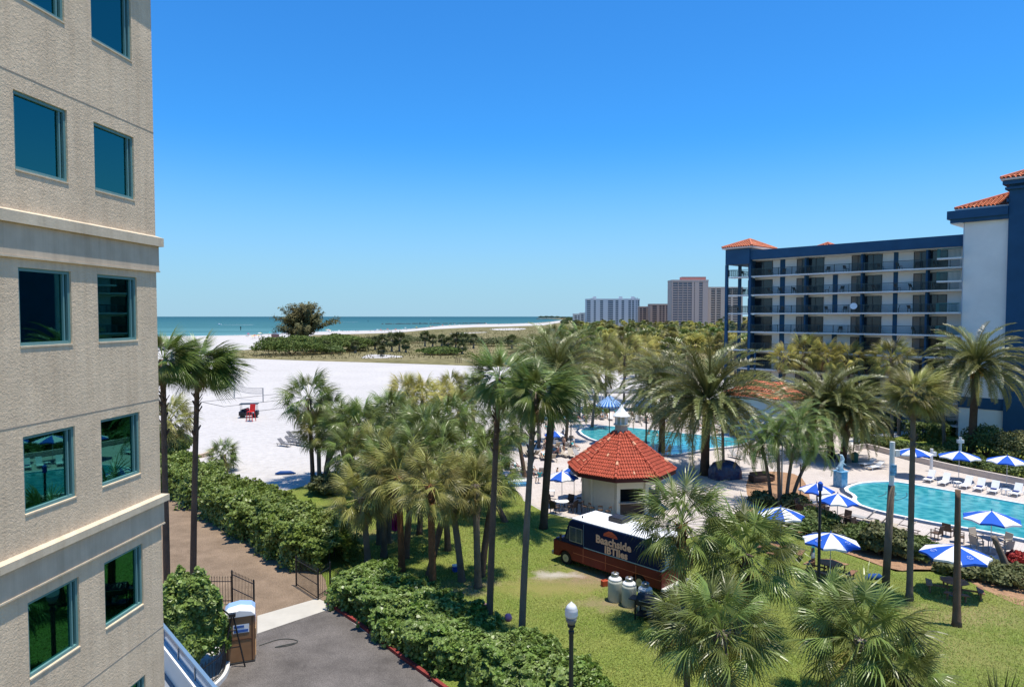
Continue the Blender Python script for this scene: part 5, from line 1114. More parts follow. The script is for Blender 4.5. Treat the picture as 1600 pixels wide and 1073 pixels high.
for (a, b, w_, h, n, lb_, mm) in ((456, 553, 26, 8.5, 2600, 'broad green bush mound left of the Australian pine', M_sg), (486, 548, 14, 6, 1300, 'darker bush at the foot of the Australian pine', M_shr), (528, 548, 26, 8.5, 2400, 'broad green bush mound right of the Australian pine', M_sg), (545, 546, 14, 6, 1000, 'small green bush right of the second mound', M_sg), (518, 552, 10, 3.5, 500, 'low yellow green bush before the right mound', M_clip),
                               (690, 553, 17, 3.2, 1500, 'flat bright green ground cover bush near the dune edge', M_sg), (572, 540, 14, 5, 900, 'olive bush between the mounds and the dune palms', M_shr), (560, 548, 9, 4, 500, 'little olive bush above the sand patch', M_shr), (735, 538, 16, 5, 900, 'olive bush at the right of the dune palms', M_shr), (650, 535, 14, 3.5, 700, 'low olive bush in the middle of the dunes', M_shr), (780, 540, 20, 5, 1200, 'olive bush behind the windblown palm crowns', M_shr), (630, 530, 12, 3.5, 600, 'far low bush in the dunes', M_shr), (430, 548, 10, 3, 500, 'small bush at the left end of the dunes', M_sg)):
    bush('dune_bush', a, b, w_, h * .85, n * 3, .30, mm if mm is not M_sg else mat('dune_bush_leaf', (.095, .145, .032), .7, trans=.2, var=(.2, .3), coords='P', col2=(.14, .17, .05), spec=.1), lb_)
# broadleaf trees in front of the high rises and far away
tp_ = []
for k in range(3):
    n = 1500; th = rng.uniform(0, 6.28, n); ph = np.arcsin(rng.uniform(-.5, 1, n)); d = np.stack([np.cos(th) * np.cos(ph), np.sin(th) * np.cos(ph), np.sin(ph)], 1)
    bmp = np.array([1 + .5 * noise.noise(Vector((a * 2 + k * 9, b * 2, c * 2))) for a, b, c in d]); p = d * bmp[:, None] * np.array([.5, .5, .42]) * (1 - .3 * rng.random((n, 1))) + np.array([0, 0, .55])
    tp_.append(leaf_cloud('crown', p, d, .05, mat('far_tree_leaf', (.07, .10, .035), .8, trans=.2, rnd=.3), 4, .8))
tk_ = MB(); tk_.tube([(0, 0, 0), (0, 0, .5)], [.03, .02], 6); tkm = tk_.mesh('trunk', M_stem)
def far_tree(px, py, hpx, wpx, label, grp=None):
    b0 = G(px, py); s_ = b0.y / FPX; e = empty('broadleaf_tree', b0, random.uniform(0, 6), label, 'tree', grp); e.scale = (wpx * s_, wpx * s_, hpx * s_); link('trunk', tkm, e); link('crown', random.choice(tp_), e)
random.seed(21)
for (a, b, h, w_, lb_) in ((1003, 508, 28, 22, 'dark tree at the left of the group before the stepped block'), (1022, 509, 26, 26, 'wide dark tree before the stepped block'), (1042, 508, 23, 20, 'dark tree left of the pink tower foot'), (1093, 508, 24, 20, 'dark tree at the foot of the pink tower'), (1108, 509, 20, 20, 'tree left of the cream tower foot'), (1124, 512, 22, 26, 'tree beside the hotel corner'), (1120, 540, 28, 34, 'bushy tree left of the hotel corner columns'), (1090, 536, 22, 30, 'bushy tree over the white car park')):
    far_tree(a, b, h, w_, lb_)
for k in range(110):
    by = random.uniform(498.5, 509); bx = random.uniform(880 if by > 501 else 915, 1170)
    far_tree(bx, by, random.uniform(6, 9) * (by - 490) / 15, random.uniform(10, 17), 'small distant tree below the high rises', 'distant trees below the high rises')
for (a, b) in ((846, 497.2), (854, 497.0), (862, 497.0), (871, 497.3), (880, 498.0), (889, 498.4), (898, 499.2), (908, 500)):
    far_tree(a, b, 3.5, 9, 'low dark tree on the far spit by the sea', 'trees on the far spit')
gs('far_spit', [(838, 497.6), (850, 496.9), (890, 496.7), (930, 496.6), (930, 502), (885, 499.8), (860, 498.2)], -.02, gm)
# pale car park glimpsed between the palms
gs('car_park', [(1000, 527), (1030, 521), (1078, 522), (1085, 529), (1040, 532)], -.1, M_concrete)
# ================================================================ UMBRELLAS
def umb_mesh(r, h, droop, blue_first=0, n=8):
    mb = MB(); ph = math.pi / n
    for k in range(n):
        t0 = 2 * math.pi * k / n + ph; t1 = 2 * math.pi * (k + 1) / n + ph; mi = (k + blue_first) % 2
        a = Vector((math.cos(t0) * r, math.sin(t0) * r, -droop)); b = Vector((math.cos(t1) * r, math.sin(t1) * r, -droop)); m_ = (a + b) / 2 * .97 + Vector((0, 0, .06)); tp = Vector((0, 0, h))
        ha, hb = a.lerp(tp, .5) + Vector((0, 0, .04)), b.lerp(tp, .5) + Vector((0, 0, .04))
        mb.add([tp, ha, hb], [(0, 1, 2)], mi); mb.add([ha, a, m_, b, hb], [(0, 1, 2, 3, 4)], mi)
        v0 = Vector((0, 0, -.11)); mb.add([a, a + v0, m_ + v0, m_], [(0, 1, 2, 3)], mi); mb.add([m_, m_ + v0, b + v0, b], [(0, 1, 2, 3)], mi)
    return mb.mesh('canopy', [M_blue, M_uwhite])
M_pole = mat('white_pole', (.6, .6, .6), .4, .3)
def umbrella(px, ytop, rpx, label, bf=0, top_z=2.75, tilt=0, rz=0, logo=False, base=True):
    b = G(px, (ytop - 494 * top_z / 15) / (1 - top_z / 15)); s_ = b.y / FPX; r = rpx * s_
    e = empty('patio_umbrella', b, rz, label, 'umbrella', 'blue and white market umbrellas')
    cn = link('canopy', umb_mesh(r, .52, 0, bf), e, None, (0, 0, top_z - .52)); cn.rotation_euler = (tilt, 0, 0)
    q = MB(); q.tube([(0, 0, 0), (0, 0, top_z + .05)], .025, 6); q.build('pole', M_pole, e)
    q = MB(); q.tube([(0, 0, top_z), (0, 0, top_z + .12)], [.04, .015], 6); q.build('finial', M_blue, e)
    rb = MB()
    for k in range(8):
        t = math.pi / 8 + k * math.pi / 4; rb.bar((0, 0, top_z - .06), (math.cos(t) * r * .97, math.sin(t) * r * .97, top_z - .55), .018)
    rb.build('ribs', M_pole, e)
    if base: q = MB(); q.lathe([(.28, 0), (.28, .06), (.05, .1)], 12); q.build('base', M_grey_m, e)
    if logo:
        for k in range(8):
            if (k + bf) % 2: continue
            t = math.pi / 8 + (k + .5) * math.pi / 4; lg = MB()
            for (x0, z0, x1, z1) in ((-.16, .0, -.02, .0), (.03, .0, .17, .0), (-.12, .06, -.04, .13), (-.04, .13, .02, .07), (.02, .07, .09, .12), (.09, .12, .14, .07), (-.1, -.05, .1, -.05)):
                lg.bar((x0, z0 * 1.5, 0), (x1, z1 * 1.5, 0), .015, .004)
            sl_ = math.atan2(.50, r); rr = r * .72
            o = lg.build('logo', M_uwhite, e, (math.cos(t) * rr, math.sin(t) * rr, top_z - .52 + .52 * (1 - .72 * .97) + .075)); o.rotation_euler = (Matrix.Rotation(t + math.pi / 2, 3, 'Z') @ Matrix.Rotation(sl_, 3, 'X')).to_euler()
    return e
umbrella(1219, 791, 36, 'mostly blue umbrella beside the feathery palm clump', 0, rz=.2)
umbrella(1297, 831, 43, 'blue and white umbrella with small logos behind the dark lamp post', 1, logo=True, rz=.5)
umbrella(1308, 770, 31, 'umbrella with a blue panel to the front nearest the shallow pool steps', 1, rz=.4)
umbrella(1275, 754, 27, 'umbrella at the left behind the dark lamp post top', 0, rz=.1)
umbrella(1491, 850, 50, 'blue and white umbrella with logos over the picnic table behind the bare trunk', 1, logo=True, rz=.0)
umbrella(1548, 797, 41, 'umbrella over the four seat table by the main pool at the right', 0, rz=.2)
umbrella(1427, 699, 28, 'leftmost umbrella behind the row of white loungers', 1)
umbrella(1498, 704, 30, 'middle umbrella behind the row of white loungers', 0, rz=.3)
umbrella(1573, 711, 29, 'rightmost umbrella behind the row of white loungers', 0, rz=.1)
umbrella(878, 735, 26, 'umbrella in front of the bar left wall', 0, rz=.3)
umbrella(897, 726, 20, 'blue umbrella partly behind the bar roof edge', 1, rz=.7)
umbrella(866, 672, 16, 'small umbrella by the left end of the back pool', 1, rz=.2)
umbrella(826, 650, 12, 'small umbrella among the far loungers left of the back pool', 0)
umbrella(1200, 655, 13, 'small umbrella behind the back pool near the pavilion', 0)
def striped(px, ybase, yrim, rpx, ytop, label):
    b = G(px, ybase); s_ = b.y / FPX; r = rpx * s_; zr = (ybase - yrim) * s_; zt = (ybase - ytop) * s_
    e = empty('striped_canopy', b, 0, label, 'canopy', 'striped blue canopies on dark poles'); n = 48; mb = MB()
    prof = [(r, zr - .12), (r, zr), (r * .8, zr + (zt - zr) * .22), (r * .5, zr + (zt - zr) * .5), (r * .2, zr + (zt - zr) * .82), (.02, zt)]
    for k in range(n):
        for j in range(len(prof) - 1):
            t0, t1 = 6.2832 * k / n, 6.2832 * (k + 1) / n; (ra, za), (rb, zb) = prof[j], prof[j + 1]; wv = .07 * (k % 2) if j == 0 else 0
            mb.add([(math.cos(t0) * ra, math.sin(t0) * ra, za - wv), (math.cos(t1) * ra, math.sin(t1) * ra, za - wv), (math.cos(t1) * rb, math.sin(t1) * rb, zb), (math.cos(t0) * rb, math.sin(t0) * rb, zb)], [(0, 1, 2, 3)], k % 2)
    mb.build('canopy', [mat('stripe_blue', (.02, .13, .42), .8), mat('stripe_pale', (.35, .50, .66), .8)], e)
    q = MB(); q.tube([(0, 0, 0), (0, 0, zt + .1)], .05, 8); q.build('pole', M_black, e); return e
striped(952, 694, 632, 21, 616, 'striped blue round canopy on a pole left of the bar cupola'); striped(1009, 692, 632, 17, 618, 'striped blue round canopy behind the date palm fronds'); striped(845, 690, 652, 12, 641, 'striped blue canopy between the centre palm trunks')
# ================================================================ FURNITURE
def lounger_parts(fm, sm, back=50):
    r = MB(); r.span((-.95, -.32, .28), (.95, -.28, .33)); r.span((-.95, .28, .28), (.95, .32, .33))
    legs = [(x, y) for x in (-.8, .75) for y in (-.3, .3)]
    s_ = MB(); s_.span((-.25, -.28, .31), (.95, .28, .345)); b = MB(); a = R(back); ex = -.25 - math.cos(a) * .78; ez = .33 + math.sin(a) * .78; b.bar((-.25, 0, .34), (ex, 0, ez), .56, .04)
    return r.mesh('frame', fm), [(x, y) for x, y in legs], s_.mesh('seat', sm), b.mesh('backrest', sm)
LT = {}
def lounger(px, py, rz, label, style='white', grp=None, back=50, towel=False, loc=None):
    key = (style, back)
    if key not in LT:
        fm, sm = {'white': (M_white_pl, M_white), 'grey': (M_grey_m, mat('grey_sling', (.33, .32, .31), .8)), 'tan': (M_wicker, M_tan), 'dark': (M_black, mat('charcoal_sling', (.14, .14, .15), .8))}[style]
        lg = MB(); lg.span((-.02, -.02, 0), (.02, .02, .28)); LT[key] = lounger_parts(fm, sm, back) + (lg.mesh('leg', fm),)
    fr, legs, se, bk, lg = LT[key]; e = empty('sun_lounger', loc or G(px, py), rz, label, 'sun lounger', grp)
    link('frame', fr, e); link('seat', se, e); link('backrest', bk, e)
    for (x, y) in legs: link('leg', lg, e, None, (x, y, 0))
    if towel:
        t = MB(); t.span((.0, -.22, .35), (.42, .22, .42)); o = t.build('rolled_towel', M_navy_cloth, None, None, None, bevel=.03); o.matrix_world = Matrix.Translation(e.location) @ Matrix.Rotation(rz, 4, 'Z') @ Matrix.Translation((-.1, 0, .01))
        tag(o, 'navy towel on the ' + label.split(' of ')[0].split(',')[0], 'towel')
    return e
def table(px, py, label, style='square', rz=0, h=.5, w_=.5, m=None, cat='table'):
    e = empty('side_table' if h < .6 else 'patio_table', G(px, py), rz, label, cat); m = m or M_white_pl
    if style == 'square':
        q = MB(); q.span((-w_ / 2, -w_ / 2, h - .03), (w_ / 2, w_ / 2, h)); q.build('tabletop', m, e)
        for x in (-1, 1):
            for y in (-1, 1): q = MB(); q.span((x * (w_ / 2 - .04) - .02, y * (w_ / 2 - .04) - .02, 0), (x * (w_ / 2 - .04) + .02, y * (w_ / 2 - .04) + .02, h - .033)); q.build('leg', m, e)
    else:
        q = MB(); q.lathe([(w_ / 2, h - .04), (w_ / 2, h)], 20); q.build('tabletop', m, e); q = MB(); q.tube([(0, 0, 0), (0, 0, h - .04)], .05, 8); q.build('pedestal', M_grey_m, e); q = MB(); q.lathe([(.3, 0), (.3, .03), (.08, .06)], 14); q.build('foot', M_grey_m, e)
    return e
def edge_dir(pool_pts=None): return None
farE = (G(1600, 789) - G(1420, 757.5)).normalized(); awayn = Vector((-farE.y, farE.x, 0)); 
if awayn.y < 0: awayn = -awayn
rzL = math.atan2(-awayn.y, -awayn.x)      # foot end towards the pool
rowlab = ['white sun lounger with navy towel, leftmost of the row behind the main pool', 'white sun lounger second from the left of the row behind the main pool', 'white sun lounger right of the small white table behind the main pool', 'white sun lounger fourth from the left behind the main pool', 'white sun lounger fifth from the left behind the main pool', 'white sun lounger at the right edge of the photo behind the main pool']
for (px, py), lb_, tw in zip(((1453, 752), (1476, 757), (1510, 762), (1531, 766), (1553, 770), (1588, 774)), rowlab, (1, 0, 0, 1, 1, 1)): lounger(px, py, rzL + random.uniform(-.08, .08), lb_, 'white', 'white loungers behind the main pool', 55, bool(tw))
table(1496, 761, 'small white table between the second and third loungers', m=M_white_pl); table(1572, 773, 'small white table at the fifth lounger', m=M_white_pl)
for (px, py, rz, lb_) in ((1368, 733, rzL - .3, 'white sun lounger by the two large date palm trunks'), (1356, 728, rzL - .3, 'white sun lounger left of the one by the date palm trunks')): lounger(px, py, rz, lb_, 'white', 'white loungers by the garden', 30)
# wicker armchairs
def armchair(px, py, rz, label, m=None, loc=None, grp='wicker chairs on the pool deck'):
    m = m or M_wicker; key = ('ac', m.name)
    if key not in LT:
        s_ = MB(); s_.span((-.27, -.25, .40), (.27, .27, .46)); b = MB(); b.bar((0, .27, .46), (0, .40, .98), .52, .05); b2 = MB(); b2.bar((0, .26, .44), (0, .38, .96), .05, .52); 
        bk = MB(); bk.add([(-.27, .24, .45), (.27, .24, .45), (.27, .36, .98), (-.27, .36, .98), (-.27, .29, .45), (.27, .29, .45), (.27, .41, .98), (-.27, .41, .98)], [(0, 1, 2, 3), (7, 6, 5, 4), (0, 3, 7, 4), (1, 5, 6, 2), (3, 2, 6, 7), (0, 4, 5, 1)])
        ar = MB(); ar.span((-.05 / 2, -.25, .64), (.05 / 2, .32, .68)); ar.span((-.02, -.24, .4), (.02, -.20, .64)); lg = MB(); lg.span((-.022, -.022, 0), (.022, .022, .40)); LT[key] = [q.mesh(n_, m) for q, n_ in ((s_, 'seat'), (bk, 'backrest'), (ar, 'armrest'), (lg, 'leg'))]
    s_, bk, ar, lg = LT[key]; e = empty('armchair', loc or G(px, py), rz, label, 'chair', grp); link('seat', s_, e); link('backrest', bk, e)
    for x in (-.27, .27): link('armrest', ar, e, None, (x, 0, 0))
    for x in (-.24, .24):
        for y in (-.22, .24): link('leg', lg, e, None, (x, y, 0))
    return e
def ring_chairs(c, n, r, labs, m=None, ph=0):
    for k in range(n):
        t = ph + k * 2 * math.pi / n; armchair(0, 0, t - math.pi / 2, labs[k], m, Vector((c.x + math.cos(t) * r, c.y + math.sin(t) * r, .016)))
c_ = G(1548, 858); table(1548, 858, 'square grey table under the rightmost poolside umbrella', h=.74, w_=1.1, m=mat('grey_table_top', (.26, .24, .23), .6)); ring_chairs(c_, 4, 1.05, ['tan armchair right of the square grey table', 'tan armchair behind the square grey table, nearest the water', 'tan armchair left of the square grey table', 'tan armchair in front of the square grey table'], M_tan, .2)
for (px, py, rz, lb_) in ((1482, 838, 2.2, 'brown armchair just right of the bare trunk top'), (1463, 842, -2.6, 'dark armchair at the left of the bare trunk'), (1500, 848, 1.0, 'brown armchair between the bare trunk and the grey table')): armchair(px, py, rz, lb_)
for (px, py, rz, st, lb_) in ((1372, 822, 2.3, 'tan', 'tan lounger behind the shrubs near the white topped pole'), (1397, 826, 2.4, 'tan', 'tan lounger at the foot of the white topped pole by the pool'), (1412, 833, 2.3, 'tan', 'tan lounger left of the straight palm trunk'), (1438, 845, 2.4, 'tan', 'tan lounger right of the straight palm trunk'), (1350, 815, 2.3, 'grey', 'grey sling lounger left of the tan ones by the pool')): lounger(px, py, rz, lb_, st, 'loungers in front of the main pool', 52)
# dark dining sets under the patio umbrellas
for (px, py, lb_) in ((1307, 822, 'umbrella nearest the steps'), (1268, 805, 'left patio umbrella')):
    c_ = G(px, py); table(px, py, 'round dark patio table under the ' + lb_, 'round', h=.74, w_=1.1, m=M_wicker)
    ring_chairs(c_, 4, .95, ['dark wicker chair %s the table under the %s' % (w_, lb_) for w_ in ('right of', 'behind', 'left of', 'in front of')], None, .5)
for (px, py, rz, lb_) in ((1330, 830, 2.0, 'dark wicker chair at the shrubs near the pool corner'), (1337, 838, -1.0, 'dark wicker chair below the pool corner, nearest the shrubs'), (1258, 790, 1.2, 'dark wicker chair beside the palm clump'), (1285, 795, .3, 'dark wicker chair between the two patio umbrellas')): armchair(px, py, rz, lb_)
c_ = G(878, 797); table(862, 775, 'small white table between loungers left of the bar', h=.5)
table(878, 797, 'round pale table under the umbrella beside the bar', 'round', h=.74, w_=1.1, m=M_white); ring_chairs(c_, 4, .95, ['dark chair %s the pale round table by the bar' % w_ for w_ in ('right of', 'behind', 'left of', 'in front of')], None, .9)
for k, (px, py) in enumerate(((905, 800), (914, 806), (925, 808), (938, 812), (950, 814))):
    e = empty('bar_stool', G(px, py), k, '%s bar stool from the left along the bar counter' % ('first', 'second', 'third', 'fourth', 'fifth')[k], 'bar stool', 'bar stools at the pool bar')
    q = MB(); q.lathe([(.2, .72), (.2, .78)], 12); q.build('seat', M_wicker, e)
    for x in (-.15, .15):
        for y in (-.15, .15): q = MB(); q.bar((x * 1.2, y * 1.2, 0), (x * .8, y * .8, .72), .03); q.build('leg', M_black, e)
    q = MB(); q.bar((-.17, .17, .78), (-.17, .2, 1.05), .03); q.bar((.17, .17, .78), (.17, .2, 1.05), .03); q.span((-.18, .17, 1.0), (.18, .21, 1.12)); q.build('backrest', M_wicker, e)
# round picnic tables
def picnic(px, py, label, rz=0):
    e = empty('picnic_table', G(px, py), rz, label, 'picnic table', 'round wooden picnic tables on the lawn'); n = 7
    for k in range(n):
        y0 = -.62 + k * 1.24 / n; y1 = y0 + 1.24 / n - .012; ym = (y0 + y1) / 2; hw = math.sqrt(max(.05, .64 ** 2 - ym ** 2)); q = MB(); q.span((-hw, y0, .70), (hw, y1, .74)); q.build('tabletop_plank', M_pw, e)
    for k in range(4):
        t = k * math.pi / 2 + .78; d = Vector((math.cos(t), math.sin(t), 0)); s_ = Vector((-d.y, d.x, 0)); q = MB(); q.add([d * 1.02 - s_ * .48 + Vector((0, 0, .42)), d * 1.02 + s_ * .48 + Vector((0, 0, .42)), d * 1.32 + s_ * .6 + Vector((0, 0, .42)), d * 1.32 - s_ * .6 + Vector((0, 0, .42)), d * 1.02 - s_ * .48 + Vector((0, 0, .46)), d * 1.02 + s_ * .48 + Vector((0, 0, .46)), d * 1.32 + s_ * .6 + Vector((0, 0, .46)), d * 1.32 - s_ * .6 + Vector((0, 0, .46))], [(0, 1, 2, 3), (7, 6, 5, 4), (0, 4, 5, 1), (1, 5, 6, 2), (2, 6, 7, 3), (3, 7, 4, 0)]); q.build('bench', M_pw, e)
        q = MB(); q.bar(d * 1.15 + s_ * .4, d * 1.15 + s_ * .4 + Vector((0, 0, .42)), .07); q.bar(d * 1.15 - s_ * .4, d * 1.15 - s_ * .4 + Vector((0, 0, .42)), .07); q.bar(d * .2 + Vector((0, 0, .33)), d * 1.2 + Vector((0, 0, .33)), .05, .09); q.bar(d * .35, d * .3 + Vector((0, 0, .70)), .07); q.build('leg', M_pw, e)
M_pw = mat('picnic_wood', (.23, .125, .07), .75, var=(5, .3), rnd=.2)
picnic(1297, 898, 'round wooden picnic table under the umbrella behind the dark lamp post'); picnic(1491, 928, 'round wooden picnic table under the umbrella behind the bare trunk', .3); picnic(1220, 868, 'dark round picnic table under the mostly blue umbrella', .2)
# loungers round the back pool
random.seed(40)
ROWN = ['behind the far edge of the back pool', 'in the far left row beyond the striped canopies', 'in the short row left of the bar roof', 'in the row nearest the bar left wall', 'in the row straight behind the bar cupola', 'beside the blue tarpaulin mound', 'at the left end of the back pool', 'in the farthest row before the hotel', 'by the lawn edge left of the centre trunks', 'between the centre trunks and the back pool', 'right beside the bar eave']
ORD = ['first', 'second', 'third', 'fourth', 'fifth', 'sixth', 'seventh', 'eighth', 'ninth']
for ri_, (x0, y0, x1, y1, n) in enumerate(((1068, 668, 1165, 676, 9), (850, 660, 915, 658, 7), (856, 700, 896, 702, 4), (868, 712, 905, 716, 4), (940, 655, 1010, 660, 6), (1150, 716, 1180, 712, 2), (865, 685, 890, 690, 3), (1110, 655, 1190, 664, 6), (792, 732, 846, 742, 5), (822, 712, 862, 720, 4), (905, 728, 884, 746, 2))):
    for i in range(n):
        t = i / max(1, n - 1); lounger(x0 + (x1 - x0) * t, y0 + (y1 - y0) * t, random.choice([-1.2, -1.5, 1.8, -1.0]) + random.uniform(-.2, .2), '%s lounger from the left %s' % (ORD[i], ROWN[ri_]), random.choice(['grey', 'grey', 'white', 'tan']), 'loungers around the back pool', 45)
# loungers on the sand
for (px, py, lb_) in ((444, 697, 'leftmost lounger of the group on the sand'), (455, 694, 'second lounger from the left on the sand'), (464, 695, 'third lounger on the sand'), (474, 697, 'lounger nearest the palm trunks on the sand'), (457, 685, 'lounger standing behind the row on the sand')): lounger(px, py, -.5, lb_, 'dark', 'dark loungers on the sand', 42)
lounger(568, 733, .3, 'lounger on the sand edge behind the yellowish palm', 'grey', None, 30); lounger(596, 718, .3, 'lounger on the sand seen between palm trunks', 'grey', None, 40)
for (px, py, L, lb_) in ((446, 741, 1.9, 'dark blue kayak cover lying on the sand at the hedge'), (524, 722, 1.7, 'folded blue umbrella lying on the sand behind the palm trunks'), (1366, 905, 1.2, 'blue folded cloth on the lawn below the shrubs')):
    q = MB(); q.tube([(-L / 2, 0, .12), (-L / 4, .05, .16), (L / 4, 0, .15), (L / 2, -.05, .08)], [.06, .2, .18, .04], 8); o = q.build('blue_cover', mat('deep_blue_cover', (.01, .06, .22), .7), None, G(px, py), .25, smooth=True); tag(o, lb_, 'cover')
# blue tarpaulin mound
b_ = G(1133, 747); e = empty('tarpaulin_mound', b_, .2, 'dark blue tarpaulin over stacked pool furniture beside the slim palm', 'tarpaulin'); q = MB(); k = 0
nu, nv = 26, 10; 
for i in range(nv + 1):
    for j in range(nu):
        t = 2 * math.pi * j / nu; ph = math.pi / 2 * i / nv; rr = 1 + .10 * noise.noise(Vector((math.cos(t) * 2.2, math.sin(t) * 2.2, ph * 3))) + .05 * math.sin(t * 9) * math.cos(ph)
        q.v.append(Vector((1.45 * rr * math.copysign(abs(math.cos(t)) ** .6, math.cos(t)) * math.cos(ph) ** .5, .95 * rr * math.copysign(abs(math.sin(t)) ** .6, math.sin(t)) * math.cos(ph) ** .5, 1.6 * math.sin(ph) ** .8 * (1 + .08 * noise.noise(Vector((t, ph * 2, 3)))))))
for i in range(nv):
    for j in range(nu): q.f.append([i * nu + j, i * nu + (j + 1) % nu, (i + 1) * nu + (j + 1) % nu, (i + 1) * nu + j]); q.m.append(0)
q.build('cover', mat('tarpaulin_blue', (.008, .02, .07), .35, spec=.6, var=(1.5, .4), bump=(3, .8, .15)), e, smooth=True); q = MB(); q.tube([(1.3, .9, .02), (0, 1.0, .02), (-1.35, .8, .02), (-1.5, 0, .02), (-1.3, -.9, .02), (0, -1.0, .02), (1.3, -.9, .02), (1.5, 0, .02)], .03, 5); q.build('rope', M_grey_m, e)
# statue on its painted pedestal
e = empty('dolphin_statue', G(1313, 760), .5, 'blue and white dolphin statue on a painted pedestal by the pool steps', 'statue')
q = MB(); q.span((-.42, -.42, 0), (.42, .42, 1.35)); q.span((-.5, -.5, 1.353), (.5, .5, 1.42)); q.build('pedestal', mat('painted_pedestal', (.28, .45, .58), .6, var=(3.5, .5), col2=(.03, .22, .42)), e, bevel=.03)
q = MB(); q.tube([(.05, 0, 1.42), (-.08, 0, 1.75), (.1, 0, 2.1), (.22, 0, 2.45), (.08, 0, 2.75), (-.12, 0, 2.85)], [.26, .24, .2, .19, .13, .03], 10); q.add([(.12, 0, 2.2), (.45, .02, 2.05), (.2, 0, 2.45)], [(0, 1, 2)]); q.tube([(-.05, 0, 1.7), (-.35, .1, 1.62), (-.5, .1, 1.75)], [.14, .08, .02], 8); q.tube([(.1, .12, 2.1), (.3, .35, 1.95)], [.08, .02], 6); q.tube([(.1, -.12, 2.1), (.3, -.35, 1.95)], [.08, .02], 6)
q.build('dolphin', mat('statue_pale_blue', (.42, .56, .62), .5, var=(4, .4)), e, smooth=True)
# ================================================================ POLES AND LAMPS
b_ = G(892, 1185); hz = P(892, 1008, b_.y).z
e = empty('globe_lamp_post', b_, 0, 'black lamp post with white ribbed acorn globe in the bottom foreground', 'lamp post'); zg = P(892, 962, b_.y).z
q = MB(); q.lathe([(.22, 0), (.22, .12), (.15, .2), (.12, .7), (.085, .8), (.075, zg - .62), (.10, zg - .6), (.10, zg - .5), (.07, zg - .48), (.07, zg - .40), (.13, zg - .36), (.13, zg - .30)], 16); q.build('post', mat('lamp_post_dark_green', (.025, .032, .03), .45, .2, spec=.5), e, smooth=False)
q = MB(); q.lathe([(.10, zg - .297), (.17, zg - .18), (.2, zg - .02)], 16); q.build('lamp_neck', mat('frosted_grey_glass', (.20, .19, .18), .3), e, smooth=True)
q = MB(); q.lathe([(.20, zg - .018), (.225, zg + .05), (.215, zg + .11), (.225, zg + .13), (.215, zg + .19), (.222, zg + .21), (.185, zg + .28), (.19, zg + .30), (.13, zg + .38), (.07, zg + .43), (.03, zg + .47), (.005, zg + .50)], 20); q.build('globe', mat('white_globe', (.80, .80, .82), .25, trans=.2), e, smooth=True)
e = empty('dark_lamp_post', G(1279, 918), 0, 'slim dark lamp post with a blue top on the lawn before the patio umbrellas', 'lamp post'); zt = P(1277, 752, G(1279, 918).y).z
q = MB(); q.tube([(0, 0, .1), (0, 0, zt - .5)], [.09, .07], 10); q.build('post', mat('post_blue_black', (.012, .02, .04), .4, .2, spec=.5), e); q = MB(); q.span((-.25, -.25, 0), (.25, .25, .1)); q.build('concrete_foot', M_concrete, e); q = MB(); q.lathe([(.12, zt - .5), (.14, zt - .1), (.05, zt)], 10); q.build('lamp_head', M_blue, e)
e = empty('white_topped_pole', G(1384, 915), 0, 'tall grey pole with white upper section and small blue sign before the main pool', 'pole'); b_ = G(1384, 915); z1 = P(1390, 690, b_.y).z; z0 = P(1390, 758, b_.y).z; zb = P(1390, 733, b_.y).z
q = MB(); q.tube([(0, 0, 0), (.1, 0, z0 * .5), (.2, 0, z0)], [.20, .19, .17], 12); q.build('post', M_tgrey, e, smooth=True); q = MB(); q.tube([(.2, 0, z0 + .003), (.2, 0, z1)], .13, 12); q.build('upper_post', M_white_pl, e); q = MB(); q.span((.03, -.19, zb - .3), (.37, -.14, zb + .28)); q.build('sign', mat('pale_blue_sign', (.12, .32, .5), .6, var=(6, .5)), e); q = MB(); q.span((.34, -.1, z1 - .8), (.58, .1, z1 - .45)); q.build('junction_box', M_white_pl, e)
e = empty('white_post', G(1455, 736), 0, 'short white post with box by the leftmost white lounger', 'post'); q = MB(); q.tube([(0, 0, 0), (0, 0, 2.2)], .14, 10); q.build('post', M_white, e); q = MB(); q.span((.13, -.15, 1.5), (.4, .15, 1.9)); q.build('box', M_white_pl, e)
e = empty('white_post', G(1500, 722), 0, 'short white post behind the middle umbrella', 'post'); q = MB(); q.tube([(0, 0, 0), (0, 0, 2.6)], .14, 10); q.build('post', M_white, e); q = MB(); q.span((-.3, -.15, 2.0), (.3, .15, 2.35)); q.build('box', M_white_pl, e)
for (px, py, yt, m_, lb_) in ((1221, 792, 690, M_grey_m, 'pale grey light pole in the feathery palm clump'), (892, 712, 655, M_black, 'thin dark pole left of the bar roof'), (1010, 696, 652, M_black, 'thin dark pole in front of the back pool date palm'), (1104, 720, 668, M_grey_m, 'thin pole by the railing of the back pool'), (1334, 705, 655, M_black, 'thin dark pole with green bin behind the statue')):
    b_ = G(px, py); z1 = P(px, yt, b_.y).z; e = empty('light_pole', b_, 0, lb_, 'pole'); q = MB(); q.tube([(0, 0, 0), (0, 0, z1)], .06, 8); q.build('post', m_, e); q = MB(); q.span((-.2, -.15, z1), (.2, .15, z1 + .12)); q.build('light_head', m_, e)
e = empty('path_lamp', G(1250, 790), 0, 'short lamp with round white globe in the feathery palm clump', 'lamp'); z1 = P(1250, 725, G(1250, 790).y).z; q = MB(); q.tube([(0, 0, 0), (0, 0, z1)], .05, 8); q.build('post', M_black, e); q = MB(); q.lathe([(.05, z1 + .003), (.17, z1 + .1), (.2, z1 + .22), (.14, z1 + .36), (.01, z1 + .42)], 12); q.build('globe', mat('white_globe', (.8, .8, .8), .3), e, smooth=True)
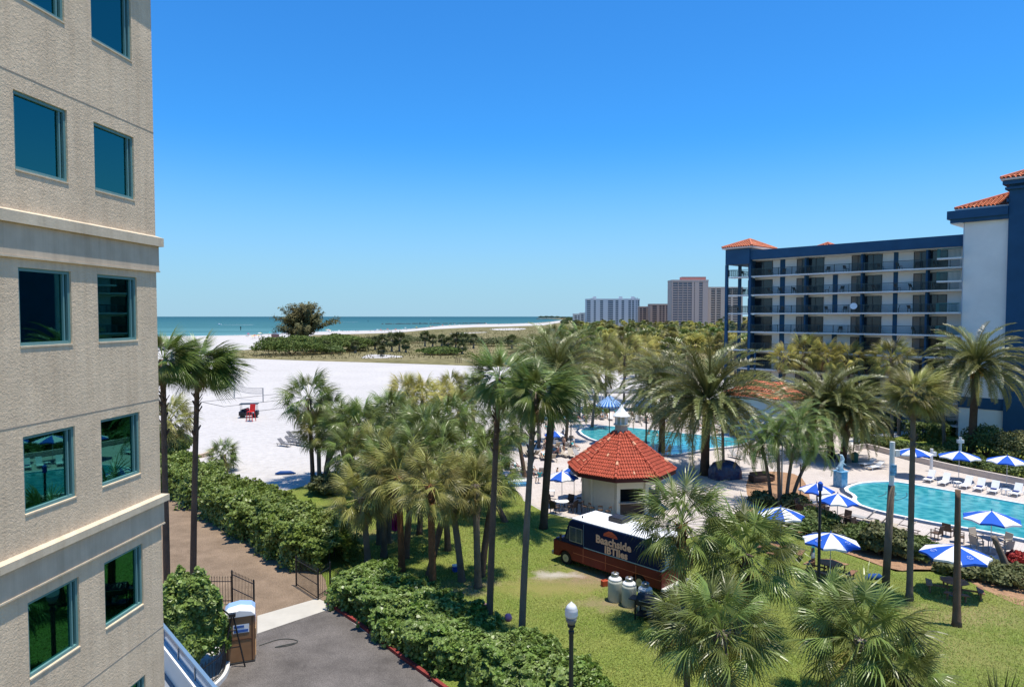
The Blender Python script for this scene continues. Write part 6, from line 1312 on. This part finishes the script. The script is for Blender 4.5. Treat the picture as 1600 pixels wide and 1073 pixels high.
q = MB(); q.lathe([(.3, 0), (.33, .7), (.36, .72), (.3, .95), (.05, 1.1)], 14); tag(q.build('litter_bin', mat('green_bin', (.03, .12, .08), .6), None, G(1336, 722)), 'round green litter bin beside the dark pole behind the statue', 'bin')
# planters, low garden wall
w1 = [G(1340, 704), G(1352, 700), G(1375, 706), G(1440, 724), G(1520, 742), G(1600, 758), G(1750, 790)]; q = MB(); w1 = chaikin(w1, 2, False)
for i in range(len(w1) - 1): q.bar(w1[i] + Vector((0, 0, .3)), w1[i + 1] + Vector((0, 0, .3)), .3, .6)
tag(q.build('garden_wall', mat('pinkish_wall', (.56, .49, .43), .9, var=(1, .1), coords='P')), 'low pale curved garden wall behind the white loungers', 'wall')
# clipped hedges and shrubs of the garden
for (pts, w_, h, n, lb_) in (([(1345, 692), (1400, 704), (1450, 716)], 2.0, 1.1, 5000, 'clipped hedge behind the low garden wall, left part'), ([(1450, 714), (1520, 733), (1600, 750)], 2.2, 1.2, 6000, 'clipped hedge behind the low garden wall, right part'), ([(1432, 684), (1455, 690), (1480, 693)], 3.0, 2.0, 5000, 'thick clipped hedge left of the white hotel tower'), ([(1460, 676), (1496, 680)], 2.4, 1.7, 3000, 'clipped hedge against the white hotel tower foot'), ([(1200, 668), (1290, 672), (1380, 662)], 2.5, 1.6, 5000, 'low hedge at the foot of the hotel')):
    hedge_run('clipped_hedge', line_px(*pts), w_, h, n, .10, M_clip, lb_, taper=False)
for (a, b, w_, h, n, mm, lb_) in ((1270, 832, 3.6, 1.5, 4500, M_clip, 'broad green shrub right of the mostly blue umbrella'), (1240, 822, 1.4, .8, 900, M_shr, 'small shrub at the lawn edge by the mostly blue umbrella'), (1225, 818, 1.2, .7, 800, M_shr, 'smallest shrub beside the palm clump'), (1345, 856, 2.6, 1.5, 3200, M_clip, 'green shrub left of the tall grey pole'), (1372, 866, 2.0, 2.0, 2600, M_shr, 'tall loose shrub at the tall grey pole'), (1402, 868, 2.4, 1.6, 3000, M_shr, 'shrub right of the tall grey pole'), (1432, 872, 2.4, 1.4, 2600, M_clip, 'shrub at the foot of the straight palm'), (1322, 848, 1.8, 1.2, 1500, M_shr, 'shrub behind the logo umbrella'),
                                  (1545, 895, 1.6, .9, 900, M_shr, 'sparse shrub below the grey table'), (1560, 912, 1.8, 1.0, 1100, M_shr, 'sparse shrub beside the leaning trunk'), (1510, 902, 1.4, .8, 800, M_shr, 'low shrub behind the picnic umbrella'), (1592, 915, 2.2, 1.1, 1300, M_shr, 'shrub at the right edge in the mulch'), (1475, 895, 1.0, .7, 600, M_shr, 'tiny shrub left of the picnic umbrella'), (1540, 712, 4.5, 3.2, 4500, M_clip, 'dark bushy tree behind the rightmost umbrellas'), (1590, 720, 5, 3.0, 4500, M_shr, 'brownish shrub mass under the navy tower'), (1490, 712, 2.2, 1.6, 1500, M_clip, 'shrub beside the date palm trunk'), (1240, 792, 2.4, 1.0, 1400, M_shr, 'low planting round the palm clump'), (1190, 788, 2.0, 1.0, 1200, M_shr, 'low planting left of the palm clump'),
                                  (1020, 655, 5, 2.5, 2500, M_clip, 'dark hedge bush behind the back pool'), (1060, 660, 5, 2.4, 2500, M_clip, 'dark bush right of the striped canopies'), (1350, 672, 4, 2.4, 2500, M_shr, 'bush on the garden slope'), (1385, 672, 4, 2.2, 2500, M_shr, 'bush left of the garden walk palms'), (1265, 700, 3, 1.8, 1800, M_shr, 'bush behind the feathery palms'), (930, 652, 4, 2.0, 2000, M_clip, 'dark bush under the striped canopy')):
    bush('garden_shrub', a, b, w_, h, n, .085, mm, lb_)
bush('red_flowering_shrub', 1594, 878, 1.5, .55, 1100, .08, mat('red_leaf', (.35, .035, .03), .6, trans=.2), 'red leaved low shrub at the right edge by the pool deck', 'shrub')
# spiky young plant at the bottom right corner
e = empty('spiky_plant', G(1560, 1120), 0, 'upright spiky green plant at the bottom right corner', 'plant'); q = MB(); random.seed(8)
for i in range(60):
    a = random.uniform(0, 6.28); d = Vector((math.cos(a), math.sin(a), 0)); l = random.uniform(.8, 1.9); s_ = Vector((-d.y, d.x, 0)) * .04; b0 = d * random.uniform(0, .5); q.add([b0 - s_, b0 + s_, b0 + d * .2 + s_ * .7 + Vector((0, 0, l * .6)), b0 + d * .2 - s_ * .7 + Vector((0, 0, l * .6))], [(0, 1, 2, 3)]); q.add([b0 + d * .2 - s_ * .7 + Vector((0, 0, l * .6)), b0 + d * .2 + s_ * .7 + Vector((0, 0, l * .6)), b0 + d * .45 + Vector((0, 0, l))], [(0, 1, 2)])
q.build('leaves', M_lgreen, e)['kind'] = 'stuff'
# ================================================================ BEACH THINGS
b0, b1 = G(366, 621), G(411, 628); 
e = empty('volleyball_net', b0, math.atan2(b1.y - b0.y, b1.x - b0.x), 'volleyball net on two posts standing on the white sand', 'net'); L = (b1 - b0).length
for x in (0, L): q = MB(); q.tube([(x, 0, 0), (x, 0, 2.5)], .09, 6); q.build('post', M_grey_m, e)
q = MB()
for k in range(5): z = 1.5 + k * .24; q.tube([(L * t, 0, z - .3 * math.sin(math.pi * t)) for t in (0, .15, .3, .45, .6, .75, .9, 1)], .035 if k in (0, 4) else .012, 4)
for k in range(1, 40): x = L * k / 40; s_ = .3 * math.sin(math.pi * k / 40); q.tube([(x, 0, 1.5 - s_), (x, 0, 2.46 - s_)], .010, 3)
q.build('net', mat('net_grey', (.16, .16, .17), .9), e)
cr_ = [G(315, 628), G(350, 635.5), G(470, 621.5), G(430, 616)]; q = MB()
for i in range(4): q.bar(cr_[i] + Vector((0, 0, .04)), cr_[(i + 1) % 4] + Vector((0, 0, .04)), .10, .05)
tag(q.build('court_rope', mat('rope_dark', (.18, .17, .16), .9)), 'dark rope marking the volleyball court on the sand', 'rope')
cr_ = [G(405, 642), G(500, 630), G(560, 640)]; q = MB()
for i in range(2): q.bar(cr_[i] + Vector((0, 0, .04)), cr_[i + 1] + Vector((0, 0, .04)), .08, .05)
tag(q.build('court_rope', mat('rope_dark', (.18, .17, .16), .9)), 'dark rope of the second court reaching behind the isolated palm', 'rope')
# utility cart
e = empty('beach_cart', G(389, 652), .2, 'black roofed utility cart parked on the sand behind the red lifeguard chair', 'cart')
q = MB(); q.span((-1.35, -.65, .35), (1.35, .65, .62)); q.span((-1.35, -.62, .62), (-.55, .62, .95)); q.span((.8, -.6, .62), (1.35, .6, 1.0)); q.build('body', M_black, e, bevel=.04)
q = MB(); q.span((-1.25, -.75, 2.0), (1.35, .75, 2.1)); q.build('roof', mat('roof_black', (.03, .035, .04), .5), e, bevel=.04)
for x in (-1.1, 1.15):
    for y in (-.62, .62): q = MB(); q.bar((x, y, .6), (x, y, 2.0), .05); q.build('post', M_black, e); q = MB(); q.tube([(x * .78, y * 1.0 - .1, .3), (x * .78, y * 1.0 + .1, .3)], .3, 14); q.build('wheel', M_ty, e)
q = MB(); q.span((-.5, -.6, .623), (.2, .6, .85)); q.bar((-.45, 0, .8), (-.6, 0, 1.35), .08, 1.15); q.build('seat', mat('dark_seat', (.05, .05, .055), .8), e)
e = empty('lifeguard_chair', G(392, 658), -.2, 'tall red wooden lifeguard chair on the white sand', 'lifeguard chair')
for x in (-.5, .5):
    for y in (-.45, .45): q = MB(); q.bar((x, y, 0), (x * .7, y * .7, 1.35), .09); q.build('leg', M_red, e)
q = MB(); q.span((-.45, -.4, 1.35), (.45, .4, 1.43)); q.build('seat', M_red, e); q = MB(); q.bar((0, .38, 1.43), (0, .55, 2.35), .1, .8); q2 = MB(); q2.add([(-.42, .34, 1.43), (.42, .34, 1.43), (.42, .52, 2.4), (-.42, .52, 2.4), (-.42, .4, 1.43), (.42, .4, 1.43), (.42, .58, 2.4), (-.42, .58, 2.4)], [(0, 1, 2, 3), (7, 6, 5, 4), (0, 3, 7, 4), (1, 5, 6, 2), (3, 2, 6, 7)]); q2.build('backrest', M_red, e)
q = MB(); q.span((-.5, -.4, 1.7), (-.42, .45, 1.76)); q.span((.42, -.4, 1.7), (.5, .45, 1.76)); q.build('armrest', M_red, e); q = MB(); [q.bar((-.45, -.44 + .02 * k, .3 + .33 * k), (.45, -.44 + .02 * k, .3 + .33 * k), .06) for k in range(3)]; q.build('step', M_red, e)
# sign on the sand by the low palm
e = empty('beach_sign', G(365, 732), 0, 'small dark notice board on a post by the very low palm', 'sign'); q = MB(); q.bar((0, 0, 0), (0, 0, 1.4), .06); q.build('post', M_black, e); q = MB(); q.span((-.3, -.05, .8), (.3, -.033, 1.6)); q.build('board', mat('board_navy', (.03, .04, .06), .7), e)
e = empty('timber_edging', G(318, 712), 0, 'pale curved timber edging on the sand by the hedge', 'edging'); q = MB(); pts_ = chaikin([G(296, 716) - G(318, 712), G(320, 715) - G(318, 712), G(334, 704) - G(318, 712)], 2, False); [q.bar(pts_[i] + Vector((0, 0, .2)), pts_[i + 1] + Vector((0, 0, .2)), .25, .4) for i in range(len(pts_) - 1)]; q.build('edging', mat('pale_timber', (.5, .38, .27), .8), e)
for (px, py, lb_) in ((716, 567, 'dark two post stand at the dune edge, left one'), (743, 567, 'dark two post stand at the dune edge, right one')):
    e = empty('dune_stand', G(px, py), 0, lb_, 'stand'); q = MB(); [q.bar((x, 0, 0), (x, 0, 1.7), .1) for x in (-1, -.3, .4, 1)]; q.build('post', M_wicker, e); q = MB(); [q.bar((-1, 0, z), (1, 0, z), .1) for z in (.4, 1.0, 1.6)]; q.build('rail', M_wicker, e)
# post-and-wire line in the dunes
e = empty('dune_fence', G(400, 552), 0, 'line of thin dark posts and wire through the dune grass', 'fence'); org = G(400, 552); fp = [G(400, 552), G(440, 552), G(560, 556), G(640, 556), G(740, 562)]; pm_ = MB(); pm_.bar((0, 0, -.1), (0, 0, 1.3), .14); pm_ = pm_.mesh('post', M_wicker)
q = MB()
for i in range(len(fp) - 1):
    n = max(1, int((fp[i + 1] - fp[i]).length / 4)); 
    for j in range(n): link('post', pm_, e, None, fp[i].lerp(fp[i + 1], j / n) - org)
    q.bar(fp[i] - org + Vector((0, 0, 1.1)), fp[i + 1] - org + Vector((0, 0, 1.1)), .03)
q.build('wire', M_wicker, e)
# breakwaters off the beach: rocks
def rock_line(a, b, n, s_, label):
    a, b = G(*a), G(*b); e = empty('rock_breakwater', a, 0, label, 'breakwater'); q = MB(); random.seed(n)
    for i in range(n):
        c = a.lerp(b, random.random()) - a + Vector((random.gauss(0, s_), random.gauss(0, s_ * 1.5), random.uniform(-.2, .6))); r = s_ * random.uniform(.5, 1.1); q.lathe([(r * .7, -r * .6), (r, 0), (r * .8, r * .5), (r * .2, r * .8)], 6, c, phase=random.random() * 3)
    q.build('rocks', mat('dark_wet_rock', (.07, .065, .06), .9), e)['kind'] = 'stuff'
rock_line((597, 506.3), (760, 505.2), 260, 1.5, 'long low dark breakwater in the sea right of the Australian pine'); rock_line((838, 498.6), (905, 497.0), 160, 3.5, 'dark jetty at the far spit')
for k, (px, py, hh, lb_) in enumerate(((376, 516, 4, 'dark channel post in the sea above the left beach'), (519, 503, 5, 'channel marker right of the Australian pine'), (575, 503, 5, 'channel marker in open water'), (656, 507, 4, 'marker post at the start of the breakwater'))):
    q = MB(); q.tube([(0, 0, -.2), (0, 0, hh)], .35, 6); q.lathe([(.6, hh * .6), (.6, hh)], 6); tag(q.build('channel_marker', M_black, None, G(px, py)), lb_, 'marker')
for (px, py, rz, lb_) in ((342, 507.3, 0, 'speedboat with white wake off the left beach'), (522, 503.2, 0, 'boat with long wake right of the Australian pine'), (672, 500, 0, 'distant motor boat above the breakwater')):
    b_ = G(px, py); e = empty('motor_boat', b_, rz, lb_, 'boat'); s_ = b_.y / 1000; q = MB(); q.add([(-3, -1, 0), (2, -1, 0), (4, 0, .3), (2, 1, 0), (-3, 1, 0), (-3, -1.2, 1.2), (2.2, -1.2, 1.3), (5, 0, 1.6), (2.2, 1.2, 1.3), (-3, 1.2, 1.2)], [(4, 3, 2, 1, 0), (0, 1, 6, 5), (1, 2, 7, 6), (2, 3, 8, 7), (3, 4, 9, 8), (4, 0, 5, 9), (5, 6, 7, 8, 9)]); q.build('hull', M_white_pl, e); q = MB(); q.span((-1, -.8, 1.25), (1.2, .8, 2.4)); q.build('cabin', M_white_pl, e)
    q = MB(); w_ = 60 if px != 672 else 20; q.add([(-4, -1.5, .0), (-w_, -5, .0), (-w_, 5, .0), (-4, 1.5, .0), (-4, -1.5, .03), (-w_, -5, .03), (-w_, 5, .03), (-4, 1.5, .03)], [(7, 6, 5, 4), (0, 4, 5, 1), (1, 5, 6, 2), (2, 6, 7, 3), (3, 7, 4, 0)]); o = q.build('wake', mat('sea_foam', (.7, .75, .75), .9), None, b_, rz + (math.pi if px != 342 else math.pi)); tag(o, 'white wake behind the ' + lb_, 'wake', kind='structure')
# ================================================================ PEOPLE
def person_mesh(name, pose, shirt, shorts, skin=None, female=False, low=True):
    """one continuous skinned body; pose: joint dict"""
    J = pose; order = [('pelvis', None, .13), ('waist', 'pelvis', .115), ('chest', 'waist', .15), ('neck', 'chest', .055), ('head', 'neck', .095), ('crown', 'head', .08),
        ('shl', 'chest', .07), ('ell', 'shl', .045), ('wrl', 'ell', .033), ('hal', 'wrl', .038), ('shr', 'chest', .07), ('elr', 'shr', .045), ('wrr', 'elr', .033), ('har', 'wrr', .038),
        ('hil', 'pelvis', .10), ('knl', 'hil', .065), ('anl', 'knl', .042), ('tol', 'anl', .04), ('hir', 'pelvis', .10), ('knr', 'hir', .065), ('anr', 'knr', .042), ('tor', 'anr', .04)]
    me = bpy.data.meshes.new('tmp'); idx = {n: i for i, (n, _, _) in enumerate(order)}
    me.from_pydata([J[n] for n, _, _ in order], [(idx[p], idx[n]) for n, p, _ in order if p], [])
    o = bpy.data.objects.new('tmp', me); C.objects.link(o); sk = o.modifiers.new('s', 'SKIN'); sk.branch_smoothing = .4
    for i, (n, p, r) in enumerate(order): me.skin_vertices[0].data[i].radius = (r, r); me.skin_vertices[0].data[i].use_root = (i == 0)
    ss = o.modifiers.new('u', 'SUBSURF'); ss.levels = 1; ss.render_levels = 1
    dg = bpy.context.evaluated_depsgraph_get(); out = bpy.data.meshes.new_from_object(o.evaluated_get(dg)); bpy.data.objects.remove(o); out.name = name
    out.materials.clear()
    for m in (M_skin, shirt, shorts, M_hair): out.materials.append(m)
    segm = [(Vector(J[p]), Vector(J[n]), n) for n, p, _ in order if p]
    for f in out.polygons:
        c = f.center; best = min(segm, key=lambda s_: (c - (s_[0] + (s_[1] - s_[0]) * max(0, min(1, (c - s_[0]).dot(s_[1] - s_[0]) / max(1e-6, (s_[1] - s_[0]).length_squared))))).length)
        n = best[2]; t = (c - best[0]).dot(best[1] - best[0]) / max(1e-6, (best[1] - best[0]).length_squared)
        mi = 0
        if n in ('chest', 'waist') or n in ('shl', 'shr') or (n in ('ell', 'elr') and t < .35): mi = 1
        if n in ('hil', 'hir') or (n in ('knl', 'knr') and t < .6) or (n == 'waist' and t < .4): mi = 2
        if n == 'crown' or (n == 'head' and (c - Vector(J['head'])).dot(Vector(J['crown']) - Vector(J['head'])) > .005): mi = 3
        f.material_index = mi; f.use_smooth = True
    return out
def joints(stance):
    if stance == 'stand': return dict(pelvis=(0, 0, .95), waist=(0, 0, 1.1), chest=(0, 0, 1.34), neck=(0, 0, 1.5), head=(0, .02, 1.62), crown=(0, .01, 1.70), shl=(-.18, 0, 1.40), ell=(-.26, .02, 1.13), wrl=(-.27, .1, .9), hal=(-.27, .13, .82), shr=(.18, 0, 1.40), elr=(.27, -.02, 1.13), wrr=(.25, .08, .9), har=(.25, .12, .82), hil=(-.10, 0, .88), knl=(-.12, .02, .48), anl=(-.12, -.02, .07), tol=(-.13, .14, .04), hir=(.10, 0, .88), knr=(.13, -.04, .48), anr=(.14, -.1, .07), tor=(.15, .05, .04))
    if stance == 'sit': return dict(pelvis=(0, 0, .55), waist=(0, -.04, .7), chest=(0, -.08, .93), neck=(0, -.08, 1.1), head=(0, -.04, 1.22), crown=(0, -.05, 1.30), shl=(-.18, -.08, .99), ell=(-.25, .05, .75), wrl=(-.15, .28, .68), hal=(-.12, .36, .68), shr=(.18, -.08, .99), elr=(.25, .05, .75), wrr=(.15, .28, .68), har=(.12, .36, .68), hil=(-.1, .05, .52), knl=(-.13, .45, .53), anl=(-.13, .48, .09), tol=(-.14, .62, .05), hir=(.1, .05, .52), knr=(.13, .45, .53), anr=(.13, .5, .09), tor=(.14, .64, .05))
    return dict(pelvis=(0, 0, .47), waist=(0, -.14, .54), chest=(0, -.33, .70), neck=(0, -.45, .82), head=(0, -.53, .92), crown=(0, -.59, .97), shl=(-.18, -.37, .72), ell=(-.3, -.15, .55), wrl=(-.26, .08, .48), hal=(-.24, .16, .47), shr=(.18, -.37, .72), elr=(.3, -.15, .55), wrr=(.26, .08, .48), har=(.24, .16, .47), hil=(-.09, .08, .46), knl=(-.12, .48, .50), anl=(-.11, .88, .42), tol=(-.12, .93, .54), hir=(.09, .08, .46), knr=(.13, .47, .62), anr=(.12, .80, .42), tor=(.13, .92, .46))
cl = [mat('cloth_navy', (.03, .05, .15), .9), mat('cloth_white', (.7, .7, .7), .9), mat('cloth_red', (.45, .05, .04), .9), mat('cloth_black', (.02, .02, .02), .9), mat('cloth_pink', (.55, .2, .22), .9), mat('cloth_teal', (.04, .28, .3), .9)]
PM = {}
for st in ('stand', 'sit', 'lie'):
    for k in range(3): PM[(st, k)] = person_mesh('person', joints(st), [M_skin, cl[k], cl[3 + k]][k], cl[(k * 2 + 3) % 6])
# person_mesh local +y is forward
def person(px, py, st, k, rz, label, grp=None, loc=None, z=None):
    o = link('person', PM[(st, k)], None, None, loc if loc is not None else G(px, py, .02 if z is None else z), (0, 0, rz)); return tag(o, label, 'person', grp)
person(872, 752, 'sit', 0, -1.2, 'bare chested person sitting behind the umbrella beside the bar', z=.05); person(913, 768, 'stand', 2, .4, 'dark clothed person standing at the left wall of the bar')
person(896, 700, 'sit', 1, 1.2, 'person in dark shorts sitting at the left end of the back pool'); person(881, 705, 'stand', 0, 2.2, 'person standing by the left end of the back pool'); person(1046, 712, 'sit', 0, 2.0, 'person sitting on the near edge of the back pool')
person(1270, 888, 'stand', 2, 1.0, 'dark clothed person standing by the picnic table behind the dark lamp post')
person(843, 755, 'sit', 2, .4, 'person seated between the centre palm trunks'); person(1062, 668, 'stand', 0, 3.0, 'person standing behind the back pool beneath the date palm'); person(828, 748, 'sit', 0, -.6, 'seated sunbather left of the dark centre trunk'); person(1038, 673, 'stand', 1, 2.0, 'person in a dark top at the far side of the back pool')
for (px, py, lb_) in ((1014, 693, 'swimmer nearest the bar roof in the back pool'), (1027, 696, 'second swimmer from the left in the back pool'), (1057, 697, 'swimmer with dark blue ring in the back pool'), (1120, 690, 'swimmer at the right end of the back pool')): person(px, py, 'stand', 0, 1.0, lb_, z=-1.15)
random.seed(77)
lnps = [o for o in C.objects if o.name.startswith('sun_lounger') and o.get('group') == 'loungers around the back pool']
for o in lnps:
    if random.random() < .62: person(0, 0, 'lie', random.randrange(3), o.rotation_euler.z - math.pi / 2, 'sunbather on a lounger of the crowded back pool paving', 'sunbathers around the back pool', loc=Vector((o.location.x, o.location.y, .0)))
for i in range(24):
    px, py = random.choice([(random.uniform(845, 905), random.uniform(662, 720)), (random.uniform(1060, 1175), random.uniform(662, 675)), (random.uniform(940, 1010), random.uniform(648, 658))]); person(px, py, random.choice(['stand', 'sit']), random.randrange(3), random.uniform(0, 6), 'guest standing or sitting on the paving by the back pool', 'guests by the back pool')
# people and umbrellas at the far shore
bu = {}
for k, c in enumerate(((.05, .12, .3), (.55, .08, .06), (.7, .7, .7), (.05, .3, .3), (.6, .45, .1))):
    q = MB(); q.lathe([(1.25, 1.75), (.7, 2.05), (.02, 2.2)], 10); q.tube([(0, 0, 0), (0, 0, 1.8)], .04, 5); bu[k] = q.mesh('beach_umbrella', mat('beach_umbrella_%d' % k, c, .8))
def shore_y(px): return float(np.interp(px, [240, 370, 400, 440, 520, 600, 650, 690, 740, 800], [526, 524, 522.5, 520, 517.3, 516, 513, 508.5, 506.5, 505.6]))
for i in range(170):
    if i < 60: px = random.uniform(385, 470); py = shore_y(px) + abs(random.gauss(1.5, 4)); py = min(py, 538 - (px - 385) * .12)
    else: px = random.uniform(485, 800); py = shore_y(px) + random.uniform(.3, 2.6 if px < 650 else 1.8)
    if i % 3 == 0: tag(link('beach_umbrella', bu[random.randrange(5)], None, None, G(px, py, -.05)), 'tiny beach umbrella along the distant shore', 'beach umbrella', 'umbrellas on the distant shore')
    else: person(px, py, 'stand' if i % 2 else 'sit', random.randrange(3), random.uniform(0, 6), 'tiny beachgoer by the distant water', 'people on the distant shore', z=-.05)
for (px, py, lb_) in ((363, 548, 'person walking on the sand right of the windblown palm crown'), (352, 551, 'person standing on the sand behind the windblown fronds')): person(px, py, 'stand', 1, .5, lb_)
e = empty('beach_hut', G(430, 531), 0, 'small brown lifeguard hut on the far sand left of the bush mound', 'hut'); q = MB(); q.span((-2, -1.5, 1.2), (2, 1.5, 3.6)); q.build('wall', mat('hut_brown', (.22, .12, .10), .8), e); q = MB(); q.prism([(-2.4, 3.603), (2.4, 3.603), (0, 4.6)], -1.8, 1.8); q.build('roof', M_grey_m, e); [(lambda q: (q.bar((x, y, 0), (x, y, 1.2), .2), q.build('leg', M_wood, e)))(MB()) for x in (-1.8, 1.8) for y in (-1.3, 1.3)]
# misc small things
e = empty('grey_cabana', G(970, 640), 0, 'flat grey roofed cabana behind the striped canopy', 'cabana'); q = MB(); q.span((-3.6, -2.2, 2.9), (3.6, 2.2, 3.1)); q.build('roof', mat('cabana_grey', (.22, .22, .23), .8), e); [(lambda q: (q.bar((x, y, 0), (x, y, 2.9), .12), q.build('post', M_white, e)))(MB()) for x in (-3.4, 3.4) for y in (-2, 2)]
q = MB(); q.lathe([(.02, 0), (.13, .05), (.19, .16), (.2, .2), (.13, .35), (.02, .4)], 14); tag(q.build('pink_ball', mat('pink_plastic', (.8, .25, .35), .5), None, P(794, 971, 31.5), None, True), 'pink ball resting in the top of the hedge between the tall trunks', 'ball')
q = MB(); q.lathe([(.02, 0), (.13, .05), (.17, .13), (.10, .24), (.02, .28)], 14); tag(q.build('pink_ball', mat('dull_pink_plastic', (.5, .25, .22), .6), None, P(757, 950, 34), None, True), 'smaller dull pink ball in the hedge left of the bright one', 'ball')
e = empty('magenta_hammock_chair', G(617, 836), .4, 'magenta cloth hanging chair behind the thick palm trunk', 'hanging chair'); q = MB(); q.add([(-.5, 0, .5), (.5, 0, .5), (.25, .1, 1.5), (-.25, .1, 1.5), (0, -.3, .35)], [(0, 1, 2, 3), (0, 4, 1), (0, 3, 4), (1, 4, 2)]); q.build('cloth', mat('magenta_cloth', (.45, .02, .12), .9), e); q = MB(); q.bar((-.3, .1, 1.5), (.3, .1, 1.5), .04); q.bar((0, .1, 1.5), (0, .1, 0), .04); q.build('frame', M_wood, e)
e = empty('water_cooler', G(713, 892), .3, 'blue and white drinks cooler at a palm foot on the lawn', 'cooler'); q = MB(); q.span((-.22, -.16, 0), (.22, .16, .32)); q.build('body', M_blue, e, bevel=.03); q = MB(); q.span((-.23, -.17, .323), (.23, .17, .38)); q.build('lid', M_white_pl, e)
e = empty('wicker_sofa', G(1190, 752), .3, 'brown wicker sofa left of the palm clump', 'sofa'); q = MB(); q.span((-1, -.4, .1), (1, .4, .42)); q.build('seat', M_wicker, e); q = MB(); q.span((-1, .3, .423), (1, .42, .85)); q.build('backrest', M_wicker, e); [(lambda q: (q.span((x - .06, -.4, .1), (x + .06, .42, .62)), q.build('armrest', M_wicker, e)))(MB()) for x in (-1.063, 1.063)]
e = empty('pool_toy', G(812, 758), .1, 'low blue and white box at the lawn edge left of the centre trunks', 'pool toy'); q = MB(); q.span((-1, -.5, 0), (1, .5, .35)); q.build('body', mat('toy_blue', (.05, .25, .5), .5), e, bevel=.1); q = MB(); q.span((-.8, -.35, .353), (.8, .35, .5)); q.build('lid', M_white_pl, e, bevel=.05)
# pool railings
e = empty('pool_railing', G(1160, 712), 0, 'white glass pool railing at the right end of the back pool', 'railing'); org = G(1160, 712); rl = [G(1105, 700), G(1150, 706), G(1176, 694)]; q = MB()
for i in range(2):
    a, b = rl[i] - org, rl[i + 1] - org; q.bar(a + Vector((0, 0, 1.1)), b + Vector((0, 0, 1.1)), .05); n = 6
    for j in range(n): c = a.lerp(b, j / n); q.bar(c, c + Vector((0, 0, 1.1)), .04)
q.build('rail', M_grey_m, e)
